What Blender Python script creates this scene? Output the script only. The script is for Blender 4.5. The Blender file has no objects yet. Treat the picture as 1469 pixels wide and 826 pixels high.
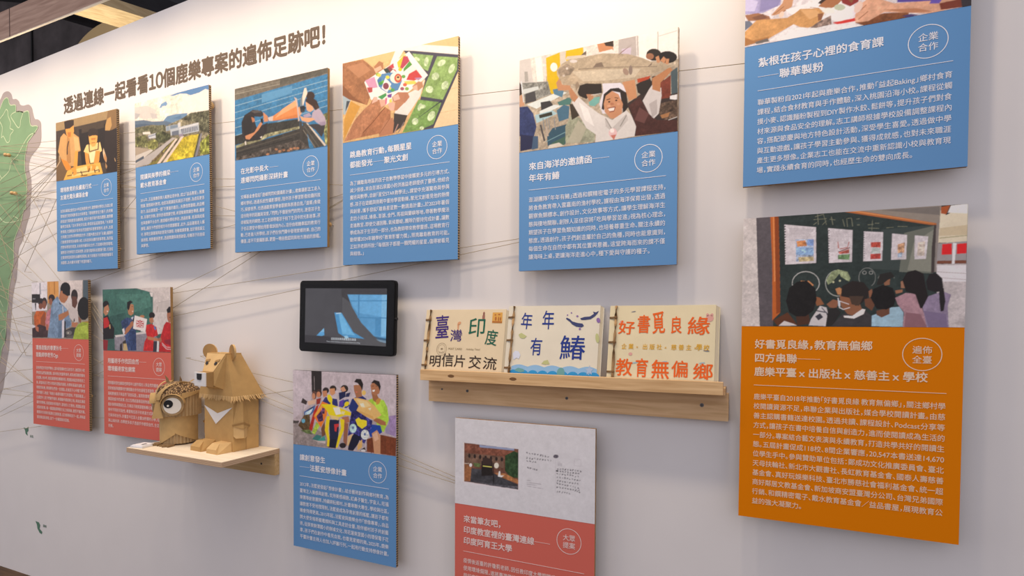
import bpy, bmesh, math, random
import numpy as np
from mathutils import Vector, Matrix
random.seed(7)
S = bpy.context.scene
COL = S.collection
R = math.radians
# ------------------------------------------------------------------ camera
F_PX, PPX, PPY = 800.0, 734.5, 489.0
YAW, PITCH, ROLL = 0.419907633, -0.0235859794, 0.00619778415
CAM = np.array([0.0, -1.45737, 1.18566])
def basis():
    cy, sy, cp, sp = math.cos(YAW), math.sin(YAW), math.cos(PITCH), math.sin(PITCH)
    f = np.array([-sy*cp, cy*cp, sp]); r = np.array([cy, sy, 0.0]); u = np.cross(r, f)
    cr, sr = math.cos(ROLL), math.sin(ROLL)
    return r*cr+u*sr, u*cr-r*sr, f
CR, CU, CF = basis()
cd = bpy.data.cameras.new('camera'); cam = bpy.data.objects.new('camera', cd); COL.objects.link(cam)
cd.sensor_fit = 'HORIZONTAL'; cd.sensor_width = 36.0; cd.lens = F_PX/1469*36.0
cd.shift_x = 0.0; cd.shift_y = (PPY-413.0)/1469
cd.clip_start = 0.05; cd.clip_end = 60
M = Matrix(((CR[0], CU[0], -CF[0], CAM[0]), (CR[1], CU[1], -CF[1], CAM[1]), (CR[2], CU[2], -CF[2], CAM[2]), (0, 0, 0, 1)))
cam.matrix_world = M
S.camera = cam
def at(px, py, y=0.0):
    """point of the photograph's pixel on the vertical plane at distance y from the display wall's face"""
    d = CF + (px-PPX)/F_PX*CR - (py-PPY)/F_PX*CU
    return CAM + d*((y-CAM[1])/d[1])
# ------------------------------------------------------------------ light, world, exposure
S.view_settings.view_transform = 'Standard'; S.view_settings.look = 'None'
S.view_settings.exposure = 0.0; S.view_settings.gamma = 1.0; S.view_settings.use_curve_mapping = False
AMB, SPOT_W, BACK_W = 0.80, 42.0, 22.0
w = bpy.data.worlds.new('world'); S.world = w; w.use_nodes = True
bgn = w.node_tree.nodes['Background']; bgn.inputs[0].default_value = (0.945, 0.905, 0.985, 1); bgn.inputs[1].default_value = AMB
def lamp(name, kind, loc, energy, col, **kw):
    l = bpy.data.lights.new(name, kind); l.energy = energy; l.color = col
    for k, v in kw.items(): setattr(l, k, v)
    o = bpy.data.objects.new(name, l); COL.objects.link(o); o.location = loc
    return o
for i in range(10):        # a row of small warm spots close to the wall, just above the frame
    x = -4.2+0.45*i
    o = lamp('track_spot', 'SPOT', (x, -0.50, 2.53), SPOT_W*(0.40, 0.40, 0.38, 0.40, 0.42, 0.42, 0.42, 0.40, 0.52, 0.52)[i], (1.0, 0.80, 0.59), spot_size=R(118), spot_blend=1.0, shadow_soft_size=0.05)
    o.rotation_euler = Vector((0.0, 0.48, -0.98)).to_track_quat('-Z', 'Y').to_euler()
lamp('backstage_lamp', 'POINT', (-3.5, 0.5, 2.3), BACK_W, (1.0, 0.88, 0.72), shadow_soft_size=0.05)
# ------------------------------------------------------------------ helpers
def lin(h):
    v = [int(h[i:i+2], 16)/255 for i in (0, 2, 4)]
    return tuple(c/12.92 if c <= 0.04045 else ((c+0.055)/1.055)**2.4 for c in v)
MATS = {}
def mat(name, col, rough=0.6, spec=0.3, noise=0.0, nscale=40.0, bump=0.0, emit=None, metal=0.0, stretch=None, coat=0.0):
    if name in MATS: return MATS[name]
    m = bpy.data.materials.new(name); m.use_nodes = True; nt = m.node_tree; b = nt.nodes['Principled BSDF']
    if isinstance(col, str): col = lin(col)
    b.inputs['Base Color'].default_value = (*col, 1); b.inputs['Roughness'].default_value = rough
    b.inputs['Specular IOR Level'].default_value = spec; b.inputs['Metallic'].default_value = metal
    b.inputs['Coat Weight'].default_value = coat
    if noise or bump:
        tc = nt.nodes.new('ShaderNodeTexCoord'); mp = nt.nodes.new('ShaderNodeMapping'); nz = nt.nodes.new('ShaderNodeTexNoise')
        nt.links.new(tc.outputs['Object'], mp.inputs[0]); nt.links.new(mp.outputs[0], nz.inputs['Vector'])
        if stretch: mp.inputs['Scale'].default_value = stretch
        nz.inputs['Scale'].default_value = nscale; nz.inputs['Detail'].default_value = 6
        if noise:
            rp = nt.nodes.new('ShaderNodeValToRGB')
            rp.color_ramp.elements[0].position = 0.3; rp.color_ramp.elements[1].position = 0.7
            rp.color_ramp.elements[0].color = (*[c*(1-noise) for c in col], 1); rp.color_ramp.elements[1].color = (*[min(1, c*(1+noise)) for c in col], 1)
            nt.links.new(nz.outputs['Fac'], rp.inputs[0]); nt.links.new(rp.outputs[0], b.inputs['Base Color'])
        if bump:
            bp = nt.nodes.new('ShaderNodeBump'); bp.inputs['Strength'].default_value = bump; bp.inputs['Distance'].default_value = 0.002
            nt.links.new(nz.outputs['Fac'], bp.inputs['Height']); nt.links.new(bp.outputs[0], b.inputs['Normal'])
    if emit:
        b.inputs['Emission Color'].default_value = (*emit[0], 1); b.inputs['Emission Strength'].default_value = emit[1]
    MATS[name] = m
    return m
def vcol(name, rough=0.55, spec=0.25, emit=0.0):
    if name in MATS: return MATS[name]
    m = bpy.data.materials.new(name); m.use_nodes = True; nt = m.node_tree; b = nt.nodes['Principled BSDF']
    a = nt.nodes.new('ShaderNodeVertexColor'); a.layer_name = 'Col'
    nt.links.new(a.outputs[0], b.inputs['Base Color']); b.inputs['Roughness'].default_value = rough; b.inputs['Specular IOR Level'].default_value = spec
    if emit:
        nt.links.new(a.outputs[0], b.inputs['Emission Color']); b.inputs['Emission Strength'].default_value = emit
        b.inputs['Base Color'].default_value = (0, 0, 0, 1); nt.links.remove(b.inputs['Base Color'].links[0])
    MATS[name] = m
    return m
def wood(name, c0, c1, axis=0, scale=9.0, rough=0.6):
    if name in MATS: return MATS[name]
    m = bpy.data.materials.new(name); m.use_nodes = True; nt = m.node_tree; b = nt.nodes['Principled BSDF']
    tc = nt.nodes.new('ShaderNodeTexCoord'); mp = nt.nodes.new('ShaderNodeMapping'); nz = nt.nodes.new('ShaderNodeTexNoise'); rp = nt.nodes.new('ShaderNodeValToRGB')
    sc = [14.0, 14.0, 14.0]; sc[axis] = 0.9; mp.inputs['Scale'].default_value = sc
    nt.links.new(tc.outputs['Object'], mp.inputs[0]); nt.links.new(mp.outputs[0], nz.inputs['Vector'])
    nz.inputs['Scale'].default_value = scale; nz.inputs['Detail'].default_value = 7; nz.inputs['Distortion'].default_value = 0.6
    e = rp.color_ramp.elements; e[0].position = 0.32; e[0].color = (*lin(c0), 1); e[1].position = 0.68; e[1].color = (*lin(c1), 1)
    nt.links.new(nz.outputs['Fac'], rp.inputs[0]); nt.links.new(rp.outputs[0], b.inputs['Base Color'])
    b.inputs['Roughness'].default_value = rough; b.inputs['Specular IOR Level'].default_value = 0.25
    MATS[name] = m
    return m
def flute(name, c0, c1, axis, freq, kind='WAVE'):
    """cut corrugated board: dark cells between paper walls"""
    if name in MATS: return MATS[name]
    m = bpy.data.materials.new(name); m.use_nodes = True; nt = m.node_tree; b = nt.nodes['Principled BSDF']
    tc = nt.nodes.new('ShaderNodeTexCoord'); rp = nt.nodes.new('ShaderNodeValToRGB')
    if kind == 'WAVE':
        t = nt.nodes.new('ShaderNodeTexWave'); t.bands_direction = axis; t.inputs['Scale'].default_value = freq
        t.inputs['Distortion'].default_value = 1.5; t.inputs['Detail'].default_value = 1; fac = t.outputs['Fac']
        p = (0.35, 0.6)
    else:
        t = nt.nodes.new('ShaderNodeTexVoronoi'); t.inputs['Scale'].default_value = freq; t.feature = 'DISTANCE_TO_EDGE'; fac = t.outputs['Distance']
        p = (0.08, 0.2)
    nt.links.new(tc.outputs['Object'], t.inputs['Vector'])
    e = rp.color_ramp.elements; e[0].position = p[0]; e[1].position = p[1]; e[0].color = (*lin(c0), 1); e[1].color = (*lin(c1), 1)
    nt.links.new(fac, rp.inputs[0]); nt.links.new(rp.outputs[0], b.inputs['Base Color']); b.inputs['Roughness'].default_value = 0.85
    MATS[name] = m
    return m
def link(name, me, parent=None, mats=()):
    o = bpy.data.objects.new(name, me); COL.objects.link(o)
    for m in mats: me.materials.append(m)
    if parent: o.parent = parent
    return o
def mesh(name, V, Fc, m, parent=None, smooth=False, mi=None):
    me = bpy.data.meshes.new(name); me.from_pydata([tuple(map(float, v)) for v in V], [], Fc)
    ms = m if isinstance(m, (list, tuple)) else [m]
    for x in ms: me.materials.append(x)
    if mi is not None: me.polygons.foreach_set('material_index', mi)
    if smooth: me.polygons.foreach_set('use_smooth', [True]*len(me.polygons))
    me.update()
    o = bpy.data.objects.new(name, me); COL.objects.link(o)
    if parent: o.parent = parent
    return o
def tag(o, label, cat, group=None, kind=None):
    if label: o['label'] = label
    if cat: o['category'] = cat
    if group: o['group'] = group
    if kind: o['kind'] = kind
    return o
def thing(name, label, cat, loc=(0, 0, 0), rot=(0, 0, 0), group=None):
    o = bpy.data.objects.new(name, None); COL.objects.link(o); o.empty_display_size = 0.05
    o.location = [float(v) for v in loc]; o.rotation_euler = rot
    return tag(o, label, cat, group)
class B:
    """collects shapes for one mesh"""
    def __init__(s): s.V = []; s.F = []; s.mi = []
    def add(s, V, Fc, mi=0):
        k = len(s.V); s.V += [tuple(map(float, v)) for v in V]; s.F += [tuple(i+k for i in f) for f in Fc]; s.mi += [mi]*len(Fc)
    def box(s, x0, x1, y0, y1, z0, z1, mi=0, bev=0.0):
        if bev:
            bm = bmesh.new(); bmesh.ops.create_cube(bm, size=1)
            for v in bm.verts: v.co = Vector(((x0+x1)/2+v.co.x*(x1-x0), (y0+y1)/2+v.co.y*(y1-y0), (z0+z1)/2+v.co.z*(z1-z0)))
            bmesh.ops.bevel(bm, geom=list(bm.edges), offset=bev, segments=2, affect='EDGES', profile=0.5)
            bm.verts.index_update(); s.add([v.co[:] for v in bm.verts], [[v.index for v in f.verts] for f in bm.faces], mi); bm.free(); return
        s.add([(x0, y0, z0), (x1, y0, z0), (x1, y1, z0), (x0, y1, z0), (x0, y0, z1), (x1, y0, z1), (x1, y1, z1), (x0, y1, z1)],
              [(0, 3, 2, 1), (4, 5, 6, 7), (0, 1, 5, 4), (1, 2, 6, 5), (2, 3, 7, 6), (3, 0, 4, 7)], mi)
    def hexa(s, P, mi=0):
        """8 corners: bottom 4 ccw then top 4 ccw"""
        s.add(P, [(0, 3, 2, 1), (4, 5, 6, 7), (0, 1, 5, 4), (1, 2, 6, 5), (2, 3, 7, 6), (3, 0, 4, 7)], mi)
    def prism(s, poly, d, mi=0, side=None):
        """polygon (list of 3d points) extruded by vector d"""
        n = len(poly); P = [np.array(p, float) for p in poly]; Q = [p+np.array(d, float) for p in P]
        s.add(P+Q, [tuple(range(n))], mi); k = len(s.V)-2*n
        s.F.append(tuple(k+n+i for i in reversed(range(n)))); s.mi.append(mi)
        for i in range(n):
            j = (i+1) % n; s.F.append((k+i, k+n+i, k+n+j, k+j)); s.mi.append(mi if side is None else side)
    def tube(s, pts, r, n=6, mi=0, cap=True):
        P = [np.array(p, float) for p in pts]; rings = []
        for i, p in enumerate(P):
            t = P[min(i+1, len(P)-1)]-P[max(i-1, 0)]; t /= np.linalg.norm(t)+1e-12
            a = np.cross(t, [0, 0, 1.0]); 
            if np.linalg.norm(a) < 1e-3: a = np.cross(t, [0, 1.0, 0])
            a /= np.linalg.norm(a); b = np.cross(t, a); rr = r[i] if isinstance(r, (list, tuple)) else r
            rings.append([p+rr*(math.cos(2*math.pi*k/n)*a+math.sin(2*math.pi*k/n)*b) for k in range(n)])
        V = [v for q in rings for v in q]; Fc = []
        for i in range(len(P)-1):
            for k in range(n): Fc.append((i*n+k, i*n+(k+1) % n, (i+1)*n+(k+1) % n, (i+1)*n+k))
        if cap: Fc += [tuple(reversed(range(n))), tuple((len(P)-1)*n+k for k in range(n))]
        s.add(V, Fc, mi)
    def ball(s, c, r, seg=14, ring=8, mi=0):
        rx, ry, rz = (r, r, r) if not isinstance(r, (list, tuple)) else r
        V = [(c[0], c[1], c[2]+rz)]; Fc = []
        for i in range(1, ring):
            a = math.pi*i/ring
            V += [(c[0]+rx*math.sin(a)*math.cos(2*math.pi*k/seg), c[1]+ry*math.sin(a)*math.sin(2*math.pi*k/seg), c[2]+rz*math.cos(a)) for k in range(seg)]
        V.append((c[0], c[1], c[2]-rz)); L = len(V)-1
        for k in range(seg):
            Fc.append((0, 1+k, 1+(k+1) % seg)); Fc.append((L, L-seg+(k+1) % seg, L-seg+k))
            for i in range(ring-2): Fc.append((1+i*seg+k, 1+(i+1)*seg+k, 1+(i+1)*seg+(k+1) % seg, 1+i*seg+(k+1) % seg))
        s.add(V, Fc, mi)
    def build(s, name, m, parent=None, smooth=False): return mesh(name, s.V, s.F, m, parent, smooth, s.mi)
# ---- writing: every line becomes flat lettering on the local XZ plane
_tc = bpy.data.curves.new('type', 'FONT'); _to = bpy.data.objects.new('type', _tc); COL.objects.link(_to)
_cache = {}
def glyphs(text, bold=0.0):
    k = (text, bold)
    if bold:      # heavier strokes: the same outlines printed again a hair to each side
        V, Fc = glyphs(text); n = len(V); VV = []; FF = []
        for i, (dx, dz) in enumerate(((-1, 0), (1, 0), (0, 1), (0, -1), (0.7, 0.7), (-0.7, -0.7))):
            VV.append(V+np.array([dx*bold, dz*bold, i])); FF += [tuple(j+i*n for j in f) for f in Fc]
        return np.concatenate(VV), FF
    if k not in _cache:
        _tc.body = text
        dg = bpy.context.evaluated_depsgraph_get(); dg.update()
        me = bpy.data.meshes.new_from_object(_to.evaluated_get(dg))
        V = np.zeros(len(me.vertices)*3); me.vertices.foreach_get('co', V)
        _cache[k] = (V.reshape(-1, 3).copy(), [tuple(p.vertices) for p in me.polygons]); bpy.data.meshes.remove(me)
    return _cache[k]
HALF = '，。、：；」'
def layout(text, bold=0.0):
    """characters set one by one, punctuation squeezed to half width as in the photograph"""
    V, Fc, x, k = [], [], 0.0, 0
    run = ''
    def put(t, x0):
        v, f = glyphs(t, bold); n = sum(len(q) for q in V)
        if len(v):
            q = v.copy(); q[:, 0] += x0; V.append(q); Fc.extend(tuple(i+n for i in g) for g in f); return v[:, 0].max()
        return 0.25
    for ch in text+'\0':
        if ch != '\0' and ord(ch) < 0x2000:
            run += ch; continue
        if run:
            lead = len(run)-len(run.lstrip()); core = run.strip()
            x += 0.22*lead
            if core: x += put(core, x)+0.05
            x += 0.22*(len(run.rstrip()) < len(run) and bool(core)); run = ''
        if ch == '\0': break
        if ch == '「': put(ch, x-0.5); x += 0.5
        elif ch in HALF: put(ch, x); x += 0.5
        else: put(ch, x); x += 1.0
    return (np.concatenate(V) if V else np.zeros((0, 3))), Fc
def line(b, text, x, z, em, width=None, bold=0.0, y=-0.0005, mi=0):
    """one line of lettering with its left end at x and baseline z; width stretches it to a column"""
    V, Fc = layout(text, bold)
    if not len(V): return
    sx = em
    if width: sx = width/max(V[:, 0].max(), 1e-6)
    b.add([(x+v[0]*sx, y-v[2]*3e-5, z+v[1]*em) for v in V], Fc, mi)
def spaced(b, items, bold=0.0, y=-0.0005, mi=0):
    """single characters: (char, x, z, em_x, em_z, rotation)"""
    for ch, x, z, ex, ez, rot in items:
        V, Fc = glyphs(ch, bold); c, s_ = math.cos(R(rot)), math.sin(R(rot))
        P = []
        for v in V:
            u, t = (v[0]-0.5)*ex, (v[1]-0.36)*ez
            P.append((x+u*c-t*s_, y-v[2]*3e-5, z+u*s_+t*c))
        b.add(P, Fc, mi)
# ---- prints: a fine grid of points whose colours are drawn from coloured outlines
def smooth_noise(h, w_, cell, rng):
    a = rng.standard_normal((h//cell+2, w_//cell+2)); yy = np.linspace(0, a.shape[0]-1.001, h); xx = np.linspace(0, a.shape[1]-1.001, w_)
    i, j = yy.astype(int), xx.astype(int); fy, fx = (yy-i)[:, None], (xx-j)[None]
    return (a[i][:, j]*(1-fy)*(1-fx)+a[i+1][:, j]*fy*(1-fx)+a[i][:, j+1]*(1-fy)*fx+a[i+1][:, j+1]*fy*fx)
def blur(img):
    for ax in (0, 1):
        a = np.pad(img, [(1, 1) if k == ax else (0, 0) for k in range(3)], mode='edge')
        n = img.shape[ax]; img = (np.take(a, range(0, n), ax)+2*np.take(a, range(1, n+1), ax)+np.take(a, range(2, n+2), ax))/4
    return img
def raster(text, nx, ny, gain, seed, extra=2):
    rng = np.random.default_rng(seed); H, W = ny*2, nx*2
    img = np.zeros((H, W, 3)); X = (np.arange(W)+0.5)/W*1000; Y = (np.arange(H)+0.5)/H*1000
    for ln in text.strip().split('\n'):
        q = ln.split(); c = np.array(lin(q[0])); n = int(q[1]); P = np.array(list(map(float, q[2:]))).reshape(-1, 2)
        i0, i1 = np.searchsorted(Y, [P[:, 1].min(), P[:, 1].max()]); j0, j1 = np.searchsorted(X, [P[:, 0].min(), P[:, 0].max()])
        if i1 <= i0 or j1 <= j0: continue
        yy, xx = Y[i0:i1][:, None], X[j0:j1][None]; m = np.zeros((i1-i0, j1-j0), bool)
        for k in range(len(P)):
            (x0, y0), (x1, y1) = P[k], P[(k+1) % len(P)]
            if y0 == y1: continue
            m ^= ((y0 > yy) != (y1 > yy)) & (xx < (x1-x0)*(yy-y0)/(y1-y0)+x0)
        col = np.broadcast_to(c, (i1-i0, j1-j0, 3))
        n += extra
        if n:
            t = smooth_noise(i1-i0, j1-j0, 3, rng)*0.6+smooth_noise(i1-i0, j1-j0, 9, rng)*0.7+smooth_noise(i1-i0, j1-j0, 28, rng)*0.6
            col = col*np.exp(t*n*0.032)[..., None]
        img[i0:i1, j0:j1][m] = col[m]
    img = blur(blur(img)); img = img.reshape(ny, 2, nx, 2, 3).mean((1, 3))
    return np.clip(img*gain, 0, 0.9)
def print_grid(name, img, x0, z0, w_, h_, m, parent, y=-0.0004):
    """a flat print: top-left corner (x0, z0), w_ wide and h_ high"""
    ny, nx = img.shape[:2]; xs = x0+w_*np.linspace(0, 1, nx); zs = z0-h_*np.linspace(0, 1, ny)
    V = np.zeros((ny, nx, 3)); V[..., 0] = xs[None]; V[..., 1] = y; V[..., 2] = zs[:, None]
    i, j = np.meshgrid(np.arange(ny-1), np.arange(nx-1), indexing='ij'); a = (i*nx+j).ravel()
    Fc = np.stack([a+nx, a+nx+1, a+1, a], 1)
    me = bpy.data.meshes.new(name); me.vertices.add(ny*nx); me.vertices.foreach_set('co', V.ravel())
    me.loops.add(Fc.size); me.polygons.add(len(Fc)); me.loops.foreach_set('vertex_index', Fc.ravel().astype(np.int32))
    me.polygons.foreach_set('loop_start', np.arange(0, Fc.size, 4, dtype=np.int32)); me.update(calc_edges=True)
    at_ = me.color_attributes.new('Col', 'FLOAT_COLOR', 'POINT'); at_.data.foreach_set('color', np.concatenate([img, np.ones((ny, nx, 1))], 2).ravel())
    me.materials.append(m); o = bpy.data.objects.new(name, me); COL.objects.link(o)
    if parent: o.parent = parent
    return o
PHOTOS = {
 'B1': '''4a3f36 3 -50 -50 1050 -50 1050 1050 -50 1050
a58a62 0 -18 -8 1011 -1 1010 136 -20 143
8a6c48 0 863 8 1026 10 1024 322 906 319 823 308 839 157
c2985f 0 854 130 907 111 924 246 891 323 815 307 824 223
352c28 0 800 303 906 327 995 300 1005 1007 841 979 782 751 792 472
2e2724 0 395 198 824 200 797 816 438 814
4c4034 0 443 161 801 164 801 257 442 272
7b6040 0 -9 834 45 547 128 629 209 872 125 1005 -11 999
d7a466 0 140 207 198 268 305 243 394 326 424 556 335 571 325 794 177 768 94 639 37 497 81 260
c08a50 0 198 268 239 309 260 718 194 739 179 508
e6b878 0 305 291 381 331 408 537 327 553
e8a14e 0 166 131 306 106 314 212 280 302 223 306 182 232
c47a3a 0 199 203 265 210 256 289 214 288
3c3028 0 147 13 217 5 312 19 311 107 240 148 158 142
3a302c 0 214 351 188 459 204 466 230 358
3a302c 0 188 461 187 575 204 578 205 464
e79238 0 86 621 194 690 259 799 242 861 176 833 127 727
eea94a 0 330 538 379 547 365 802 300 798
e99f4a 0 488 568 543 579 565 774 596 858 525 862 502 730
ffd48a 0 520 480 738 477 768 623 722 646 659 791 581 792 554 629 472 581
ffe9b4 0 563 631 660 587 659 775 581 776
e99f4a 0 668 604 737 617 721 786 674 872 635 786
f0ae5a 0 553 328 701 344 692 452 661 524 614 530 568 458
c98240 0 592 384 677 394 661 422 599 417
9a5a2c 0 599 469 662 474 661 464 598 459
3a2f29 0 709 307 701 331 678 347 646 351 610 343 577 325 555 299 547 271 555 247 578 231 611 227 647 235 679 254 701 279
3a2f29 0 547 295 709 314 701 367 639 343 561 353
3b2d25 0 552 455 559 599 574 601 568 457
3b2d25 0 707 470 699 594 714 598 723 474
3b2d25 0 569 608 701 594 697 578 564 592
f2b955 0 193 852 357 800 736 805 780 992 125 1001
ffd98a 0 275 850 502 826 705 862 719 943 274 964
f2a345 0 259 815 341 797 356 929 299 952
f2a345 0 525 830 580 824 588 920 533 911
f2a345 0 612 814 674 841 658 916 595 921
4a3020 0 193 941 276 939 273 924 191 926
4a3020 0 357 920 565 923 563 909 355 905
4a3020 0 421 979 533 981 531 967 419 964
4a3020 0 644 937 721 926 718 912 640 922
4a3020 0 558 866 541 926 555 932 571 872
4a3020 0 290 919 299 889 284 883 276 914
4a3020 0 636 899 651 964 664 963 649 897
4a3020 0 414 893 446 978 459 975 428 890
4a3020 0 713 918 712 957 726 960 726 920
332a25 0 719 1013 713 1019 696 1022 671 1021 643 1016 618 1009 601 1000 595 993 601 987 618 984 643 985 671 990 696 997 713 1005
e9c9a0 0 791 581 843 762 835 823 797 754 780 657
c98f58 0 805 662 843 762 827 821 797 754
bb8f60 0 819 820 849 887 834 931 819 882
d8b890 0 55 566 63 666 75 668 67 568
d8b890 0 64 663 3 751 14 759 74 671
cfa878 0 958 777 972 834 981 833 966 776''',
 'B2': '''f3ead9 4 -50 -50 1050 -50 1050 1050 -50 1050
5d86b5 0 602 4 999 -4 998 87 945 57 878 83 768 91 713 52 630 28 544 36 487 19
f7efe2 0 878 83 958 53 998 80 996 361 766 331 683 341 657 83 768 99
7c9fc4 0 351 166 377 109 443 87 464 133 428 171
e8e2d8 0 457 178 453 186 443 190 428 189 412 185 397 178 387 168 384 159 388 151 398 148 412 148 429 152 443 160 453 169
d8d0c8 0 -8 62 176 79 295 175 309 292 128 279 -10 177
bab6b6 0 -9 144 83 185 36 247 -11 243
c9c2bf 0 220 204 309 244 323 312 249 301
6f8fae 0 396 379 455 314 584 315 724 336 710 426 583 449
5f7f9f 0 541 368 640 346 654 412
66778a 0 -8 269 128 287 248 342 440 382 540 439 439 485 -9 376
56667a 0 4 330 127 344 248 390 127 393 3 371
77705a 16 -9 376 248 390 439 454 640 401 766 347 875 360 1002 363 1009 1037 -4 992 -4 494
5d5c48 18 640 408 766 347 1002 366 1006 700 872 622 873 514
6b6a50 14 -3 395 218 399 425 434 438 533 216 513 -4 461
e9e0d2 0 110 471 217 488 224 531 118 506
cfd0d4 0 186 538 306 526 320 602 200 591
8d94a2 0 193 548 306 542 306 558 193 569
aab2bb 0 436 461 540 462 625 476 624 531 438 533
d6d4d2 0 597 453 632 446 632 525 603 526
93a0ad 0 446 471 482 472 482 536 445 532
7f8f9f 0 497 468 597 477 596 516 496 515
bcc2c8 0 496 531 625 515 867 509 872 637 666 635 502 613
6f7684 0 517 560 610 559 609 630 517 616
6d7482 0 638 550 853 555 859 619 652 624
c9ccd0 0 663 551 662 619 669 620 670 553
c9ccd0 0 685 551 685 618 692 620 692 553
c9ccd0 0 708 551 707 618 714 620 715 553
c9ccd0 0 730 551 729 618 736 620 737 553
c9ccd0 0 752 551 751 618 758 619 759 553
c9ccd0 0 774 551 773 618 780 619 781 552
c9ccd0 0 796 551 795 617 802 619 803 552
c9ccd0 0 818 551 817 617 824 619 825 552
c9ccd0 0 840 551 839 617 846 619 847 552
dddcdc 0 617 529 867 512 867 536 617 553
9a8fa0 0 609 622 666 619 665 659 616 658
4f5238 16 291 531 394 523 495 595 495 659 393 699 304 663
85854c 18 169 633 275 616 334 670 318 747 243 780 183 734
6d6d46 18 1 528 156 515 185 636 168 714 0 661
bdb5b0 0 -4 992 4 927 288 789 524 649 566 667 436 757 196 982
d8cfc4 0 6 811 228 760 258 783 28 932 -1 943
b3a28e 0 0 677 228 757 6 811
5c6470 0 5 886 121 836 128 878 4 927
9a8f48 12 180 995 332 880 538 684 580 694 420 818 300 1003
7c6a48 14 226 939 391 828 405 855 286 951
e8d4c0 0 300 1006 566 675 595 682 345 1009
e8d4c0 0 382 1003 594 729 637 660 679 662 433 997
c2ad32 10 433 997 665 682 763 666 865 679 843 816 801 994
d8c53c 10 564 849 734 761 760 892 648 962
cfba3a 8 679 685 858 684 837 784 706 754
57563c 14 794 992 872 668 906 676 849 988
8a8790 0 814 997 892 673 910 677 845 990
8c9040 22 884 795 999 714 1010 991 883 980''',
 'B3': '''3c79a4 4 -50 -50 1050 -50 1050 1050 -50 1050
6f685c 5 -5 -2 1004 -6 1004 79 2 161
a09a8c 0 3 80 998 73 997 67 1 73
8d877a 0 3 54 766 36 765 32 2 49
57544c 4 509 -32 998 0 998 70 509 98
a4c0cc 0 3 241 1005 160 1003 154 1 235
a4c0cc 0 2 334 1005 229 1004 224 1 328
a4c0cc 0 2 427 1005 291 1004 286 1 421
a4c0cc 0 2 546 1005 407 1004 402 1 540
a4c0cc 0 2 657 1005 485 1004 479 0 651
5a92ba 0 309 158 639 134 639 230 309 274
3a3a36 6 1 654 115 644 363 567 716 584 716 680 363 732 143 768 1 781
8a8768 14 15 793 129 765 377 702 716 680 716 712 377 751 295 783 15 827
3f3c38 5 15 827 295 783 716 712 779 647 816 987 15 997
5c564c 0 16 882 717 764 715 756 14 873
2c2a28 0 16 908 640 828 638 818 14 898
57504a 16 15 963 510 877 716 855 829 990 15 1000
a87858 10 528 970 526 976 521 980 514 982 505 980 498 976 493 970 491 963 493 957 498 953 505 951 514 953 521 957 526 963
a87858 10 567 962 565 968 560 972 553 973 545 972 537 967 532 961 531 954 532 948 537 944 545 943 553 945 560 949 565 955
a87858 10 645 961 643 967 638 971 631 972 623 971 615 967 610 960 609 954 610 948 615 944 623 942 631 944 638 948 643 954
a87858 10 683 961 681 967 676 971 669 972 661 970 654 966 649 960 647 953 649 948 654 944 661 942 669 944 676 948 681 954
a87858 10 715 967 713 973 708 977 701 978 693 977 686 973 681 967 679 960 681 954 686 950 693 949 701 950 708 954 713 960
a87858 10 619 980 617 986 612 990 605 991 597 990 590 986 585 980 583 973 585 967 590 963 597 962 605 963 612 967 617 973
a87858 10 489 938 487 944 482 948 474 949 466 948 458 943 453 937 451 931 453 925 458 920 466 919 474 921 482 925 487 931
a87858 10 395 985 393 991 388 995 381 997 372 995 365 991 360 985 358 978 360 972 365 968 372 966 381 968 388 972 393 978
45423e 0 716 616 741 622 747 894 722 865
4a4844 4 741 638 785 648 981 989 866 997
d8ccbc 0 781 647 806 669 987 983 969 990
8a8478 0 751 738 876 994 881 990 756 735
6e685e 0 764 693 913 993 917 990 768 690
74764e 18 939 590 1011 561 1012 1011 975 957 963 814
3f3d40 0 804 684 878 685 975 723 963 814 939 871 878 764
b4a5b4 0 847 537 890 484 926 517 975 630 987 710 939 723 890 672 841 598
9a8aa0 0 914 678 975 677 981 725 933 721
a89ab0 0 753 546 816 529 841 582 766 580
dba47c 0 716 544 766 580 841 598 878 630 804 652 741 614
d9a27a 0 697 436 716 425 741 511 716 552
dba680 0 778 377 840 441 865 494 828 524 791 491
3c2c26 0 778 346 828 327 890 390 920 492 877 513 853 459 816 419 781 378
3a2c28 0 872 326 868 350 856 366 838 372 818 367 800 352 788 329 783 303 788 279 800 263 818 257 838 262 856 278 868 301
4a3a34 0 877 434 920 492 890 503
3a3c40 0 716 425 766 422 772 503 728 508
2c2e32 0 781 457 778 467 771 474 759 477 747 474 736 466 728 455 726 443 728 433 736 426 747 424 759 427 770 435 778 445
e8d2c0 0 734 350 766 200 784 197 797 272 772 344 753 427
7c8488 0 728 317 747 306 747 417 722 427
d88a52 0 430 484 690 323 709 567 417 543
e8a878 0 536 412 690 323 700 405 457 515
c97a44 0 457 539 709 519 709 567 430 546
cdbcb4 0 377 488 437 478 430 546 393 538
c8b4ac 0 658 283 690 315 718 609 703 613 684 369
332f30 3 80 485 115 392 213 341 309 381 336 445 295 460 227 436 234 520 254 592 377 554 363 682 295 767 143 768 87 672
2c292a 0 87 486 171 406 227 436 206 547 185 676 115 678
55504e 0 185 351 268 359 309 397 227 394
c98a62 0 325 401 377 471 383 539 336 536
b87a56 0 192 436 227 461 234 504 206 514
c98a62 0 122 680 227 652 275 563 309 513 316 564 275 630 171 740 129 723
202226 0 295 485 323 483 325 558 302 536
d8cfc8 0 115 762 129 748 136 800 122 806
e0d8d0 0 288 732 316 721 309 753''',
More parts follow.
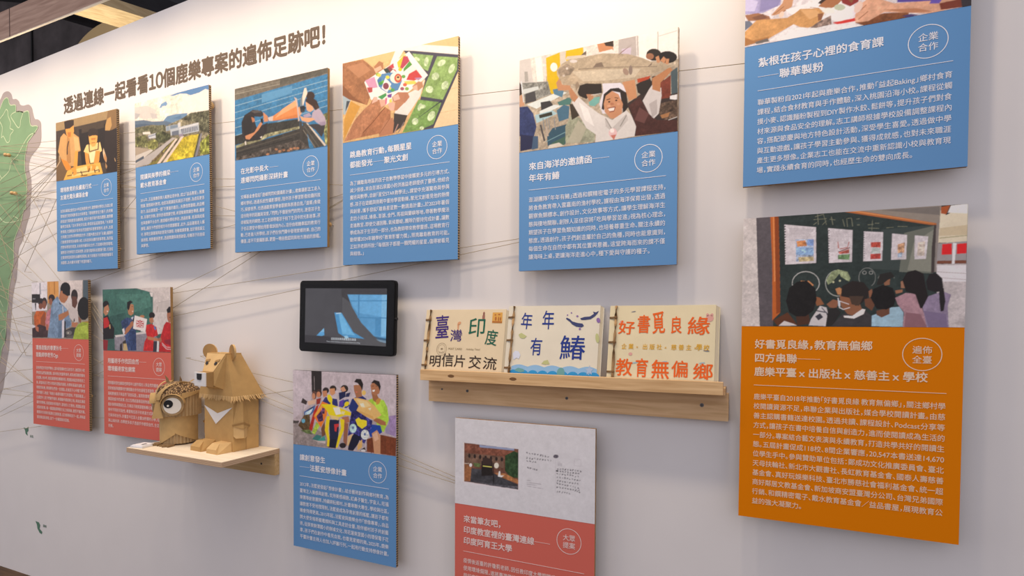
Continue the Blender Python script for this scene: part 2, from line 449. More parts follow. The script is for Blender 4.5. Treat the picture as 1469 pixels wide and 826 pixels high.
 'B4': '''d9b27c 4 -50 -50 1050 -50 1050 1050 -50 1050
e3bf86 0 191 4 481 -1 458 89 278 114
f4ece2 0 434 146 481 -1 688 -4 999 108 999 215 551 22 482 161
e0bc88 0 711 4 994 -1 999 124
e9d0a6 0 994 398 1001 1014 795 997
c9a878 0 994 580 898 584 899 587 995 584
c9a878 0 1000 828 844 834 845 838 1001 831
4c4a58 0 551 19 643 53 999 212 1000 399 801 998 540 993 689 654 734 429
e8e2da 0 598 533 689 495 734 397 689 606 586 795 470 757 505 637
8fae6c 5 626 79 800 159 756 325 666 234
8fae68 5 831 176 994 244 989 381 877 689 695 600
7fa45c 5 678 635 866 717 801 951 689 995 540 993
c9dcb0 6 687 179 682 183 674 182 664 175 655 164 647 151 644 139 644 131 649 127 658 129 668 136 677 147 685 159 688 171
c9dcb0 6 760 221 755 242 748 257 740 263 732 258 726 244 724 224 725 201 729 180 736 165 745 159 753 164 758 178 761 198
c9dcb0 6 897 249 899 264 894 279 883 291 869 299 854 299 841 293 833 282 832 267 837 252 848 239 862 232 877 232 890 238
c9dcb0 6 966 374 956 393 945 405 934 406 925 398 921 381 921 359 927 336 936 318 948 306 959 305 967 313 972 330 971 352
c9dcb0 6 838 436 827 445 814 447 801 439 791 425 786 406 788 387 795 370 806 361 819 360 832 367 842 382 847 400 845 420
c9dcb0 6 798 565 791 578 780 584 766 581 753 571 743 555 739 536 740 518 747 505 759 499 772 502 785 512 795 528 800 547
c9dcb0 6 915 555 905 570 893 577 880 575 870 564 865 546 865 525 870 505 881 490 893 483 906 485 916 496 921 514 921 535
c9dcb0 6 704 737 697 754 689 765 681 768 674 763 671 751 671 733 674 714 681 697 689 685 697 682 704 687 707 700 707 717
c9dcb0 6 740 730 736 740 727 747 713 748 698 744 685 736 675 725 672 713 675 703 685 696 698 695 713 699 727 707 736 719
c9dcb0 6 807 877 795 896 781 906 768 906 757 895 752 875 754 851 761 827 773 809 787 799 800 799 811 810 816 829 814 853
c9dcb0 6 673 907 664 919 653 923 640 919 630 908 623 892 622 874 626 857 635 846 646 841 659 845 669 856 676 873 677 891
c9dcb0 6 724 980 722 989 717 995 710 998 702 996 695 990 690 981 688 971 690 962 695 955 702 953 710 955 717 961 722 970
3c3a48 0 575 928 866 693 877 720 850 720
443e3c 0 470 741 586 795 552 907 458 982
b08a80 0 501 876 466 981 474 988 509 883
8a7a78 0 554 864 502 981 509 988 561 872
a8b8c0 0 1 401 78 473 26 645 7 640
4a5058 0 39 479 71 488 52 550 26 611
d09a48 0 78 490 166 580 64 824 13 965 13 710
a4714e 4 -1 2 191 12 290 151 326 277 253 503 228 580 65 452 -2 392
8a5a3c 0 -2 264 116 466 228 580 65 469 -2 397
b98460 0 40 57 191 45 265 160 154 226
b07a56 0 290 134 339 75 375 111 375 193 326 211
e6b496 0 292 160 351 136 365 182 308 206
f6efe8 0 204 290 351 202 505 112 598 46 756 372 711 422 598 517 399 625 265 523
e8c838 0 496 141 551 79 575 78 534 218 505 209
b8485a 0 551 87 586 98 603 159 540 235 522 214
5a9a48 0 603 159 626 209 552 271 552 234
f2e6dc 0 575 286 626 209 689 321 598 325
c84848 0 598 309 660 280 711 383 643 402 575 374
b88ab0 0 643 371 711 383 677 412
e0d060 0 552 384 643 402 678 452 575 430
8a4a50 0 405 178 464 143 470 206 434 244
c84a50 0 428 169 458 146 493 262
3c4440 0 375 185 411 180 440 246 399 241
f6f0e6 0 452 200 493 197 493 237
d49ab8 0 210 275 296 251 326 392 253 387
b85050 0 228 364 278 378 278 436 243 434
f2ece6 0 253 437 363 418 338 527 277 527
4a9a58 0 326 507 399 478 405 512 363 550
5a8ab8 0 320 300 363 238 446 247 505 281 540 372 505 475 422 492 351 415
4878a8 0 320 308 357 286 363 378 338 395
f4ead8 0 540 340 535 366 520 385 499 391 476 384 454 365 440 338 434 309 440 282 454 264 476 258 499 265 520 284 535 311
c85a48 0 538 343 534 365 525 382 512 388 498 384 485 370 475 348 472 323 475 300 485 284 498 277 512 282 525 296 534 318
f0c890 0 524 335 522 347 517 356 509 359 501 357 493 349 488 337 486 324 488 312 493 303 501 300 509 303 517 310 522 322
5a3a30 0 517 325 516 330 512 334 508 335 502 333 498 330 494 324 493 318 494 313 498 309 502 308 508 310 512 314 516 319
e8d84a 0 431 300 429 308 424 314 417 316 409 314 402 307 397 299 395 289 397 280 402 274 409 272 417 275 424 281 429 290
d8d860 0 446 434 444 443 439 449 432 451 424 448 417 442 412 434 411 424 412 415 417 409 424 407 432 409 439 416 444 424
e0c838 0 540 240 538 249 533 255 526 257 519 254 512 248 507 239 505 230 507 221 512 215 519 213 526 216 533 222 538 231
6ab04a 0 393 345 391 354 386 360 379 362 371 360 363 353 358 345 357 335 358 326 363 320 371 318 379 321 386 327 391 336
4a9a50 0 369 355 367 363 362 369 355 371 346 369 339 363 334 354 332 344 334 335 339 330 346 328 355 330 362 336 367 345
58a058 0 476 467 474 475 469 481 462 483 454 481 447 475 442 466 440 457 442 448 447 442 454 440 462 442 469 448 474 457
98b850 0 345 241 343 250 338 256 330 258 322 255 315 249 310 240 308 230 310 221 315 216 322 214 330 216 338 222 343 231
68a850 0 569 333 567 341 562 347 555 349 548 347 541 340 536 332 534 322 536 314 541 308 548 306 555 308 562 314 567 323
88b050 0 598 485 596 494 591 500 584 502 577 499 570 493 565 485 563 475 565 467 570 461 577 459 584 461 591 467 596 476
e86a50 0 581 432 579 441 574 447 567 449 559 446 552 440 548 432 546 422 548 414 552 408 559 406 567 408 574 414 579 423
a05a70 0 557 474 556 482 551 488 544 490 536 488 529 482 524 473 523 464 524 455 529 449 536 447 544 449 551 455 556 464
d8d060 0 357 253 355 262 350 268 342 270 334 267 327 261 322 252 320 242 322 233 327 227 334 226 343 228 350 234 355 243
f4f0ec 0 360 410 393 296 446 385 410 473
8a4a58 0 425 404 422 420 415 433 404 437 393 434 382 423 375 407 372 388 375 371 382 359 393 355 404 358 415 369 422 385
7a4a98 0 410 505 452 501 446 548 416 540
bf8a68 0 626 461 677 420 711 438 717 495 678 531 638 504
e2b49c 0 626 469 666 457 672 522 638 509
b98062 0 452 541 505 499 586 522 604 583 563 644 505 637 458 592
e4b8a4 0 456 534 505 523 523 585 470 595
c08868 0 505 604 563 636 493 715 452 704 434 650
b67e5c 4 259 571 292 498 326 540 387 556 393 623 277 775 191 904 166 965 13 982 39 920 115 735 191 637
e6b8a4 0 292 498 320 505 326 556 271 575
e0b09a 0 338 543 393 558 399 625 356 638
ad7452 4 314 718 393 648 440 701 440 782 338 955 166 965 191 904
b98060 0 387 818 458 787 470 855 458 990 338 991 338 955
e4b4a0 0 416 613 452 590 479 630 470 708 434 699
7a4c34 0 390 644 275 805 280 811 395 651
7a4c34 0 275 805 188 909 193 916 280 811
8a5a3e 0 438 780 336 961 340 965 442 785
e8d868 0 428 567 452 558 452 606 428 603
d86a90 0 393 541 410 538 405 610 393 623''',
 'B5': '''b3a591 6 -50 -50 1050 -50 1050 1050 -50 1050
e0d8cf 3 -4 -10 994 -4 996 304 803 274 570 135 185 230 186 400 -3 346
cfc9c4 0 -4 -1 75 -7 98 289 -3 294
f4efe8 0 108 9 152 7 169 293 125 280
a8a49e 0 36 133 58 139 64 245 39 246
d8b414 0 183 33 276 5 282 208 283 427 235 430 197 403
f2eee4 0 261 155 259 174 252 189 243 195 232 192 223 180 216 161 213 140 216 120 222 106 232 99 242 103 252 115 258 133
d8b414 0 316 1 428 2 434 139 387 174 335 175 314 84
cfc6ba 0 276 5 316 -7 314 168 282 192
f6f1ea 0 768 -6 992 3 994 288 774 249
b8b0a8 0 878 1 879 189 884 190 883 3
c8c0b8 0 886 53 990 36 989 30 885 47
b9b0ac 0 648 -17 764 -8 769 200 649 160
cdbfcf 0 668 102 726 106 722 184 669 167
e8e4de 0 752 4 758 196 762 197 757 5
c88a62 0 515 -6 560 1 614 52 619 94 570 102 530 89
3a2c26 0 558 -3 617 -3 619 62 570 37
e6e0da 0 530 89 609 83 649 160 530 154
8a8a84 12 19 249 197 284 219 426 42 480
cfd4d2 0 25 320 131 316 137 351 31 373
4a484a 0 42 376 109 361 120 467 42 480
dfe6e2 0 53 492 283 410 325 439 121 553
3c3a3c 0 148 491 213 492 241 567 154 587
dfe6e4 0 143 584 241 542 294 565 143 635
a8c8d0 0 110 618 230 598 262 640 121 707
4a7088 0 257 605 305 559 342 586 337 710 273 728
5a8098 0 229 378 262 379 304 416 294 480 240 432
4f7a74 0 262 522 336 492 357 515 347 570 273 559
38586a 0 193 861 230 785 327 766 317 974 198 965
4a6a5a 0 231 938 316 890 311 981 209 967
7aa0a8 0 188 923 328 845 326 838 186 916
3c3a30 0 137 625 225 610 230 649 143 661
8a8e90 0 162 666 171 788 177 789 168 667
8a8e90 0 184 672 193 793 199 794 189 672
8a8e90 0 200 676 209 797 215 798 206 676
8a8e90 0 238 686 247 806 253 807 244 686
4c4a4c 0 143 732 171 910 182 908 154 730
b8a898 0 181 758 192 863 205 862 193 757
d8d2c6 0 209 959 274 947 306 988 199 995
35406c 5 3 504 59 511 98 598 121 742 99 874 3 818
2c3050 0 9 801 105 841 88 975 9 984
48607c 0 99 840 132 847 133 976 88 984
3a2c28 0 -4 225 13 264 19 370 2 383
c89878 0 2 383 25 372 37 496 3 504
d8e0e4 0 10 229 28 459 34 460 17 230
9da08a 5 316 789 358 665 410 728 452 821 508 901 503 990 317 965
b4b09c 0 400 742 452 838 411 978 327 959
40382e 0 342 561 368 568 410 695 358 732
2e2622 0 394 458 409 388 460 378 546 407 550 502 532 514 481 499 451 540 404 494
b88664 0 450 491 491 502 502 587 471 579
78b0a8 0 466 577 502 538 537 539 532 595 502 628 471 612
e8e4e0 0 481 510 542 511 541 506 481 505
dfdbe4 0 532 612 557 488 551 413 650 418 699 496 671 746 553 715
2c2422 0 547 665 560 521 601 476 650 482 699 544 710 691 681 748 660 533 611 503 572 557 562 685
c8906c 0 560 619 572 541 611 503 651 547 678 651 671 746 632 784 603 777 567 703
4a3028 0 578 587 602 583 601 574 576 579
4a3028 0 626 576 650 591 651 583 627 569
2e2220 0 601 609 600 612 598 615 596 616 592 615 590 612 588 609 587 605 588 602 590 600 592 599 595 600 598 602 600 605
2e2220 0 644 606 643 610 642 612 639 613 636 612 633 610 631 606 630 603 631 599 633 597 636 596 639 597 642 599 643 603
b4785a 0 624 636 623 642 619 645 615 646 609 645 604 641 601 636 600 630 601 625 604 621 609 620 614 621 619 625 622 630
f2e8e0 0 587 675 627 673 624 701 597 702
8a4a40 0 583 675 632 672 631 663 582 667
8a4a40 0 629 666 622 707 626 711 634 669
8a4a40 0 624 705 594 705 595 714 624 713
d8a080 0 604 650 603 656 600 659 595 661 590 659 585 655 581 650 580 644 581 639 585 635 589 634 595 635 599 639 603 645
d8a080 0 661 646 660 652 657 655 653 657 649 656 645 652 642 647 641 641 642 636 645 632 649 630 653 632 657 635 660 640
ddd8d4 0 357 548 399 501 461 609 532 710 573 753 613 795 700 721 739 795 763 929 749 989 508 999 513 918 452 838 400 676
eeeae6 0 404 561 461 642 503 834 441 753
c4beba 0 568 752 613 877 700 753 710 820 633 946 573 851
8a8680 0 571 771 611 894 615 891 575 768
8a8680 0 698 767 660 870 664 875 702 772
e6c0c0 0 644 932 641 953 634 968 624 975 613 973 602 961 595 942 592 920 595 900 602 885 612 878 624 880 634 892 641 911
c87868 0 603 947 638 947 625 1001
f4e8e4 0 627 904 625 914 622 921 616 924 610 922 604 917 601 908 599 898 600 888 604 881 610 878 616 879 622 885 625 894
b88460 0 352 513 336 425 352 396 399 509 373 552
c08c68 0 253 317 277 266 293 346 346 370 352 421 267 402
3a2e2c 0 700 657 776 590 842 537 850 430 906 431 952 631 996 628 998 969 749 989 758 895
4c2c28 4 714 677 776 606 833 787 880 862 997 891 998 1000 754 990 758 895
6a4440 0 777 709 833 787 806 875 749 829
2c2624 0 756 481 832 424 851 493 842 553 795 603 766 563
b44a2c 0 761 427 841 419 832 448 766 468
2a2422 0 903 235 899 260 886 276 869 282 849 276 831 258 818 234 814 206 818 182 830 165 848 159 868 166 886 183 898 208
9a6a50 0 859 237 856 249 850 258 841 261 830 258 821 249 814 236 812 221 814 208 821 200 830 197 840 200 850 209 856 222
201c1c 0 991 287 986 311 971 327 949 331 925 323 903 305 887 279 882 252 887 228 902 212 924 208 949 216 970 235 986 260
7a3a2c 4 897 506 956 446 957 664 902 664
4a5a60 0 956 415 994 381 996 628 961 634
e8e6e6 0 952 647 993 643 993 697 953 678
57463a 16 889 707 996 690 997 860 926 874 880 799
a87850 0 899 820 953 803 944 847 908 853
d0ccc8 0 945 881 995 863 994 856 944 875
d4cecc 0 795 651 832 550 851 509 902 555 905 634 889 802 862 842 833 787
b8b0ae 0 833 693 879 658 880 799 852 831
b98058 0 850 446 896 413 951 367 965 403 924 468 897 506 897 593 851 556
c48c66 0 868 247 886 238 896 303 878 313
c48c66 0 896 288 914 255 928 282 919 326
c48c66 0 928 282 946 288 942 341 924 335
c89068 0 670 424 718 422 722 360 708 323 727 297 742 349 752 480 762 610 714 632 694 527
b5a48c 3 256 183 293 128 345 94 428 105 550 104 707 163 793 231 850 288 923 328 974 367 924 382 859 401 766 428 650 434 511 401 409 366 304 357 277 291 259 235
c9bba4 2 356 231 571 273 784 331 747 407 571 386 429 353
bba88e 3 304 357 335 291 388 324 409 366
9a8a78 6 256 183 324 138 377 204 346 261 282 259
6e6254 0 398 222 610 266 610 261 398 216
6e6254 0 610 266 878 344 878 339 610 261
d8ccc0 0 333 191 332 195 330 199 327 200 323 199 319 195 317 191 316 185 317 180 319 177 323 176 326 177 330 180 332 185
d8d0cc 0 391 134 389 141 382 144 372 144 361 141 351 134 344 126 341 118 344 112 351 108 361 108 372 112 382 118 389 126
c8bcae 0 312 259 311 264 309 268 306 269 302 268 298 264 296 260 295 254 296 249 298 246 302 245 306 246 309 249 311 254
6a5e54 0 392 110 433 57 449 46 449 95 418 110
d0c4b2 0 314 93 324 63 449 87 428 113
8a6a64 0 639 165 668 127 731 76 659 147
7e6e60 0 490 231 510 197 545 192 561 245
7e6e60 0 822 327 850 288 845 318
968470 0 378 371 393 342 409 388 383 439
a08878 0 707 326 711 343 711 358 708 369 702 373 694 369 687 359 680 343 676 327 676 311 679 301 685 297 693 300 700 311
8a7a70 0 734 331 733 352 730 367 725 375 720 374 715 363 712 345 711 324 712 304 715 288 720 280 725 282 729 292 733 310''',
 'B6': '''d8d0d2 4 -50 -50 1050 -50 1050 1050 -50 1050
a39cc4 3 -14 -28 202 73 176 677 90 717 0 698
8a84b0 0 87 454 176 634 161 686 73 703
c4bede 0 -1 536 65 605 49 687 0 669
6a7080 0 -3 756 25 766 42 802 0 845
9a6a4c 0 -3 704 65 708 122 758 130 797 17 763
7a5240 0 33 740 90 724 114 770 58 771
c08e6a 0 130 754 184 666 206 560 245 576 231 713 192 748 149 761
8a5a40 0 142 753 193 701 191 695 141 748
8a5a40 0 170 764 209 728 207 723 168 758
e4c8b4 0 190 779 186 788 180 793 175 792 171 786 168 776 169 764 171 752 176 743 181 738 187 739 191 745 193 755 193 767
f4f0ee 3 200 730 307 714 402 444 460 469 521 851 435 902 361 903 271 856
e8e4e4 3 116 981 209 898 324 925 435 944 558 995 530 1012 287 1018
fbf8f2 0 210 963 256 936 347 954 362 988 218 987
3c2c28 0 352 731 389 675 447 657 405 779
a8704c 0 353 759 389 717 433 679 463 746 434 790 405 800
8a3430 0 432 568 547 615 535 788 499 815 463 774
8a5a3c 0 462 691 520 727 506 791
c9965f 3 -2 860 58 771 209 804 247 776 270 749 360 776 383 827 362 917 309 929 271 910 240 873 131 950 115 966 -1 986
a87444 0 -1 904 43 949 123 940 115 966 -1 989
d8a874 0 270 756 345 785 368 835 316 858
8a5c40 0 353 823 379 826 372 879 354 886
9a6a44 0 360 774 315 749 315 755 360 779
6a6460 0 51 966 115 952 124 984 59 987
8f7a70 14 317 932 361 889 413 859 417 937 347 943
f2efe8 0 420 883 500 850 521 893 464 927 428 913
eae6dc 0 431 824 428 834 420 839 408 840 395 835 383 826 375 814 372 802 374 792 383 786 394 786 408 791 419 800 428 812
b8c0a8 0 478 814 475 825 468 832 458 834 447 829 437 820 429 808 427 795 429 784 436 777 446 775 458 779 468 789 475 801
d03a34 0 421 925 522 920 526 949 443 947
e4dce4 0 507 860 549 835 564 895 522 920
7c4c30 6 522 962 648 926 749 958 756 1000 558 999
4a4070 0 723 981 756 974 796 995 750 1002
d8a486 3 521 893 549 807 598 758 646 818 688 861 782 884 873 893 898 864 962 889 956 990 835 1003 749 962 647 919 579 968 522 962
b87e5c 0 647 899 782 937 848 988 749 964
a0684c 0 533 886 571 832 569 826 531 880
a0684c 0 537 942 579 889 577 883 535 936
e8c8b8 0 549 856 541 873 533 882 525 882 519 873 516 856 517 836 521 816 529 799 537 790 545 790 552 799 554 816 553 836
e8c0a8 0 522 955 533 938 540 954
5a4a9a 0 712 577 909 661 880 909 782 884 701 859
6a58b0 0 841 894 892 888 873 933 834 920
7a3c2c 0 873 933 962 928 975 998 938 996 880 987
3a3438 0 948 807 998 827 1000 1007 963 999''',
 'B7': '''2e3836 3 -50 -50 1050 -50 1050 1050 -50 1050
c9c1bd 3 -14 -19 65 -17 78 512 94 1005 -8 1006
5a5458 2 65 -17 137 -18 150 443 160 1004 95 1005 78 512
b9622c 0 135 -18 176 -10 186 445 194 871 155 945 150 443
8a4420 0 157 -12 176 -10 194 871 174 886
d88850 0 148 -6 154 -5 167 591 160 591
3c4644 0 649 172 870 156 868 555 722 520 597 499
6a6e64 0 745 210 867 163 865 555 728 534
85867a 0 786 295 864 195 865 542 762 522
8f857a 0 498 -3 894 0 889 158 876 144
77706a 0 647 8 887 7 890 79
b0683a 0 476 -3 548 -2 879 144 880 161 850 154
d89058 0 505 -5 537 -1 876 148 863 145
453e3c 0 867 156 882 158 878 542 859 555 859 355
88807a 0 876 144 890 92 885 543 872 542
d9ceb4 0 891 40 914 82 999 2 999 314 885 304
c8b898 0 891 185 998 171 999 249 889 251
a8562e 0 893 13 929 3 914 76 893 66
e8e2da 0 932 6 997 1 998 80 920 63
a8a07c 0 890 271 999 259 998 252 889 263
9a9494 0 885 310 999 301 999 484 880 476
d8262a 0 901 318 939 315 941 404 900 404
d8262a 0 960 321 998 317 997 399 960 402
7a4a38 0 883 452 998 455 998 481 882 476
e4e2e4 0 944 312 957 313 952 481 942 480
bdb5b4 3 880 479 999 484 1002 1008 939 1009 883 702
dcd8da 0 884 490 999 494 1000 628 908 624 882 583
b0a8a6 0 884 545 1000 565 1000 560 885 540
b8b0b0 0 888 592 1000 615 1000 609 888 587
cfc8cb 3 205 78 356 119 360 435 213 439
cfc8cb 3 412 133 523 162 523 436 419 438
cfc8cb 3 572 178 656 194 655 434 573 435
cfc8cb 3 694 209 757 227 756 430 693 431
cfc8cb 3 789 234 844 249 837 433 790 432
9a9498 0 229 118 344 141 344 138 229 114
9a9498 0 229 131 340 154 340 150 229 127
9a9498 0 229 144 336 166 336 163 229 140
9a9498 0 230 157 331 179 331 175 230 153
9a9498 0 230 170 327 191 327 188 230 166
9a9498 0 230 183 322 204 322 200 230 179
9a9498 0 230 196 318 216 318 213 230 193
9a9498 0 230 209 313 229 314 225 230 206
9a9498 0 230 222 309 241 309 238 230 219
3c3c3c 0 213 96 212 99 211 101 210 102 208 102 206 100 205 98 205 96 205 93 206 91 208 90 209 90 211 92 212 94
3c3c3c 0 213 120 212 123 211 125 210 126 208 126 206 124 205 122 205 120 205 117 206 115 208 114 210 114 211 116 212 118
3c3c3c 0 213 145 213 147 212 149 210 150 208 150 207 148 206 146 205 144 206 141 207 139 208 138 210 139 212 140 213 142
3c3c3c 0 213 169 213 171 212 173 210 174 209 174 207 173 206 170 205 168 206 165 207 163 208 162 210 163 212 164 213 166
3c3c3c 0 214 193 213 195 212 197 211 198 209 198 207 197 206 194 206 192 206 189 207 188 209 187 210 187 212 188 213 190
3c3c3c 0 214 217 213 219 212 221 211 222 209 222 207 221 206 219 206 216 206 214 207 212 209 211 211 211 212 212 213 214
3c3c3c 0 214 241 214 243 213 245 211 246 209 246 208 245 207 243 206 240 207 238 208 236 209 235 211 235 213 236 214 238
3c3c3c 0 214 265 214 267 213 269 211 270 210 270 208 269 207 267 206 264 207 262 208 260 209 259 211 259 213 260 214 262
3c3c3c 0 215 289 214 292 213 293 212 294 210 294 208 293 207 291 207 288 207 286 208 284 210 283 211 283 213 284 214 286
3c3c3c 0 215 313 214 316 213 318 212 319 210 318 209 317 207 315 207 312 207 310 208 308 210 307 212 307 213 308 214 311
3c3c3c 0 215 337 215 340 214 342 212 343 210 343 209 341 208 339 207 337 208 334 209 332 210 331 212 331 214 333 215 335
3c3c3c 0 215 361 215 364 214 366 212 367 211 367 209 365 208 363 207 361 208 358 209 356 210 355 212 355 214 357 215 359
3c3c3c 0 216 385 215 388 214 390 213 391 211 391 209 390 208 387 208 385 208 382 209 380 211 379 212 380 214 381 215 383
3c3c3c 0 216 410 215 412 214 414 213 415 211 415 210 414 208 412 208 409 208 406 209 405 211 404 213 404 214 405 215 407
5c5a5c 0 419 155 419 157 418 158 417 159 416 159 415 158 414 156 413 154 414 152 414 151 416 150 417 150 418 151 419 153
6c6a6c 0 576 192 576 194 575 195 574 196 573 196 573 195 572 194 572 192 572 190 573 189 573 188 574 188 575 189 576 190
5c5a5c 0 420 178 419 179 418 181 417 181 416 181 415 180 414 179 414 177 414 175 415 174 416 173 417 173 418 174 419 176
6c6a6c 0 576 212 576 213 575 215 575 216 574 215 573 215 572 213 572 211 572 209 573 208 574 207 575 207 575 208 576 210
5c5a5c 0 420 200 420 202 419 203 418 204 416 204 415 203 414 201 414 200 414 198 415 196 416 196 417 196 419 197 420 198
6c6a6c 0 576 231 576 233 576 234 575 235 574 235 573 234 572 233 572 231 572 229 573 228 574 227 575 227 576 228 576 229
5c5a5c 0 420 223 420 225 419 226 418 227 417 227 415 226 414 224 414 222 414 221 415 219 416 218 418 219 419 219 420 221
6c6a6c 0 577 251 577 252 576 254 575 254 574 254 573 253 573 252 572 250 573 248 573 247 574 246 575 246 576 247 576 249
5c5a5c 0 420 246 420 247 419 249 418 250 417 249 416 248 415 247 414 245 415 243 415 242 417 241 418 241 419 242 420 244
6c6a6c 0 577 270 577 272 576 273 575 274 574 274 574 273 573 271 573 270 573 268 573 266 574 266 575 266 576 267 577 268
5c5a5c 0 421 268 420 270 420 272 418 272 417 272 416 271 415 270 415 268 415 266 416 265 417 264 418 264 419 265 420 266
6c6a6c 0 577 289 577 291 576 293 576 293 575 293 574 292 573 291 573 289 573 287 574 286 575 285 575 285 576 286 577 288
5c5a5c 0 421 291 421 293 420 294 419 295 417 295 416 294 415 292 415 291 415 289 416 287 417 287 418 287 420 288 421 289
6c6a6c 0 577 309 577 311 577 312 576 313 575 313 574 312 573 310 573 309 573 307 574 305 575 305 576 305 577 306 577 307
5c5a5c 0 421 314 421 316 420 317 419 318 418 318 416 317 415 315 415 313 415 311 416 310 417 309 419 309 420 310 421 312
6c6a6c 0 578 328 577 330 577 332 576 332 575 332 574 331 574 330 573 328 574 326 574 325 575 324 576 324 577 325 577 326
5c5a5c 0 421 336 421 338 420 340 419 340 418 340 417 339 416 338 415 336 416 334 417 333 418 332 419 332 420 333 421 335
6c6a6c 0 578 348 578 350 577 351 576 352 575 352 574 351 574 349 574 347 574 346 574 344 575 343 576 344 577 344 578 346
5c5a5c 0 422 359 421 361 421 362 419 363 418 363 417 362 416 361 416 359 416 357 417 355 418 355 419 355 420 356 421 357
6c6a6c 0 578 367 578 369 577 370 576 371 576 371 575 370 574 369 574 367 574 365 575 364 575 363 576 363 577 364 578 365
5c5a5c 0 422 382 422 384 421 385 420 386 418 386 417 385 416 383 416 381 416 380 417 378 418 377 420 378 421 378 422 380
6c6a6c 0 578 387 578 388 578 390 577 391 576 391 575 390 574 388 574 386 574 385 575 383 576 382 577 382 577 383 578 385
5c5a5c 0 422 405 422 406 421 408 420 409 419 409 417 408 417 406 416 404 416 402 417 401 418 400 420 400 421 401 422 403
6c6a6c 0 579 406 578 408 578 409 577 410 576 410 575 409 575 408 574 406 574 404 575 403 576 402 577 402 578 403 578 404
a9b8d0 12 261 218 345 223 349 412 265 418
d08a58 10 265 233 307 229 316 280 270 284
7a94c4 8 319 223 347 226 346 283 316 273
c4b48a 10 275 378 347 376 349 415 279 419
8fb0d8 8 264 290 346 297 348 362 264 356
a8a0a4 0 423 167 507 180 507 177 423 164
a8a0a4 0 582 201 646 210 646 208 582 198
a8a0a4 0 423 178 507 191 507 188 423 175
a8a0a4 0 583 211 646 220 646 217 583 208
a8a0a4 0 423 189 507 202 508 199 423 186
a8a0a4 0 583 221 646 230 646 227 583 218
a8a0a4 0 424 201 508 213 508 210 424 198
a8a0a4 0 583 230 646 239 646 237 583 228
a8a0a4 0 424 212 508 224 508 222 424 209
a8a0a4 0 583 240 646 249 646 246 583 237
a8a0a4 0 424 223 508 236 508 233 424 220
a8a0a4 0 583 250 646 259 646 256 583 247
a8a0a4 0 424 235 508 247 508 244 424 232
a8a0a4 0 583 259 646 268 646 265 583 257
a8a0a4 0 424 246 508 258 508 255 424 243
a8a0a4 0 583 269 646 278 646 275 583 266
b47a74 0 456 257 459 251 465 315 458 314
a85a50 0 466 325 502 314 501 307 465 318
a85a50 0 503 312 510 263 506 261 500 310
7a4038 0 461 351 495 328 494 320 459 343
7a4038 0 495 328 513 316 512 308 494 320
a8584c 10 462 350 509 325 509 360 466 364
6a8a60 14 459 371 513 368 510 417 460 409
a04438 12 603 275 646 275 646 323 605 317
b04840 10 604 375 648 373 647 419 604 419
b0b8b4 6 609 320 646 326 645 371 606 372
c89a78 14 719 302 749 289 747 372 720 391
98a8bc 8 720 377 740 372 737 412 720 411
bdb0a4 8 803 296 832 286 831 406 801 404
7a7c68 0 344 53 403 52 403 47 343 48
7a7c68 0 360 -1 365 99 368 99 363 -1
7a7c68 0 351 29 388 12 388 7 350 24
7a7c68 0 387 3 403 104 405 103 389 2
7a7c68 0 345 99 360 79 358 75 343 95
7a7c68 0 403 66 384 100 386 103 404 70
7a7c68 0 418 58 444 68 444 63 418 53
7a7c68 0 424 36 432 107 435 107 427 35
7a7c68 0 476 63 485 127 488 126 478 62
7a7c68 0 494 58 498 131 501 131 496 58
7a7c68 0 499 61 517 60 517 55 499 56
7a7c68 0 515 58 521 131 524 131 518 57
7a7c68 0 539 72 553 70 552 65 538 68
7a7c68 0 542 122 553 123 553 118 542 117
7a7c68 0 589 127 613 124 613 119 588 122
7a7c68 0 608 85 606 174 608 175 610 86
7a7c68 0 592 155 638 163 638 158 592 150
7a7c68 0 620 117 638 119 638 114 620 112
7a7c68 0 669 161 700 160 700 155 669 156
7a7c68 0 717 155 758 159 758 155 717 150
b4b4b0 0 266 675 255 645 252 649 263 679
b4b4b0 0 255 647 250 613 247 615 251 648
b4b4b0 0 250 615 252 581 249 580 247 614
b4b4b0 0 252 582 261 552 257 549 249 579
b4b4b0 0 260 553 275 530 272 524 258 548
b4b4b0 0 274 530 292 515 291 509 272 523
b4b4b0 0 292 516 312 511 312 504 291 508
b4b4b0 0 312 511 332 518 333 511 312 504
b4b4b0 0 332 518 350 534 352 528 333 511
b4b4b0 0 350 533 364 558 366 553 352 528
b4b4b0 0 364 557 372 588 376 585 367 554
b4b4b0 0 372 587 375 620 379 619 376 586
b4b4b0 0 375 619 371 651 375 653 379 620
b4b4b0 0 371 650 361 678 364 682 374 654
a4a8a0 0 474 726 458 727 459 734 474 733
a4a8a0 0 459 727 443 719 443 726 458 734
a4a8a0 0 444 720 430 704 428 710 442 726
a4a8a0 0 430 705 419 682 416 687 428 710
a4a8a0 0 419 683 411 656 408 659 416 687
a4a8a0 0 411 657 407 626 404 628 408 658
a4a8a0 0 407 627 408 596 404 596 404 627
a4a8a0 0 408 597 412 568 409 565 404 595
a4a8a0 0 412 568 420 543 417 539 409 564
a4a8a0 0 420 544 432 524 429 519 418 538
a4a8a0 0 431 525 446 512 444 506 430 518
a4a8a0 0 445 512 460 508 460 501 444 505
a4a8a0 0 460 508 475 513 476 506 460 501
a4a8a0 0 475 512 490 525 491 518 476 506
94a07a 10 417 630 409 587 431 517 460 498 468 533 439 603
94a07a 10 460 498 504 521 518 578 512 606 475 562
c8c8a0 0 446 607 445 611 444 614 442 616 441 615 439 614 437 611 437 607 437 603 439 600 440 599 442 599 444 601 445 604
c8c8a0 0 475 597 475 601 473 604 472 605 470 605 468 604 467 601 466 597 467 593 468 590 470 589 472 589 473 591 475 594
787c78 0 587 654 573 642 572 647 586 659
787c78 0 574 642 563 619 561 622 572 646
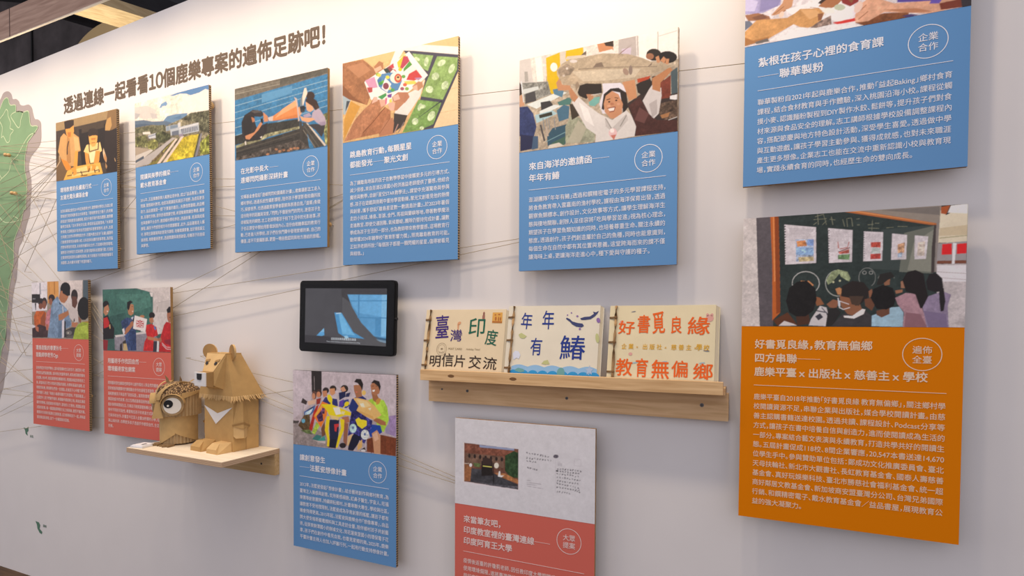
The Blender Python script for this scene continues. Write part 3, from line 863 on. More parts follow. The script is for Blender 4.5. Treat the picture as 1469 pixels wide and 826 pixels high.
787c78 0 563 620 557 589 554 591 561 621
787c78 0 557 590 557 557 554 556 554 590
787c78 0 557 558 562 527 559 525 554 556
787c78 0 562 528 572 506 570 502 560 524
787c78 0 572 506 585 495 584 490 570 501
787c78 0 584 495 599 497 599 491 584 490
787c78 0 598 497 612 511 613 506 600 492
787c78 0 611 510 621 535 624 532 613 507
787c78 0 621 534 627 565 629 564 624 532
787c78 0 626 564 626 597 629 597 629 565
787c78 0 626 596 620 625 623 628 629 598
787c78 0 621 624 610 646 612 650 623 628
8a8c88 0 589 533 588 540 586 546 582 549 577 549 573 545 570 539 569 532 570 525 573 519 577 516 581 516 585 520 588 526
8a8c88 0 617 535 617 542 614 547 610 550 606 550 602 547 599 541 598 534 599 526 601 521 605 518 610 518 614 521 616 527
2e3836 0 586 533 585 538 583 541 581 544 578 543 575 541 574 537 573 532 573 527 575 524 578 522 581 522 583 524 585 528
2e3836 0 614 534 613 539 612 543 609 545 606 545 604 543 602 539 601 534 602 529 604 525 606 523 609 523 611 526 613 530
70746e 0 641 585 642 576 639 574 638 584
70746e 0 642 576 644 568 642 565 639 574
70746e 0 644 568 648 561 646 557 642 564
70746e 0 648 561 653 555 652 550 646 556
70746e 0 653 555 659 551 658 545 652 550
70746e 0 659 551 666 548 666 543 659 545
70746e 0 666 548 674 547 674 542 666 543
70746e 0 674 547 681 549 682 543 674 542
70746e 0 681 549 689 552 689 547 682 543
70746e 0 688 552 695 557 696 552 689 547
70746e 0 695 557 700 564 702 559 696 552
70746e 0 700 563 704 571 706 568 702 560
70746e 0 704 571 707 580 709 577 706 568
70746e 0 706 579 707 588 710 587 709 578
c88a5c 0 288 589 327 591 350 628 343 663 312 626
8a5a3c 0 351 728 381 743 401 801 367 815
8a5c44 0 412 801 441 759 470 774 457 837 427 830
5a3624 0 159 945 229 871 261 944 277 988 183 996
4a3024 0 268 886 330 886 338 973 277 991
cfc8c4 0 187 992 214 948 258 974 277 991
c8c4c4 0 331 988 342 930 382 815 412 830 427 937 410 994
3c3c44 0 360 908 383 880 398 915 376 944
4a4a54 0 367 863 412 878 413 868 368 853
4a4a54 0 410 874 422 931 427 928 415 871
4a4a54 0 388 832 415 890 418 884 391 827
1e1c1c 3 220 769 235 652 273 596 319 590 358 657 366 757 352 858 315 908 269 908 237 871
b88258 0 451 667 469 654 484 675 477 718 462 717
2a2828 0 410 994 420 844 456 830 479 873 443 987
3c3a3c 2 436 994 486 887 587 860 614 902 617 992
e0dad6 0 490 901 530 904 572 843 587 849 580 888 538 927 494 918
8a5c42 0 470 717 514 747 557 776 572 846 530 901 508 887 478 816
2a2422 0 477 732 480 647 527 600 577 616 602 679 596 749 565 804 543 817 514 747
4a3a30 0 514 733 578 734 558 818 525 803
8a5a40 0 507 789 525 796 518 838 508 838
d8d4d4 0 462 746 469 831 473 830 466 745
d8d4d4 0 470 834 489 851 490 845 472 827
d8d4d4 0 490 851 519 834 518 828 489 844
d8d4d4 0 470 777 514 806 515 800 471 771
c8d0d8 0 463 760 474 774 475 823 466 816
6a4634 0 582 762 607 749 628 805 615 860 586 818
8a5c44 0 599 693 613 673 620 735 603 749
9cbccc 2 615 992 615 902 657 874 698 833 732 827 750 875 749 997
6a4634 0 636 860 691 833 692 888 658 918 636 895
1c1a1a 3 608 749 620 673 661 640 703 669 718 752 708 820 678 850 636 844
8a6048 0 661 599 674 552 691 566 689 641 668 647
2a2826 0 646 550 694 532 709 574 681 600 654 640 633 639
a8848c 3 714 752 758 712 798 720 826 835 855 1003 748 1004 753 875 725 806
8a646c 0 760 875 820 889 851 1003 755 1004
9a7058 0 736 616 750 603 754 671 737 670
9a6a50 0 713 690 744 682 744 705 717 718
231e1e 0 742 603 762 536 796 522 829 553 838 647 851 755 856 835 819 842 798 727 758 698
8e8098 3 829 835 851 742 909 703 942 731 930 823 936 1002 848 1003
7a6c88 0 833 862 924 889 932 1002 855 1003
262224 0 840 621 852 561 881 552 905 597 912 703 877 709 847 688
262224 0 893 676 912 677 920 783 914 863 902 869 896 783''',
 'B8': '''a79b9f 3 -50 -50 1050 -50 1050 1050 -50 1050
b8aeb4 2 -4 0 193 -4 186 435 0 670
b4a9ae 2 297 -3 1000 2 990 591 296 529
2c2828 0 193 -4 297 -3 296 274 198 283
8a8080 0 219 70 221 251 226 250 224 69
8a807e 5 0 717 102 688 426 871 426 982 5 1009
45403e 0 0 678 67 677 54 710 0 717
6e3a24 4 732 826 858 751 1000 773 995 998 732 985
55301e 0 772 791 772 1000 776 999 776 791
55301e 0 824 784 824 991 829 991 828 783
55301e 0 897 773 897 979 901 979 901 773
55301e 0 948 766 948 971 952 970 952 766
8f7aa0 4 929 514 995 493 995 759 940 739
b8b0b4 0 934 133 936 499 942 499 940 133
8d84a0 0 899 660 934 613 940 739 904 730
3c3434 0 85 430 103 367 151 408 139 455
8a8488 0 106 458 100 627 106 627 112 458
c8a890 0 151 408 244 369 233 430 162 460
5c4038 0 244 316 242 341 236 362 226 374 216 375 206 365 200 345 198 321 200 295 207 275 216 263 226 262 236 272 242 292
b88060 0 232 332 230 351 225 366 219 375 212 376 205 368 201 354 199 336 201 317 205 302 212 293 219 292 226 300 230 314
40302c 0 300 286 297 309 289 328 277 339 263 340 251 331 243 314 240 291 243 268 251 249 263 238 277 237 289 246 297 263
b87a58 0 286 305 284 322 278 336 270 344 261 345 252 339 246 326 244 309 247 292 252 277 261 269 270 268 278 275 284 288
8a3028 0 244 369 291 349 279 426 244 444
4a6090 14 115 549 233 446 221 537 114 672
b8d4e8 10 127 563 209 493 186 557 126 624
5a4830 14 54 740 115 595 174 573 185 815 126 823
60a0b8 0 127 670 126 682 120 692 113 699 104 700 96 695 91 686 89 675 91 662 97 652 104 646 113 645 120 649 126 658
98b040 8 197 813 244 671 278 711 226 839
a82c24 4 167 771 215 538 244 459 267 442 232 597 197 798
5a6a40 12 78 799 173 786 208 842 138 836
302828 0 371 245 368 263 359 279 346 288 332 289 319 282 310 269 307 251 310 232 319 217 332 208 346 207 359 214 368 227
b47c5a 0 302 259 348 247 354 314 314 340
3c3a70 0 296 409 336 330 388 355 382 415
302824 0 444 217 441 236 431 252 418 262 403 264 389 256 380 241 376 222 380 203 389 186 403 177 418 176 431 183 441 198
c08860 0 376 222 427 211 433 277 399 312 380 282
2c3068 0 302 408 371 342 449 349 460 437 348 463
302824 0 559 207 555 229 545 247 530 258 513 259 498 251 488 235 484 213 488 191 498 173 513 162 530 161 545 169 555 186
c08c6c 0 478 206 516 181 538 231 505 256
22264a 0 466 266 533 239 532 312 472 362
262a4e 0 538 267 580 252 565 309 532 315
34407c 0 472 376 560 338 571 425 538 458 466 443
5a3c98 0 472 376 516 343 505 432 466 443
d8742c 0 215 599 302 393 359 417 348 568 290 740
4a2c50 24 244 595 302 498 313 647 267 668
e8a040 0 226 582 302 423 313 445 238 603
5a3a58 20 296 484 331 473 325 556 296 551
6a4834 0 290 755 325 646 336 824 301 859
38706c 0 197 904 243 837 301 844 267 917
3c8a80 0 255 911 324 840 336 899 278 934
b8aca8 0 202 911 255 918 336 906 336 944 278 937
20243e 0 370 625 471 613 460 866 437 988 370 983 376 818
1c1e30 0 364 880 438 869 432 989 358 988
b83434 0 421 678 466 665 466 702 449 712 443 772 426 767
a0684c 0 494 580 560 558 571 630 516 659
8a5a44 0 516 651 560 646 543 942 510 888
2a2428 0 537 935 534 951 525 965 512 974 497 976 484 971 474 960 471 945 474 930 484 916 497 907 512 905 525 909 534 920
e0c41c 0 290 432 393 421 592 510 587 547 527 547 471 583 370 565 348 508
d8d4c8 0 410 464 472 450 488 537 438 555
d8cc98 0 494 499 527 503 516 541 488 537
e0c41c 0 400 336 404 360 403 381 397 396 388 402 377 397 366 382 357 361 353 337 354 316 359 301 369 295 380 301 391 315
e0c41c 0 384 385 399 384 404 428 387 429
e0c41c 0 557 419 548 429 538 433 528 432 522 424 520 412 523 398 529 384 539 374 549 370 558 372 565 379 567 391 564 405
e0c41c 0 523 425 507 449 514 458 530 434
d9c01c 0 347 583 382 571 364 760 376 878 370 976 347 972 353 881 327 765
d9c01c 0 477 597 521 607 516 740 482 862 454 978 437 976 460 836 488 714
d0b878 0 382 564 471 576 460 621 393 607
24306a 0 560 455 593 335 636 302 690 283 732 322 689 384 625 492 582 497
9a6848 0 609 159 657 141 690 167 684 240 690 290 636 317 614 231
241e1e 0 614 115 636 73 679 74 700 137 690 218 674 168 647 127
d8d4d0 0 609 147 657 150 658 146 609 142
c86a58 0 620 238 647 236 641 251
9cc040 3 711 468 743 335 795 301 888 321 919 403 934 556 909 644 888 718 847 695 816 599
b0d44c 0 795 344 857 352 888 463 837 497
92603e 0 774 232 826 256 847 311 816 356 790 331
a06c4c 0 766 147 795 87 837 113 857 168 847 240 811 271 779 246
241e1e 0 772 118 800 75 847 90 860 153 852 211 837 155 800 115
e8e0d8 0 783 205 808 197 803 221 787 225
40281e 0 780 160 798 154 797 148 779 154
40281e 0 812 153 831 156 832 150 813 147
9a6444 0 790 545 847 553 904 588 909 630 857 630 795 587
1f3f90 0 753 751 774 633 857 637 873 720 816 785 764 793
b88a68 0 779 747 826 698 858 765 858 993 800 995 790 846
caa488 0 785 761 826 719 842 810 806 844
d0aa68 0 603 320 647 316 743 335 806 400 868 507 795 573 689 528 636 476 657 416
dcbc84 0 636 331 732 351 774 404 689 441
e8d8c0 0 668 386 700 375 716 424 679 421
e4d0b0 0 743 436 774 425 764 462
b8863c 0 816 328 842 297 863 309 847 368 821 384
d0b060 0 725 243 723 257 717 269 710 276 701 276 694 271 688 260 686 247 688 233 694 221 701 215 710 214 717 219 723 230
c89c58 0 636 476 689 528 795 573 790 531 689 485
32306c 22 560 734 587 496 636 476 785 589 774 676 711 887 679 863 603 772 554 808
d4c42c 0 625 594 657 561 679 587 700 585 732 595 732 653 689 702 647 664
a8c8c4 8 638 701 634 727 625 749 611 762 595 764 581 755 572 736 568 711 572 685 582 663 596 650 611 648 625 658 634 677
c4cac8 8 754 765 750 793 740 817 725 831 707 834 692 824 681 803 678 776 681 748 692 724 708 710 725 707 740 718 750 738
5a6a98 0 614 697 613 705 610 711 606 715 601 716 596 713 593 708 592 700 593 692 596 686 601 682 606 681 610 684 613 690
5a6a98 0 725 765 723 773 721 779 716 783 712 784 707 781 704 775 703 768 704 760 707 754 712 750 716 749 721 752 723 758
1a1c30 0 570 850 614 770 679 805 646 911 603 994 554 991
c8a878 0 554 823 603 772 559 939 546 927
c8a060 0 646 911 689 832 689 934 646 984
2c2422 0 668 981 711 930 732 985
c8c4c4 0 723 972 721 978 715 984 705 989 695 990 685 989 679 985 676 979 679 972 685 966 695 962 705 960 715 962 721 966''',
 'B9': '''8f8578 3 -50 -50 1050 -50 1050 1050 -50 1050
d4cfd4 2 -6 11 292 3 285 501 9 527
9a98a0 0 148 17 174 18 177 225 145 217
262426 0 -8 213 160 217 165 348 114 375 -3 366
7a7a80 0 20 287 72 288 68 308 20 307
c8c8d0 0 0 380 63 388 76 499 10 513
302c2e 0 56 374 85 375 80 499 69 499
a8a8b0 0 175 153 276 150 275 141 175 145
c89050 0 292 3 494 5 498 261 427 381 301 378
a87038 0 411 8 432 9 432 232 413 231
b8804a 0 313 10 334 11 338 243 317 256
c4bab6 2 495 -2 916 4 906 298 819 506 605 504 497 342
8a807c 0 903 16 900 284 908 285 911 17
48565e 0 916 4 1013 8 1009 378 913 298
2a2424 0 227 357 221 386 206 410 184 423 159 422 137 409 122 385 117 354 123 325 139 301 161 288 186 289 207 302 222 327
7a4a38 0 209 432 205 454 193 472 177 482 159 482 143 472 132 454 128 431 132 408 144 390 160 380 178 380 194 391 205 409
2c2626 0 287 365 281 402 267 433 247 449 225 449 205 432 191 401 187 363 192 325 207 294 227 278 249 278 269 296 282 326
80503c 0 269 405 265 438 255 464 239 478 223 478 208 463 198 437 195 404 199 371 210 345 225 331 241 331 256 346 266 373
2c2424 0 429 293 422 321 406 343 382 355 356 355 332 342 316 318 311 290 317 262 334 239 357 227 384 228 407 241 423 264
8a5844 0 382 353 378 379 369 400 357 412 343 412 331 400 322 378 320 351 323 325 332 304 345 292 358 293 371 305 379 326
b45a28 5 38 610 83 513 141 514 214 514 270 542 254 693 231 803 208 969 106 985 94 805 43 750
8a4a2c 0 169 638 242 515 261 693 230 886 151 887
3c2a2c 6 5 820 138 749 295 802 293 981 3 988
a8644a 0 43 750 123 804 122 888 78 861
c8c4c8 0 -1 750 65 784 57 805 2 820
b07078 5 247 707 285 529 349 461 369 584 310 802 266 858
a86048 0 261 748 303 748 295 857 266 844
6f86a0 5 286 981 325 747 356 475 386 353 471 260 511 342 538 383 632 478 698 665 723 744 683 798 587 826 544 988
8098b4 4 386 380 456 314 489 476 397 570
5a7088 4 493 692 548 692 531 975 476 976
586e88 4 603 665 684 691 710 744 629 799
c8c4cc 0 548 692 590 651 579 974 545 981
2c2c34 0 589 692 616 692 613 973 583 974
d8d4d4 0 560 437 565 571 575 571 570 437
3a4048 0 490 355 524 382 538 410 510 402
a06a4a 0 520 194 568 182 608 210 669 265 641 331 593 384 538 369 498 301
181618 0 702 133 693 178 669 213 634 232 596 231 561 210 537 173 529 127 538 82 563 47 598 28 637 30 671 51 694 88
181618 0 528 114 526 208 561 182 595 230 648 265 696 253 697 146
a87050 0 566 202 564 216 559 227 552 233 544 233 537 227 532 215 531 201 533 187 538 176 545 170 553 170 560 177 565 188
a26c4a 0 487 584 645 518 686 478 733 492 719 545 562 665 493 685
a87050 0 710 718 790 704 830 730 776 797 723 784
bab0ac 0 659 505 727 452 780 466 825 533 830 704 764 717 684 638
2a2222 0 827 263 821 309 804 347 781 367 755 367 731 345 716 307 710 260 717 213 733 175 757 155 783 156 806 178 822 216
5a3a30 0 722 267 808 282 820 388 780 479 727 439
2a2624 0 751 665 765 638 771 691 750 711
3a3838 6 601 852 709 798 816 796 761 969 613 980
6a6664 0 722 890 716 908 701 922 680 930 656 931 634 923 619 910 614 892 619 875 635 861 656 853 680 852 702 860 717 873
c8c4b0 0 668 894 667 899 663 903 657 905 651 905 646 903 642 899 641 895 642 890 646 886 652 884 658 884 663 886 667 890
5a5654 0 627 946 748 930 747 983 626 986
1a1818 0 1030 482 1018 567 988 634 946 672 898 672 856 634 826 566 817 480 828 394 859 326 902 289 950 291 992 329 1020 398
a08030 0 882 704 1006 690 1005 722 895 730
8fa03a 4 734 997 776 823 830 743 896 704 1012 722 1011 996
a4b648 4 816 796 973 755 997 898 828 902
7a5040 0 831 612 883 664 869 730 837 691''',
 'B10': '''3c5c56 3 -50 -50 1050 -50 1050 1050 -50 1050
3f6a60 4 2 0 488 -1 757 82 751 737 199 760 13 750
355a54 4 -4 472 358 378 355 744 13 750
4c7a6e 4 206 90 709 93 731 291 485 380
cdc4c0 2 488 -8 1005 1 1005 682 751 737 757 82
dcd4d0 0 709 74 757 82 750 147 726 133
a8a09c 0 761 82 758 370 763 370 765 82
c0b8b4 0 827 227 991 219 990 386 838 384
a09894 0 828 237 1003 209 1003 203 827 231
a89c94 0 815 292 827 293 814 384 802 384
c04848 0 851 634 850 636 849 638 846 639 844 639 841 638 840 636 839 634 840 632 841 630 844 629 846 629 849 630 850 632
cfc8c6 0 186 747 519 701 655 679 655 712 199 781
8a8690 3 179 781 655 712 752 685 822 788 809 998 249 992 184 980
d8d4d4 0 810 815 836 814 830 991 806 992
3a3640 0 750 829 810 828 797 992 749 994
302c30 0 263 896 295 867 301 990 262 998
3c3834 0 302 854 367 798 353 879 314 962
c0a878 0 315 880 379 879 390 987 314 989
1c1a1c 0 103 252 98 280 84 303 63 315 41 315 20 302 6 278 2 249 7 221 22 198 42 186 65 186 85 199 99 223
b47c5c 0 25 292 86 251 105 334 78 403 44 430 11 375
e8dcd4 0 65 347 91 359 71 372
221f22 0 -5 638 17 444 84 417 116 527 181 637 172 802 -1 819
b82c2c 0 10 472 70 451 103 541 89 610 15 638
8a2830 0 -3 819 79 831 64 998 4 986
c8a070 0 96 582 116 569 121 637 108 644
3a4c74 10 304 636 280 527 370 460 433 473 484 433 507 634 510 982 384 987 341 771 316 745
2e3e64 8 419 689 507 661 504 969 428 985
d8d4d4 0 298 650 330 629 348 744 322 751
a87050 0 329 731 356 636 420 568 470 581 393 689 355 730
a87050 0 420 547 458 514 477 554 464 594 426 595
222024 0 452 487 484 467 477 527 458 514
b07c58 0 384 325 436 245 473 259 479 340 472 400 434 433 396 406
1e1a1c 0 378 311 379 217 430 191 467 219 429 245 412 325 397 352
3a2820 0 442 291 467 289 467 283 441 285
e4d4c8 0 450 359 472 356 462 380
c8d0dc 0 434 467 471 447 458 500
b07850 0 633 448 629 458 619 466 606 471 590 471 576 466 567 458 564 447 567 437 577 429 591 424 606 424 620 429 629 437
e4dcd8 0 490 427 671 488 643 686 581 680 463 635
3c4048 0 507 648 581 667 569 687 507 661
b83038 0 619 558 618 562 615 566 612 568 607 568 603 566 601 562 600 558 601 553 603 549 607 547 612 547 616 549 618 553
b83038 0 607 591 606 596 603 600 599 602 595 602 591 600 588 596 587 591 588 587 591 583 595 581 599 581 603 583 606 587
b83038 0 577 605 576 610 573 614 569 616 565 616 561 614 558 610 557 605 558 601 561 597 565 595 569 595 573 597 576 601
b83038 0 547 592 546 596 544 600 540 602 535 602 531 600 528 596 527 592 528 587 531 583 535 581 540 581 544 583 546 587
b83038 0 535 558 534 563 531 566 527 568 523 568 519 566 516 563 515 558 516 553 519 550 523 548 528 548 532 550 534 553
b83038 0 548 524 547 529 544 533 540 535 536 535 532 533 529 529 528 524 529 520 532 516 536 514 540 514 544 516 547 520
b83038 0 578 510 577 515 574 519 570 521 566 521 562 519 559 515 558 510 559 506 562 502 566 500 570 500 574 502 577 506
b83038 0 607 524 606 529 604 533 600 535 595 535 591 533 589 529 588 524 589 520 591 516 595 514 600 514 604 516 606 520
b83038 0 605 558 603 562 601 566 597 568 592 568 588 566 586 562 585 558 586 553 589 549 593 547 597 547 601 549 604 553
b83038 0 591 584 590 589 587 593 583 595 579 595 575 593 572 589 571 584 572 580 575 576 579 574 583 574 587 576 590 580
b83038 0 564 585 563 589 560 593 556 595 551 595 547 593 545 589 544 585 545 580 548 576 552 574 556 574 560 576 563 580
b83038 0 550 558 549 563 546 566 542 568 538 568 534 566 531 563 530 558 531 553 534 550 538 548 543 548 547 550 549 553
b83038 0 564 531 563 536 560 540 556 542 552 542 548 540 545 536 544 531 545 527 548 523 552 521 556 521 560 523 563 527
b83038 0 591 531 590 536 587 540 583 542 579 542 575 540 572 536 571 531 573 527 575 523 579 521 584 521 588 523 590 527
b83038 0 582 558 581 565 577 571 571 575 564 575 558 571 554 565 553 558 554 550 558 544 564 541 571 541 577 544 581 550
e4dcd8 0 574 558 573 561 571 564 569 566 566 566 564 564 562 561 561 558 562 554 564 552 566 550 569 550 571 552 573 554
b83038 0 514 510 622 527 622 520 515 504
b83038 0 619 523 609 622 616 623 625 524
b83038 0 613 619 516 601 514 608 612 626
b83038 0 518 605 518 507 512 507 512 605
242022 0 783 429 778 451 766 468 749 477 729 477 712 468 700 450 696 428 701 407 713 389 730 380 750 380 767 390 779 407
b07858 0 699 475 754 462 765 527 729 560 705 527
c02c2c 4 656 580 729 560 800 606 823 736 763 763 749 987 609 986 629 845 666 765 649 686
4a78b0 0 770 586 800 632 785 665 764 619
b47c58 0 666 752 751 770 834 788 840 827 750 816 678 805
221e20 0 944 346 979 298 1014 303 1013 386 955 398
a06a50 0 949 398 1007 386 1006 540 971 540 952 476
2a2224 0 999 463 998 466 995 469 991 470 987 470 983 469 981 466 980 463 981 459 984 457 987 455 991 455 995 457 998 460
b8282c 4 858 762 907 579 942 527 1009 553 1008 991 833 991 845 866
8a2834 0 905 813 1007 785 1007 888 928 864
d8d0d0 0 873 855 937 918 941 913 878 849
d8d0d0 0 939 919 1006 924 1007 916 939 912
d8d0d0 0 878 881 936 947 941 941 883 875
d8d0d0 0 938 948 1006 953 1007 946 939 940
a86c54 0 816 789 864 768 875 826 846 853''',
 'B11': '''c7c6c9 1 -50 -50 1050 -50 1050 1050 -50 1050
6e4a3c 8 73 282 479 294 479 741 74 730
8a94b0 0 190 289 448 293 448 314 190 316
7a4c3c 10 73 284 190 289 193 323 448 317 474 324 369 402 82 419
6a5244 8 82 398 369 392 376 523 82 524
2c2422 0 123 425 122 436 120 445 116 450 111 451 107 447 105 439 104 428 104 417 107 408 111 402 115 402 119 406 122 414
2c2422 0 165 425 164 436 161 445 158 451 153 451 149 447 147 439 146 428 146 417 149 408 153 403 157 402 161 406 164 414
2c2422 0 207 425 206 436 203 445 199 451 195 452 191 448 188 439 187 429 188 418 191 409 195 403 199 402 203 407 206 415
2c2422 0 248 426 247 437 244 446 240 451 236 452 232 448 229 440 228 429 229 418 232 409 236 404 240 403 244 407 247 415
2c2422 0 288 426 287 437 285 446 281 451 277 452 273 448 270 440 269 429 270 418 273 409 277 404 281 403 285 407 287 416
2c2422 0 329 427 328 437 325 446 322 452 317 452 314 448 311 440 310 430 311 419 313 410 317 405 321 404 325 408 328 416
2c2422 0 369 427 368 438 365 447 362 452 358 453 354 449 351 440 350 430 351 419 354 410 357 405 362 404 365 408 368 416
2c4028 12 383 380 448 319 479 334 479 615 423 616 383 552
5a6a40 8 145 502 201 503 194 546 152 543
8a5c3c 8 73 525 131 547 121 716 74 725
a06c44 8 303 588 383 583 479 636 479 676 370 636
3c3c40 8 131 568 208 564 303 598 370 636 476 687 476 742 121 726
57565c 12 180 715 317 718 476 707 476 727 317 749
241f1e 4 207 471 289 457 293 620 208 642
3a2c28 0 214 428 289 431 283 504 214 511
d0cc6a 0 217 532 286 530 286 521 218 522
d8cfc0 0 337 500 335 514 331 526 324 534 316 535 309 530 304 520 302 506 304 491 309 479 316 472 323 470 330 475 335 486
e0dcd4 0 330 624 338 566 347 559 350 610 377 605 357 629
e0dcd8 0 135 530 134 539 131 547 127 552 122 553 117 550 114 543 113 534 114 525 117 517 122 512 127 511 131 515 134 521
c8bcac 0 75 517 110 515 110 521 75 525
1e1c1c 0 293 477 299 476 302 711 295 712
d8cfc8 0 67 279 73 280 74 736 68 733
cdc7ca 0 479 283 487 294 485 755 479 744
cdc7ca 0 68 733 479 742 479 756 68 747
45414a 0 537 318 539 319 540 314 538 313
45414a 0 535 325 545 332 546 327 536 320
45414a 0 543 315 541 317 541 321 544 320
45414a 0 535 321 546 321 546 316 535 316
45414a 0 565 330 563 330 563 335 564 335
45414a 0 555 324 560 333 562 329 557 321
45414a 0 564 332 555 327 554 332 563 336
45414a 0 580 321 579 319 576 321 577 323
45414a 0 585 335 580 323 577 326 582 337
45414a 0 581 330 581 336 584 336 584 330
45414a 0 572 331 584 332 584 327 573 326
45414a 0 594 324 593 338 596 339 598 324
45414a 0 591 325 598 329 599 324 592 320
45414a 0 596 330 594 342 597 343 599 331
45414a 0 591 333 603 328 602 323 591 328
45414a 0 615 328 612 339 615 340 618 329
45414a 0 614 337 621 326 619 323 612 334
45414a 0 610 331 618 338 619 334 611 326
45414a 0 610 334 621 330 621 325 609 330
45414a 0 632 327 635 345 638 344 635 326
45414a 0 641 340 641 325 637 325 637 341
45414a 0 633 348 638 335 636 332 630 345
45414a 0 655 344 651 331 648 333 652 346
45414a 0 650 331 649 349 653 349 653 331
45414a 0 649 326 646 330 648 334 651 330
45414a 0 668 336 665 352 668 353 671 337
45414a 0 670 333 666 330 665 335 669 337
45414a 0 668 345 668 331 665 332 665 346
45414a 0 664 340 675 350 677 346 666 336
45414a 0 685 347 692 343 692 339 684 342
45414a 0 694 340 686 340 686 344 694 345
45414a 0 682 344 685 353 688 351 685 342
45414a 0 540 367 537 372 539 375 542 370
45414a 0 538 376 545 372 545 368 537 371
45414a 0 535 391 541 392 542 387 536 386
45414a 0 535 388 547 383 546 378 535 384
45414a 0 564 383 561 369 558 371 561 385
45414a 0 556 390 564 390 564 385 556 385
45414a 0 558 385 563 384 563 379 557 380
45414a 0 580 383 581 374 578 373 577 382
45414a 0 583 386 573 388 573 393 583 391
45414a 0 583 380 572 386 573 391 584 384
45414a 0 573 390 584 383 583 378 572 385
45414a 0 590 375 597 383 599 378 592 371
45414a 0 600 387 594 368 591 370 598 389
45414a 0 599 367 599 369 602 371 602 368
45414a 0 618 385 615 385 615 390 618 390
45414a 0 610 385 611 390 614 387 612 382
45414a 0 619 377 616 368 613 370 616 379
45414a 0 609 384 620 381 620 376 609 379
45414a 0 637 379 629 375 628 380 636 384
45414a 0 635 377 626 386 628 390 636 382
45414a 0 635 369 632 376 634 378 638 371
45414a 0 647 375 649 391 652 389 650 374
45414a 0 645 374 651 389 654 386 648 371
45414a 0 650 380 654 387 656 383 652 376
45414a 0 646 389 657 376 656 372 644 385
45414a 0 667 390 669 389 667 384 666 385
45414a 0 667 388 667 373 664 373 664 389
45414a 0 667 377 668 389 671 388 670 376
45414a 0 681 379 687 382 688 377 682 375
45414a 0 690 377 683 373 681 378 689 382
45414a 0 689 376 688 390 691 390 692 376
45414a 0 706 381 702 388 704 391 708 384
45414a 0 705 387 703 386 702 391 704 392
45414a 0 709 381 705 371 703 374 707 384
45414a 0 544 416 541 404 538 406 541 418
45414a 0 539 421 539 423 542 422 542 420
45414a 0 541 414 541 415 544 417 544 416
45414a 0 538 415 549 421 551 417 539 410
45414a 0 560 419 562 411 559 410 557 418
45414a 0 556 407 567 423 569 419 558 403
45414a 0 568 421 569 406 566 406 564 420
45414a 0 557 418 568 417 568 412 557 413
45414a 0 587 420 588 406 584 407 584 421
45414a 0 583 421 585 420 583 416 582 417
45414a 0 583 412 584 415 587 411 586 409
45414a 0 575 425 587 420 586 416 575 421
45414a 0 595 412 595 420 599 420 598 411
45414a 0 606 423 599 413 597 417 604 427
45414a 0 604 410 599 404 597 409 602 414
45414a 0 593 421 604 422 605 417 593 416
45414a 0 548 486 552 491 554 487 550 482
45414a 0 542 480 552 499 554 495 545 477
45414a 0 554 487 547 477 544 481 551 491
45414a 0 541 486 553 495 554 491 543 482
45414a 0 569 494 560 483 558 488 566 498
45414a 0 562 499 560 496 558 499 559 502
45414a 0 566 492 569 486 567 483 564 490
45414a 0 557 489 569 486 569 481 557 484
45414a 0 574 491 575 485 572 484 571 490
45414a 0 582 488 581 497 584 498 585 488
45414a 0 580 498 582 503 585 499 582 495
45414a 0 595 503 597 499 595 496 593 500
45414a 0 592 491 596 498 599 494 595 488
45414a 0 588 493 597 493 598 488 589 488
45414a 0 588 503 599 504 599 499 588 498
45414a 0 608 498 609 490 606 490 605 498
45414a 0 611 490 612 493 615 490 614 487
45414a 0 606 510 613 495 611 492 604 507
45414a 0 603 503 614 505 615 500 603 498
45414a 0 750 470 759 466 759 461 750 465
45414a 0 758 466 753 465 752 470 758 471
45414a 0 757 459 749 461 749 466 757 464
45414a 0 769 466 775 464 775 459 768 461
45414a 0 764 465 767 470 769 466 767 462
45414a 0 771 457 774 463 776 460 774 454
45414a 0 765 468 776 467 776 462 765 464
45414a 0 793 465 790 462 788 465 791 469
45414a 0 789 462 794 457 792 454 788 458
45414a 0 784 467 788 463 787 459 782 463
45414a 0 782 459 793 456 793 452 782 454
45414a 0 800 469 809 465 809 460 800 464
45414a 0 801 472 809 461 807 457 799 469
45414a 0 800 470 806 464 805 460 798 466
45414a 0 800 466 811 453 809 449 798 462
45414a 0 820 452 818 468 821 468 823 452
45414a 0 825 464 820 455 818 459 823 467
45414a 0 821 449 819 469 822 470 824 449
45414a 0 841 454 839 464 842 465 843 455
45414a 0 841 455 836 448 834 451 839 459
45414a 0 843 465 836 463 835 467 842 470
45414a 0 832 464 843 466 844 461 833 460
45414a 0 854 461 854 458 851 461 852 463
45414a 0 848 456 851 469 854 467 851 454
45414a 0 849 465 849 470 852 470 852 465
45414a 0 849 456 860 456 860 451 850 451
45414a 0 878 461 877 457 874 459 875 462
45414a 0 866 457 870 470 872 468 869 455
45414a 0 868 456 875 452 875 448 868 452
45414a 0 885 462 889 469 891 465 887 459
45414a 0 885 468 886 465 883 463 882 466
45414a 0 884 465 886 453 883 453 882 465
45414a 0 883 459 893 457 893 453 883 454
45414a 0 909 458 902 467 904 471 911 461
45414a 0 900 455 908 469 911 465 902 451
45414a 0 907 466 900 465 900 470 906 471
45414a 0 757 492 751 479 748 482 754 495
45414a 0 749 489 754 489 754 485 750 484
45414a 0 752 494 757 494 757 489 752 489
45414a 0 748 484 759 483 759 478 748 479
45414a 0 767 487 766 488 769 491 769 490
45414a 0 768 485 772 497 775 494 771 482
45414a 0 768 486 776 482 776 477 767 481
45414a 0 765 485 776 493 777 488 766 480
45414a 0 792 494 789 476 787 477 789 496
45414a 0 787 491 788 479 785 479 784 491
45414a 0 788 484 788 484 785 487 786 488
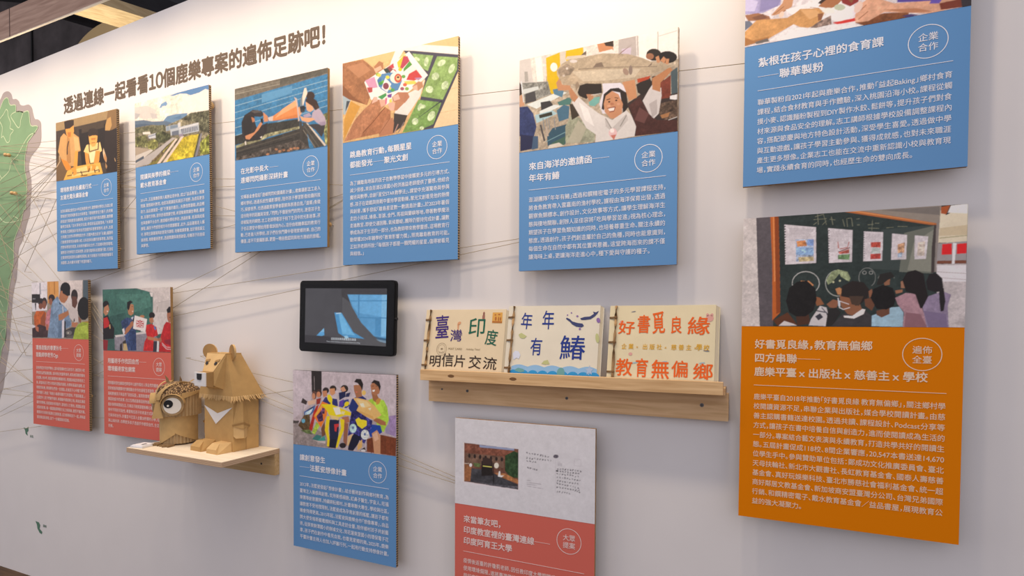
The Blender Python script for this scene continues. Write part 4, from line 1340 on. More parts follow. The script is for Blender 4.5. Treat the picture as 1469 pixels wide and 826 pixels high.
45414a 0 782 482 793 492 794 488 783 478
45414a 0 808 482 801 480 801 485 807 487
45414a 0 805 493 804 495 806 498 807 496
45414a 0 804 480 805 489 808 488 807 479
45414a 0 801 493 811 480 810 476 799 489
45414a 0 823 492 820 476 817 479 820 494
45414a 0 819 485 821 485 822 480 819 480
45414a 0 822 478 819 490 822 491 825 480
45414a 0 817 497 828 495 828 490 817 492
45414a 0 836 486 839 489 841 485 838 482
45414a 0 839 493 837 486 835 488 836 496
45414a 0 835 498 840 499 841 494 836 493
45414a 0 834 493 845 489 844 485 834 488
45414a 0 852 496 861 478 859 476 850 493
45414a 0 862 490 858 485 856 489 860 494
45414a 0 852 479 854 495 857 494 855 477
45414a 0 851 490 862 485 861 480 851 485
45414a 0 877 496 879 482 876 481 874 496
45414a 0 871 477 872 495 875 494 874 476
45414a 0 877 475 872 476 872 480 877 479
45414a 0 868 496 879 484 878 480 867 492
45414a 0 895 495 895 479 892 480 892 496
45414a 0 896 495 896 475 894 476 893 495
45414a 0 884 486 890 488 890 483 885 481
45414a 0 884 492 895 491 895 486 884 488
45414a 0 751 515 750 519 753 521 754 517
45414a 0 747 516 748 508 745 508 744 515
45414a 0 754 509 749 509 749 514 753 514
45414a 0 745 513 756 520 757 515 746 509
45414a 0 765 528 766 523 763 522 762 526
45414a 0 769 512 766 511 765 516 768 517
45414a 0 772 515 770 509 767 512 770 518
45414a 0 781 519 787 520 787 515 782 515
45414a 0 785 517 781 526 783 528 787 519
45414a 0 788 522 791 516 789 513 786 520
45414a 0 780 517 791 515 791 510 780 512
45414a 0 799 513 798 517 801 518 802 514
45414a 0 800 517 804 515 804 510 800 512
45414a 0 806 520 800 522 801 527 806 525
45414a 0 796 514 807 526 809 522 798 510
45414a 0 814 510 823 508 823 504 814 505
45414a 0 822 516 817 511 815 515 820 520
45414a 0 824 512 816 514 817 519 825 517
45414a 0 834 512 839 511 839 506 834 507
45414a 0 831 510 841 518 842 513 832 506
45414a 0 840 520 843 515 840 512 838 517
45414a 0 832 523 842 511 841 507 830 520
45414a 0 853 525 855 519 853 517 851 523
45414a 0 858 513 856 513 855 518 858 518
45414a 0 850 517 852 509 849 508 847 516
45414a 0 847 516 858 519 859 514 848 511
45414a 0 874 524 876 514 873 513 871 523
45414a 0 872 524 869 525 869 530 872 529
45414a 0 866 530 874 530 874 525 866 526
45414a 0 888 517 888 527 891 526 891 517
45414a 0 889 522 893 515 890 512 887 520
45414a 0 884 511 890 522 892 519 886 508
45414a 0 748 546 750 560 753 558 751 544
45414a 0 749 550 750 559 753 558 752 549
45414a 0 749 558 748 555 745 558 747 561
45414a 0 770 556 768 544 765 546 767 558
45414a 0 766 549 770 555 772 551 768 545
45414a 0 772 563 773 558 770 557 769 561
45414a 0 791 555 784 551 783 556 789 559
45414a 0 789 561 790 559 789 555 788 556
45414a 0 788 546 788 544 785 547 786 549
45414a 0 797 546 806 562 808 559 799 542
45414a 0 798 546 804 560 807 557 801 543
45414a 0 799 563 806 557 805 552 797 559
45414a 0 796 550 807 548 807 543 796 545
45414a 0 819 560 821 549 818 548 816 559
45414a 0 821 543 819 546 820 549 822 546
45414a 0 813 551 821 550 821 546 813 547
45414a 0 813 558 824 554 823 549 813 553
45414a 0 834 558 836 565 838 563 837 556
45414a 0 834 557 832 550 829 552 832 560
45414a 0 831 566 834 562 832 558 829 562
45414a 0 848 550 847 556 850 557 851 551
45414a 0 848 549 854 560 856 557 851 546
45414a 0 855 560 854 560 853 565 855 565
45414a 0 868 565 873 549 870 547 865 563
45414a 0 862 552 865 566 868 564 865 550
45414a 0 869 563 867 558 864 560 866 566
45414a 0 862 563 873 555 872 550 861 558
45414a 0 877 559 883 568 885 564 879 555
45414a 0 883 568 888 551 885 549 880 567
45414a 0 888 568 890 562 887 560 885 566
45414a 0 878 562 889 562 889 557 878 557
45414a 0 900 554 902 561 905 557 902 551
45414a 0 894 556 894 559 897 559 896 555
45414a 0 894 562 896 568 899 565 897 559
45414a 0 750 600 754 588 752 586 748 598
45414a 0 755 579 750 593 752 595 758 582
45414a 0 749 595 757 590 756 585 748 590
45414a 0 767 605 775 586 773 583 765 602
45414a 0 772 586 764 585 764 590 772 591
45414a 0 773 590 771 583 768 586 770 593
45414a 0 763 594 774 594 775 589 764 589
45414a 0 788 590 783 601 785 604 790 593
45414a 0 789 599 791 593 788 592 786 598
45414a 0 782 587 786 600 789 597 784 584
45414a 0 806 592 801 603 804 605 808 594
45414a 0 797 594 802 598 804 594 799 590
45414a 0 803 584 802 585 803 589 804 589
45414a 0 797 593 808 593 808 588 797 588
45414a 0 820 590 815 592 816 597 821 595
45414a 0 820 588 816 592 817 596 821 592
45414a 0 820 583 820 583 822 586 822 586
45414a 0 834 602 832 595 829 597 831 604
45414a 0 834 603 840 588 837 586 832 601
45414a 0 832 603 836 594 834 592 830 600
45414a 0 830 597 841 598 841 593 830 592
45414a 0 849 589 850 607 853 606 852 588
45414a 0 856 601 858 595 855 593 854 599
45414a 0 851 600 848 600 848 605 850 605
45414a 0 847 601 858 598 857 593 847 597
45414a 0 870 587 869 603 872 603 873 587
45414a 0 863 604 866 605 867 600 864 599
45414a 0 872 584 866 596 869 598 875 587
45414a 0 889 585 880 594 882 598 890 589
45414a 0 887 601 885 604 886 608 889 605
45414a 0 890 604 888 591 885 593 887 606
45414a 0 755 626 749 608 746 610 752 629
45414a 0 751 614 751 609 748 609 748 613
45414a 0 754 615 750 609 747 612 751 619
45414a 0 745 616 756 625 758 621 746 611
45414a 0 768 629 766 619 763 621 765 631
45414a 0 771 620 767 628 769 631 773 622
45414a 0 767 630 770 617 768 616 764 629
45414a 0 763 621 774 625 775 620 764 616
45414a 0 784 626 787 633 789 630 787 623
45414a 0 787 619 787 628 790 628 790 619
45414a 0 790 619 786 628 788 631 792 622
45414a 0 781 625 791 627 792 622 781 620
45414a 0 804 634 804 621 801 622 801 635
45414a 0 804 630 808 637 810 633 806 627
45414a 0 803 628 805 629 806 624 803 623
45414a 0 798 629 809 634 810 629 799 624
45414a 0 825 633 823 636 825 639 826 636
45414a 0 820 639 819 621 816 622 817 640
45414a 0 820 622 817 632 820 633 823 623
45414a 0 816 631 827 629 827 624 816 627
45414a 0 842 621 838 630 840 633 844 624
45414a 0 835 632 837 632 837 627 835 627
45414a 0 840 632 839 629 837 633 838 635
45414a 0 854 628 856 634 859 631 857 626
45414a 0 859 625 855 629 857 632 860 628
45414a 0 859 641 859 636 856 636 856 642
45414a 0 872 650 874 641 871 640 869 648
45414a 0 868 629 868 640 871 639 871 628
45414a 0 872 643 871 640 868 643 869 646
45414a 0 893 651 894 649 893 645 891 647
45414a 0 886 644 889 642 888 637 885 639
45414a 0 894 643 888 632 886 636 891 646
45414a 0 885 648 895 647 896 642 885 643
45414a 0 745 654 746 672 749 671 748 653
45414a 0 747 665 756 654 755 651 746 661
45414a 0 752 656 751 659 754 660 755 657
45414a 0 746 670 757 662 756 657 745 666
45414a 0 773 662 773 663 776 664 776 663
45414a 0 763 654 774 666 776 662 765 649
45414a 0 773 665 768 663 767 668 772 670
45414a 0 782 666 792 664 792 660 782 661
45414a 0 789 651 785 661 788 663 792 653
45414a 0 789 668 789 662 786 664 786 670
45414a 0 782 668 793 664 792 660 782 663
45414a 0 804 661 809 661 809 656 804 656
45414a 0 808 659 811 658 810 653 807 655
45414a 0 803 662 808 669 810 665 805 658
45414a 0 799 662 810 667 811 663 800 657
45414a 0 821 656 817 668 820 669 823 657
45414a 0 825 667 819 661 817 666 824 671
45414a 0 820 666 821 658 818 658 817 665
45414a 0 817 661 827 669 829 664 818 657
45414a 0 837 662 843 661 843 656 837 657
45414a 0 838 673 841 673 841 668 838 668
45414a 0 845 671 837 660 835 664 843 675
45414a 0 834 664 845 671 846 666 836 659
45414a 0 858 672 855 663 852 666 856 675
45414a 0 858 669 857 671 859 674 860 672
45414a 0 857 660 856 657 853 660 854 663
45414a 0 853 671 864 661 863 657 852 667
45414a 0 875 666 880 666 881 661 876 661
45414a 0 880 659 881 655 878 654 877 658
45414a 0 872 671 876 668 875 663 871 667
45414a 0 893 670 893 669 891 667 890 669
45414a 0 894 662 894 672 897 672 897 661
45414a 0 898 653 892 657 892 661 898 658
45414a 0 887 669 898 671 899 666 888 664
45414a 0 746 714 754 716 755 711 747 709
45414a 0 752 698 751 706 754 706 755 698
45414a 0 747 713 747 714 750 710 749 709
45414a 0 766 701 771 700 771 695 766 696
45414a 0 765 715 766 702 763 701 762 715
45414a 0 768 710 765 702 763 704 765 712
45414a 0 761 706 772 711 773 706 762 701
45414a 0 787 710 790 697 787 696 784 709
45414a 0 780 711 781 719 784 717 783 710
45414a 0 782 720 788 712 786 709 780 716
45414a 0 799 706 799 714 802 713 802 705
45414a 0 803 710 803 710 806 713 806 712
45414a 0 803 701 803 709 806 708 806 699
45414a 0 795 706 806 711 807 707 796 702
45414a 0 816 710 819 706 818 702 814 706
45414a 0 813 702 815 718 818 717 816 701
45414a 0 814 705 812 713 815 713 817 706
45414a 0 833 718 831 703 828 705 830 720
45414a 0 832 718 832 716 829 718 829 719
45414a 0 830 707 829 719 832 719 833 708
45414a 0 830 721 840 715 840 711 829 717
45414a 0 871 669 871 671 874 671 874 668
45414a 0 876 661 867 680 870 682 878 664
45414a 0 875 671 873 658 870 660 872 673
45414a 0 867 677 878 667 877 663 866 673
45414a 0 887 676 882 668 880 671 885 679
45414a 0 881 685 883 680 881 678 879 682
45414a 0 887 682 882 675 880 679 885 685
45414a 0 898 686 898 693 901 692 901 686
45414a 0 902 684 894 678 893 682 901 689
45414a 0 899 688 897 689 897 693 900 692
45414a 0 892 689 903 686 903 681 892 684
8a848c 0 540 628 565 628 566 624 540 624
8a848c 0 540 651 641 652 641 648 540 647
8a848c 0 540 671 610 672 610 668 540 667
8a848c 0 540 691 654 699 654 695 540 687
8a848c 0 751 394 770 394 770 390 752 390
8a848c 0 751 409 782 409 782 405 752 405
8a848c 0 751 423 782 426 782 422 752 419
4a464e 20 758 328 757 336 752 344 744 349 736 350 729 348 724 342 722 334 724 325 729 317 736 312 744 311 751 313 757 319
201e22 0 757 484 756 488 754 491 751 493 747 494 743 493 741 490 740 487 741 483 743 479 747 477 751 476 754 477 756 480
b0aab0 0 864 335 907 338 907 335 864 333
b0aab0 0 906 336 905 408 907 408 908 336
b0aab0 0 906 407 862 407 862 410 906 410
b0aab0 0 863 408 865 334 863 334 861 409
aaa4aa 0 738 360 738 722 739 722 740 360''',
}
# ------------------------------------------------------------------ structure
def struct(o): o['kind'] = 'structure'; return o
WALL = mat('painted_wall', (0.80, 0.775, 0.765), rough=0.75, spec=0.2, noise=0.015, nscale=6, bump=0.04)
b = B(); zl = lambda x: 2.375+0.036*(x+3.3356)
b.hexa([(-7.5, 0, 0), (3.2, 0, 0), (3.2, 0.06, 0), (-7.5, 0.06, 0), (-7.5, 0, zl(-7.5)), (3.2, 0, zl(3.2)), (3.2, 0.06, zl(3.2)), (-7.5, 0.06, zl(-7.5))])
struct(b.build('wall_front', WALL))
FL = wood('floor_planks', '2e2014', '5a432c', 0, 6.0, 0.55)
b = B(); b.box(-11, 5, -6, 3.2, -0.06, 0); struct(b.build('floor', FL))
DARK = mat('charcoal_wall', (0.085, 0.075, 0.075), rough=0.9, spec=0.1, noise=0.35, nscale=3)
b = B(); b.box(-11, 5, 2.6, 2.7, 0, 5.6)
struct(b.build('wall_back', DARK))
b = B(); b.box(-11, 5, 0.3, 2.7, 5.6, 5.7); struct(b.build('ceiling', DARK))
# dark cladding joint on the wall behind
j0, j1 = at(46, 45, 2.595), at(46, 95, 2.595)
b = B(); b.box(j0[0]-0.012, j0[0]+0.012, 2.585, 2.6, 0, 5.6); struct(b.build('trim_1', mat('joint_black', (0.01, 0.01, 0.011), 0.9)))
# timber header behind the top of the display wall
PLY = wood('plywood_beam', 'a28270', 'c2a28e', 0, 5.0, 0.7)
h0, h1 = at(0, 18, 0.12), at(0, 58.7, 0.12)
zt = lambda x: h0[2]+0.012*(x-h0[0]); zb = lambda x: h1[2]+0.006*(x-h1[0])
b = B(); b.hexa([(-6.5, 0.12, zb(-6.5)), (-1.2, 0.12, zb(-1.2)), (-1.2, 0.127, zb(-1.2)), (-6.5, 0.127, zb(-6.5)), (-6.5, 0.12, zt(-6.5)), (-1.2, 0.12, zt(-1.2)), (-1.2, 0.127, zt(-1.2)), (-6.5, 0.127, zt(-6.5))])
t = b.build('header_beam', PLY); tag(t, 'brown plywood header beam crossing the top left corner above the display wall', 'beam')
b = B(); xj = at(13.5, 30, 0.119)[0]; b.box(xj-0.002, xj+0.002, 0.1185, 0.1202, zb(xj), zt(xj)); b.build('board_joint', mat('seam_brown', '5e4a40'), t)
b = B(); b.hexa([(-6.5, 0.1185, zb(-6.5)-0.002), (-1.2, 0.1185, zb(-1.2)-0.002), (-1.2, 0.128, zb(-1.2)-0.002), (-6.5, 0.128, zb(-6.5)-0.002), (-6.5, 0.1185, zb(-6.5)+0.002), (-1.2, 0.1185, zb(-1.2)+0.002), (-1.2, 0.128, zb(-1.2)+0.002), (-6.5, 0.128, zb(-6.5)+0.002)])
b.build('lit_edge_strip', wood('lit_edge_tone', 'd8c4ae', 'eadbc6', 0), t)  # pale colour painted in for the light caught along the header's underside
# rafters running away over the wall
def rafter(name, q, ya, yb, m, label, thick):
    a0, a1 = at(*q[0], ya), at(*q[1], ya); b0, b1 = at(*q[2], yb), at(*q[3], yb)
    d = (b0-a0); d = d*1.0
    A0, A1 = a0-d*0.4, a1-(b1-a1)*0.4; E0, E1 = b0+d*0.8, b1+(b1-a1)*0.8
    n = np.cross(d, a1-a0); n /= np.linalg.norm(n)
    if n[2] < 0: n = -n
    bb = B(); bb.hexa([A1, E1, E1+n*thick, A1+n*thick, A0, E0, E0+n*thick, A0+n*thick])
    o = bb.build(name, m); bm = bmesh.new(); bm.from_mesh(o.data); bmesh.ops.recalc_face_normals(bm, faces=bm.faces); bm.to_mesh(o.data); bm.free()
    return tag(o, label, 'rafter', 'rafters over the display wall')
RAFT = wood('pale_rafter', 'cdb083', 'ead3a6', 1, 4.0, 0.6)
SLATE = mat('slate_paint', (0.045, 0.045, 0.052), 0.8, noise=0.2, nscale=4)
rafter('roof_rafter', [(140, 4), (102, 19), (232, 33), (193, 46)], 0.35, 0.72, RAFT, 'pale warm-lit wooden rafter between the plywood header and the white wall', 0.05)
rafter('roof_rafter', [(101, 20), (87, 27), (158, 37), (141, 43)], 1.3, 1.65, SLATE, 'narrow dark grey rafter left of the pale lit one', 0.05)
rafter('roof_rafter', [(190, -22), (152, -3), (275, 14), (238, 31)], 1.6, 1.9, SLATE, 'dark grey rafter right of the pale lit one at the wall top', 0.08)
rafter('roof_rafter', [(24, -6), (2, 2), (54, -6), (28, 4)], 1.4, 1.55, SLATE, 'dark grey rafter above the plywood header in the corner', 0.08)
# round tan shade behind the wall
c = at(157, 86, 0.9); rad = float(at(157, 36, 0.9)[2]-c[2]); rxs = float(at(211, 86, 0.9)[0]-at(103, 86, 0.9)[0])/2/rad; rad *= 1.2
b = B(); ns = 48
for k0, (r0, y0, r1, y1) in enumerate(((0, 0.0, rad*0.96, 0.0), (rad*0.96, 0.0, rad, 0.012), (rad, 0.012, rad, 0.10), (rad, 0.10, 0, 0.10))):
    V = []; Fc = []
    for k in range(ns):
        a = 2*math.pi*k/ns
        V += [(c[0]+r0*math.cos(a)*rxs, c[1]+y0, c[2]+r0*math.sin(a)), (c[0]+r1*math.cos(a)*rxs, c[1]+y1, c[2]+r1*math.sin(a))]
    for k in range(ns): Fc.append((2*k, 2*k+1, 2*((k+1) % ns)+1, 2*((k+1) % ns)))
    b.add(V, Fc)
t = b.build('drum_shade', mat('tan_shade', '9c875f', 0.8)); tag(t, 'round tan drum shade rising behind the top edge of the white wall', 'lamp shade')
b = B(); b.tube([(c[0], c[1]+0.05, c[2]+rad-0.01), (c[0], c[1]+0.05, 5.6)], 0.006); b.build('hanging_rod', mat('rod_black', (0.02, 0.02, 0.02)), t)
# ------------------------------------------------------------------ graphics on the wall
def poly_decal(bb, pts, y, mi=0):
    """flat outline on the wall, filled"""
    bm = bmesh.new(); vs = [bm.verts.new(Vector((float(p[0]), y, float(p[2])))) for p in pts]; f = bm.faces.new(vs)
    if f.calc_area() <= 0: pass
    f.normal_update()
    if f.normal.y > 0: f.normal_flip()
    bmesh.ops.triangulate(bm, faces=[f]); bm.verts.index_update()
    bb.add([v.co[:] for v in bm.verts], [[v.index for v in q.verts] for q in bm.faces], mi); bm.free()
def smooth_path(pts, n=4, closed=True):
    P = [np.array(p, float) for p in pts]; L = len(P); out = []
    for i in range(L if closed else L-1):
        p0, p1, p2, p3 = (P[(i-1) % L], P[i], P[(i+1) % L], P[(i+2) % L]) if closed else (P[max(i-1, 0)], P[i], P[i+1], P[min(i+2, L-1)])
        for k in range(n):
            t = k/n; out.append(0.5*((2*p1)+(-p0+p2)*t+(2*p0-5*p1+4*p2-p3)*t*t+(-p0+3*p1-3*p2+p3)*t**3))
    if not closed: out.append(P[-1])
    return out
def px_line(pts, cx, cy, sc): return [(cx+x/sc, cy+y/sc) for x, y in pts]
def ribbon(bb, pts, w_, y, mi=0):
    P = [np.array([p[0], p[2]]) for p in pts]; V = []; Fc = []
    for i, p in enumerate(P):
        t = P[min(i+1, len(P)-1)]-P[max(i-1, 0)]; t /= np.linalg.norm(t)+1e-9; nn = np.array([-t[1], t[0]])*w_/2
        V += [(p[0]+nn[0], y, p[1]+nn[1]), (p[0]-nn[0], y, p[1]-nn[1])]
    for i in range(len(P)-1): Fc.append((2*i, 2*i+1, 2*i+3, 2*i+2))
    bb.add(V, Fc, mi)
border = px_line([(5, 245), (40, 175), (90, 158), (125, 190), (138, 240), (175, 240), (205, 265), (218, 300), (255, 312), (310, 300), (345, 335), (360, 400), (378, 455), (410, 460), (440, 490), (446, 560), (443, 700)], 0, 110, 7.51) \
    + px_line([(440, 110), (405, 175), (360, 230), (322, 300), (315, 400), (335, 480), (342, 600), (335, 700), (325, 826)], 0, 190, 7.51)[1:] \
    + px_line([(325, 130), (290, 240), (250, 400), (205, 500), (195, 640), (180, 826)], 0, 290, 7.51) \
    + px_line([(165, 130), (140, 280), (130, 420), (115, 600), (100, 826)], 0, 390, 7.51) \
    + px_line([(60, 130), (40, 270), (25, 370), (8, 418)], 0, 490, 5.5) + [(-4, 590), (-16, 622), (-24, 600), (-30, 560), (-42, 520), (-58, 470), (-70, 400), (-66, 330), (-50, 270), (-28, 215), (-12, 165)]
land = px_line([(0, 360), (40, 260), (75, 228), (95, 245), (105, 290), (125, 310), (172, 308), (178, 375), (215, 372), (255, 385), (300, 370), (318, 400), (335, 525), (395, 530), (408, 555), (350, 640), (300, 710)], 0, 110, 7.51) \
    + px_line([(300, 130), (275, 250), (272, 400), (290, 500), (296, 600), (285, 700), (280, 826)], 0, 190, 7.51) \
    + px_line([(260, 80), (230, 220), (160, 400), (150, 520), (150, 640), (120, 826)], 0, 290, 7.51) \
    + px_line([(100, 180), (95, 320), (75, 470), (70, 620), (60, 740), (25, 826)], 0, 390, 7.51) + [(0, 520), (-10, 560), (-16, 590), (-22, 560), (-34, 515), (-50, 465), (-61, 400), (-57, 333), (-42, 275), (-21, 222), (-6, 175)]
t = thing('wall_map', 'green island map with grey border printed on the wall at the left edge', 'map', at(20, 430, 0))
L0 = np.array(t.location)
rel = lambda pts, y: [at(x, z, 0)-L0+np.array([0, y, 0]) for x, z in pts]
MB_ = mat('map_border', (0.40, 0.345, 0.335), 0.7); ML = mat('map_green', (0.22, 0.36, 0.20), 0.7, noise=0.12, nscale=5); MLN = mat('map_line', (0.55, 0.66, 0.42), 0.7)
b = B(); poly_decal(b, smooth_path(rel(border, -0.0006), 3), -0.0006); b.build('border', MB_, t)
b = B(); poly_decal(b, smooth_path(rel(land, -0.0012), 3), -0.0012); b.build('land', ML, t)
b = B()
lines = [land,
    px_line([(70, 352), (40, 410), (0, 470), (30, 545), (20, 660), (40, 640), (80, 710), (110, 690), (115, 630), (150, 580), (112, 555), (120, 500), (95, 430), (88, 370), (70, 352)], 0, 110, 7.51),
    px_line([(255, 385), (190, 375), (122, 418), (160, 495), (200, 550), (222, 530), (228, 470), (255, 385)], 0, 110, 7.51),
    px_line([(385, 5), (330, 25), (285, 80), (240, 160), (190, 255), (125, 320), (100, 420), (20, 500), (0, 530)], 0, 190, 7.51),
    px_line([(0, 455), (22, 495)], 0, 190, 7.51), px_line([(0, 160), (65, 220), (210, 195), (150, 150)], 0, 290, 7.51),
    px_line([(10, 680), (20, 640), (60, 610), (65, 690), (60, 740)], 0, 390, 7.51), [(-50, 300), (-25, 330), (0, 312)], [(-55, 420), (-20, 400), (5, 440)]]
for k, q in enumerate(lines):
    P = rel(q, -0.0018); ribbon(b, smooth_path(P+([P[0]] if k == 0 else []), 3, False), 0.0042, -0.0018)
b.build('county_lines', MLN, t)
# two tiny islands with their names
def islet(px, py, shape, word, label):
    t = thing('island_decal', label, 'map', at(px, py, 0)); l0 = np.array(t.location)
    bb = B(); poly_decal(bb, [at(px+x, py+y, 0)-l0+np.array([0, -0.0006, 0]) for x, y in shape], -0.0006); bb.build('island', mat('islet_green', (0.10, 0.22, 0.15), 0.7), t)
    bb = B(); line(bb, word, (0.030 if py < 700 else 0.034), (-0.030 if py < 700 else 0.004), 0.0140, y=-0.0006, bold=0.01); bb.build('island_name', mat('islet_word', (0.20, 0.28, 0.23), 0.7), t)
islet(38, 617, [(-4, -4), (0, -3), (3, -5), (3, 1), (1, 3), (2, 8), (-1, 5), (-2, 0)], '綠島', 'tiny green island mark on the wall just below the leftmost red board')
islet(56, 755, [(-5, -8), (0, -6), (2, -2), (1, 3), (5, 8), (4, 11), (1, 9), (-2, 3), (-3, -3)], '蘭嶼', 'tiny green island mark low on the wall near the floor')
# headline
b = B(); P0, P1 = at(91.5, 163.0), at(467, 63.4)
V, Fc = [], []
xx_ = 0.0
for ch in '透過連線一起看看１０個鹿樂專案的遍佈足跡吧！':
    v, f = glyphs(ch, 0.032); q = v.copy(); adv = 1.0
    if ch in '１０': adv = 0.6; q[:, 0] += xx_-0.2
    elif ch == '！': adv = 0.5; q[:, 0] += xx_-(v[:, 0].min()-0.12)
    else: q[:, 0] += xx_
    n_ = sum(len(g) for g in V); V.append(q); Fc += [tuple(i+n_ for i in g) for g in f]; xx_ += adv
V = np.concatenate(V)
u = (P1-P0)/np.linalg.norm(P1-P0); sc = np.linalg.norm(P1-P0)/V[:, 0].max(); em = 0.0765
v_ = np.array([-u[2], 0, u[0]])
b.add([P0*0+u*v[0]*sc+v_*(v[1]+0.055)*em+np.array([0, -0.0008-v[2]*5e-5, 0]) for v in V], Fc)
t = b.build('wall_lettering', mat('lettering_brown', (0.145, 0.105, 0.075), 0.7)); t.location = P0
tag(t, 'long brown Chinese headline lettering along the top of the wall', 'lettering')
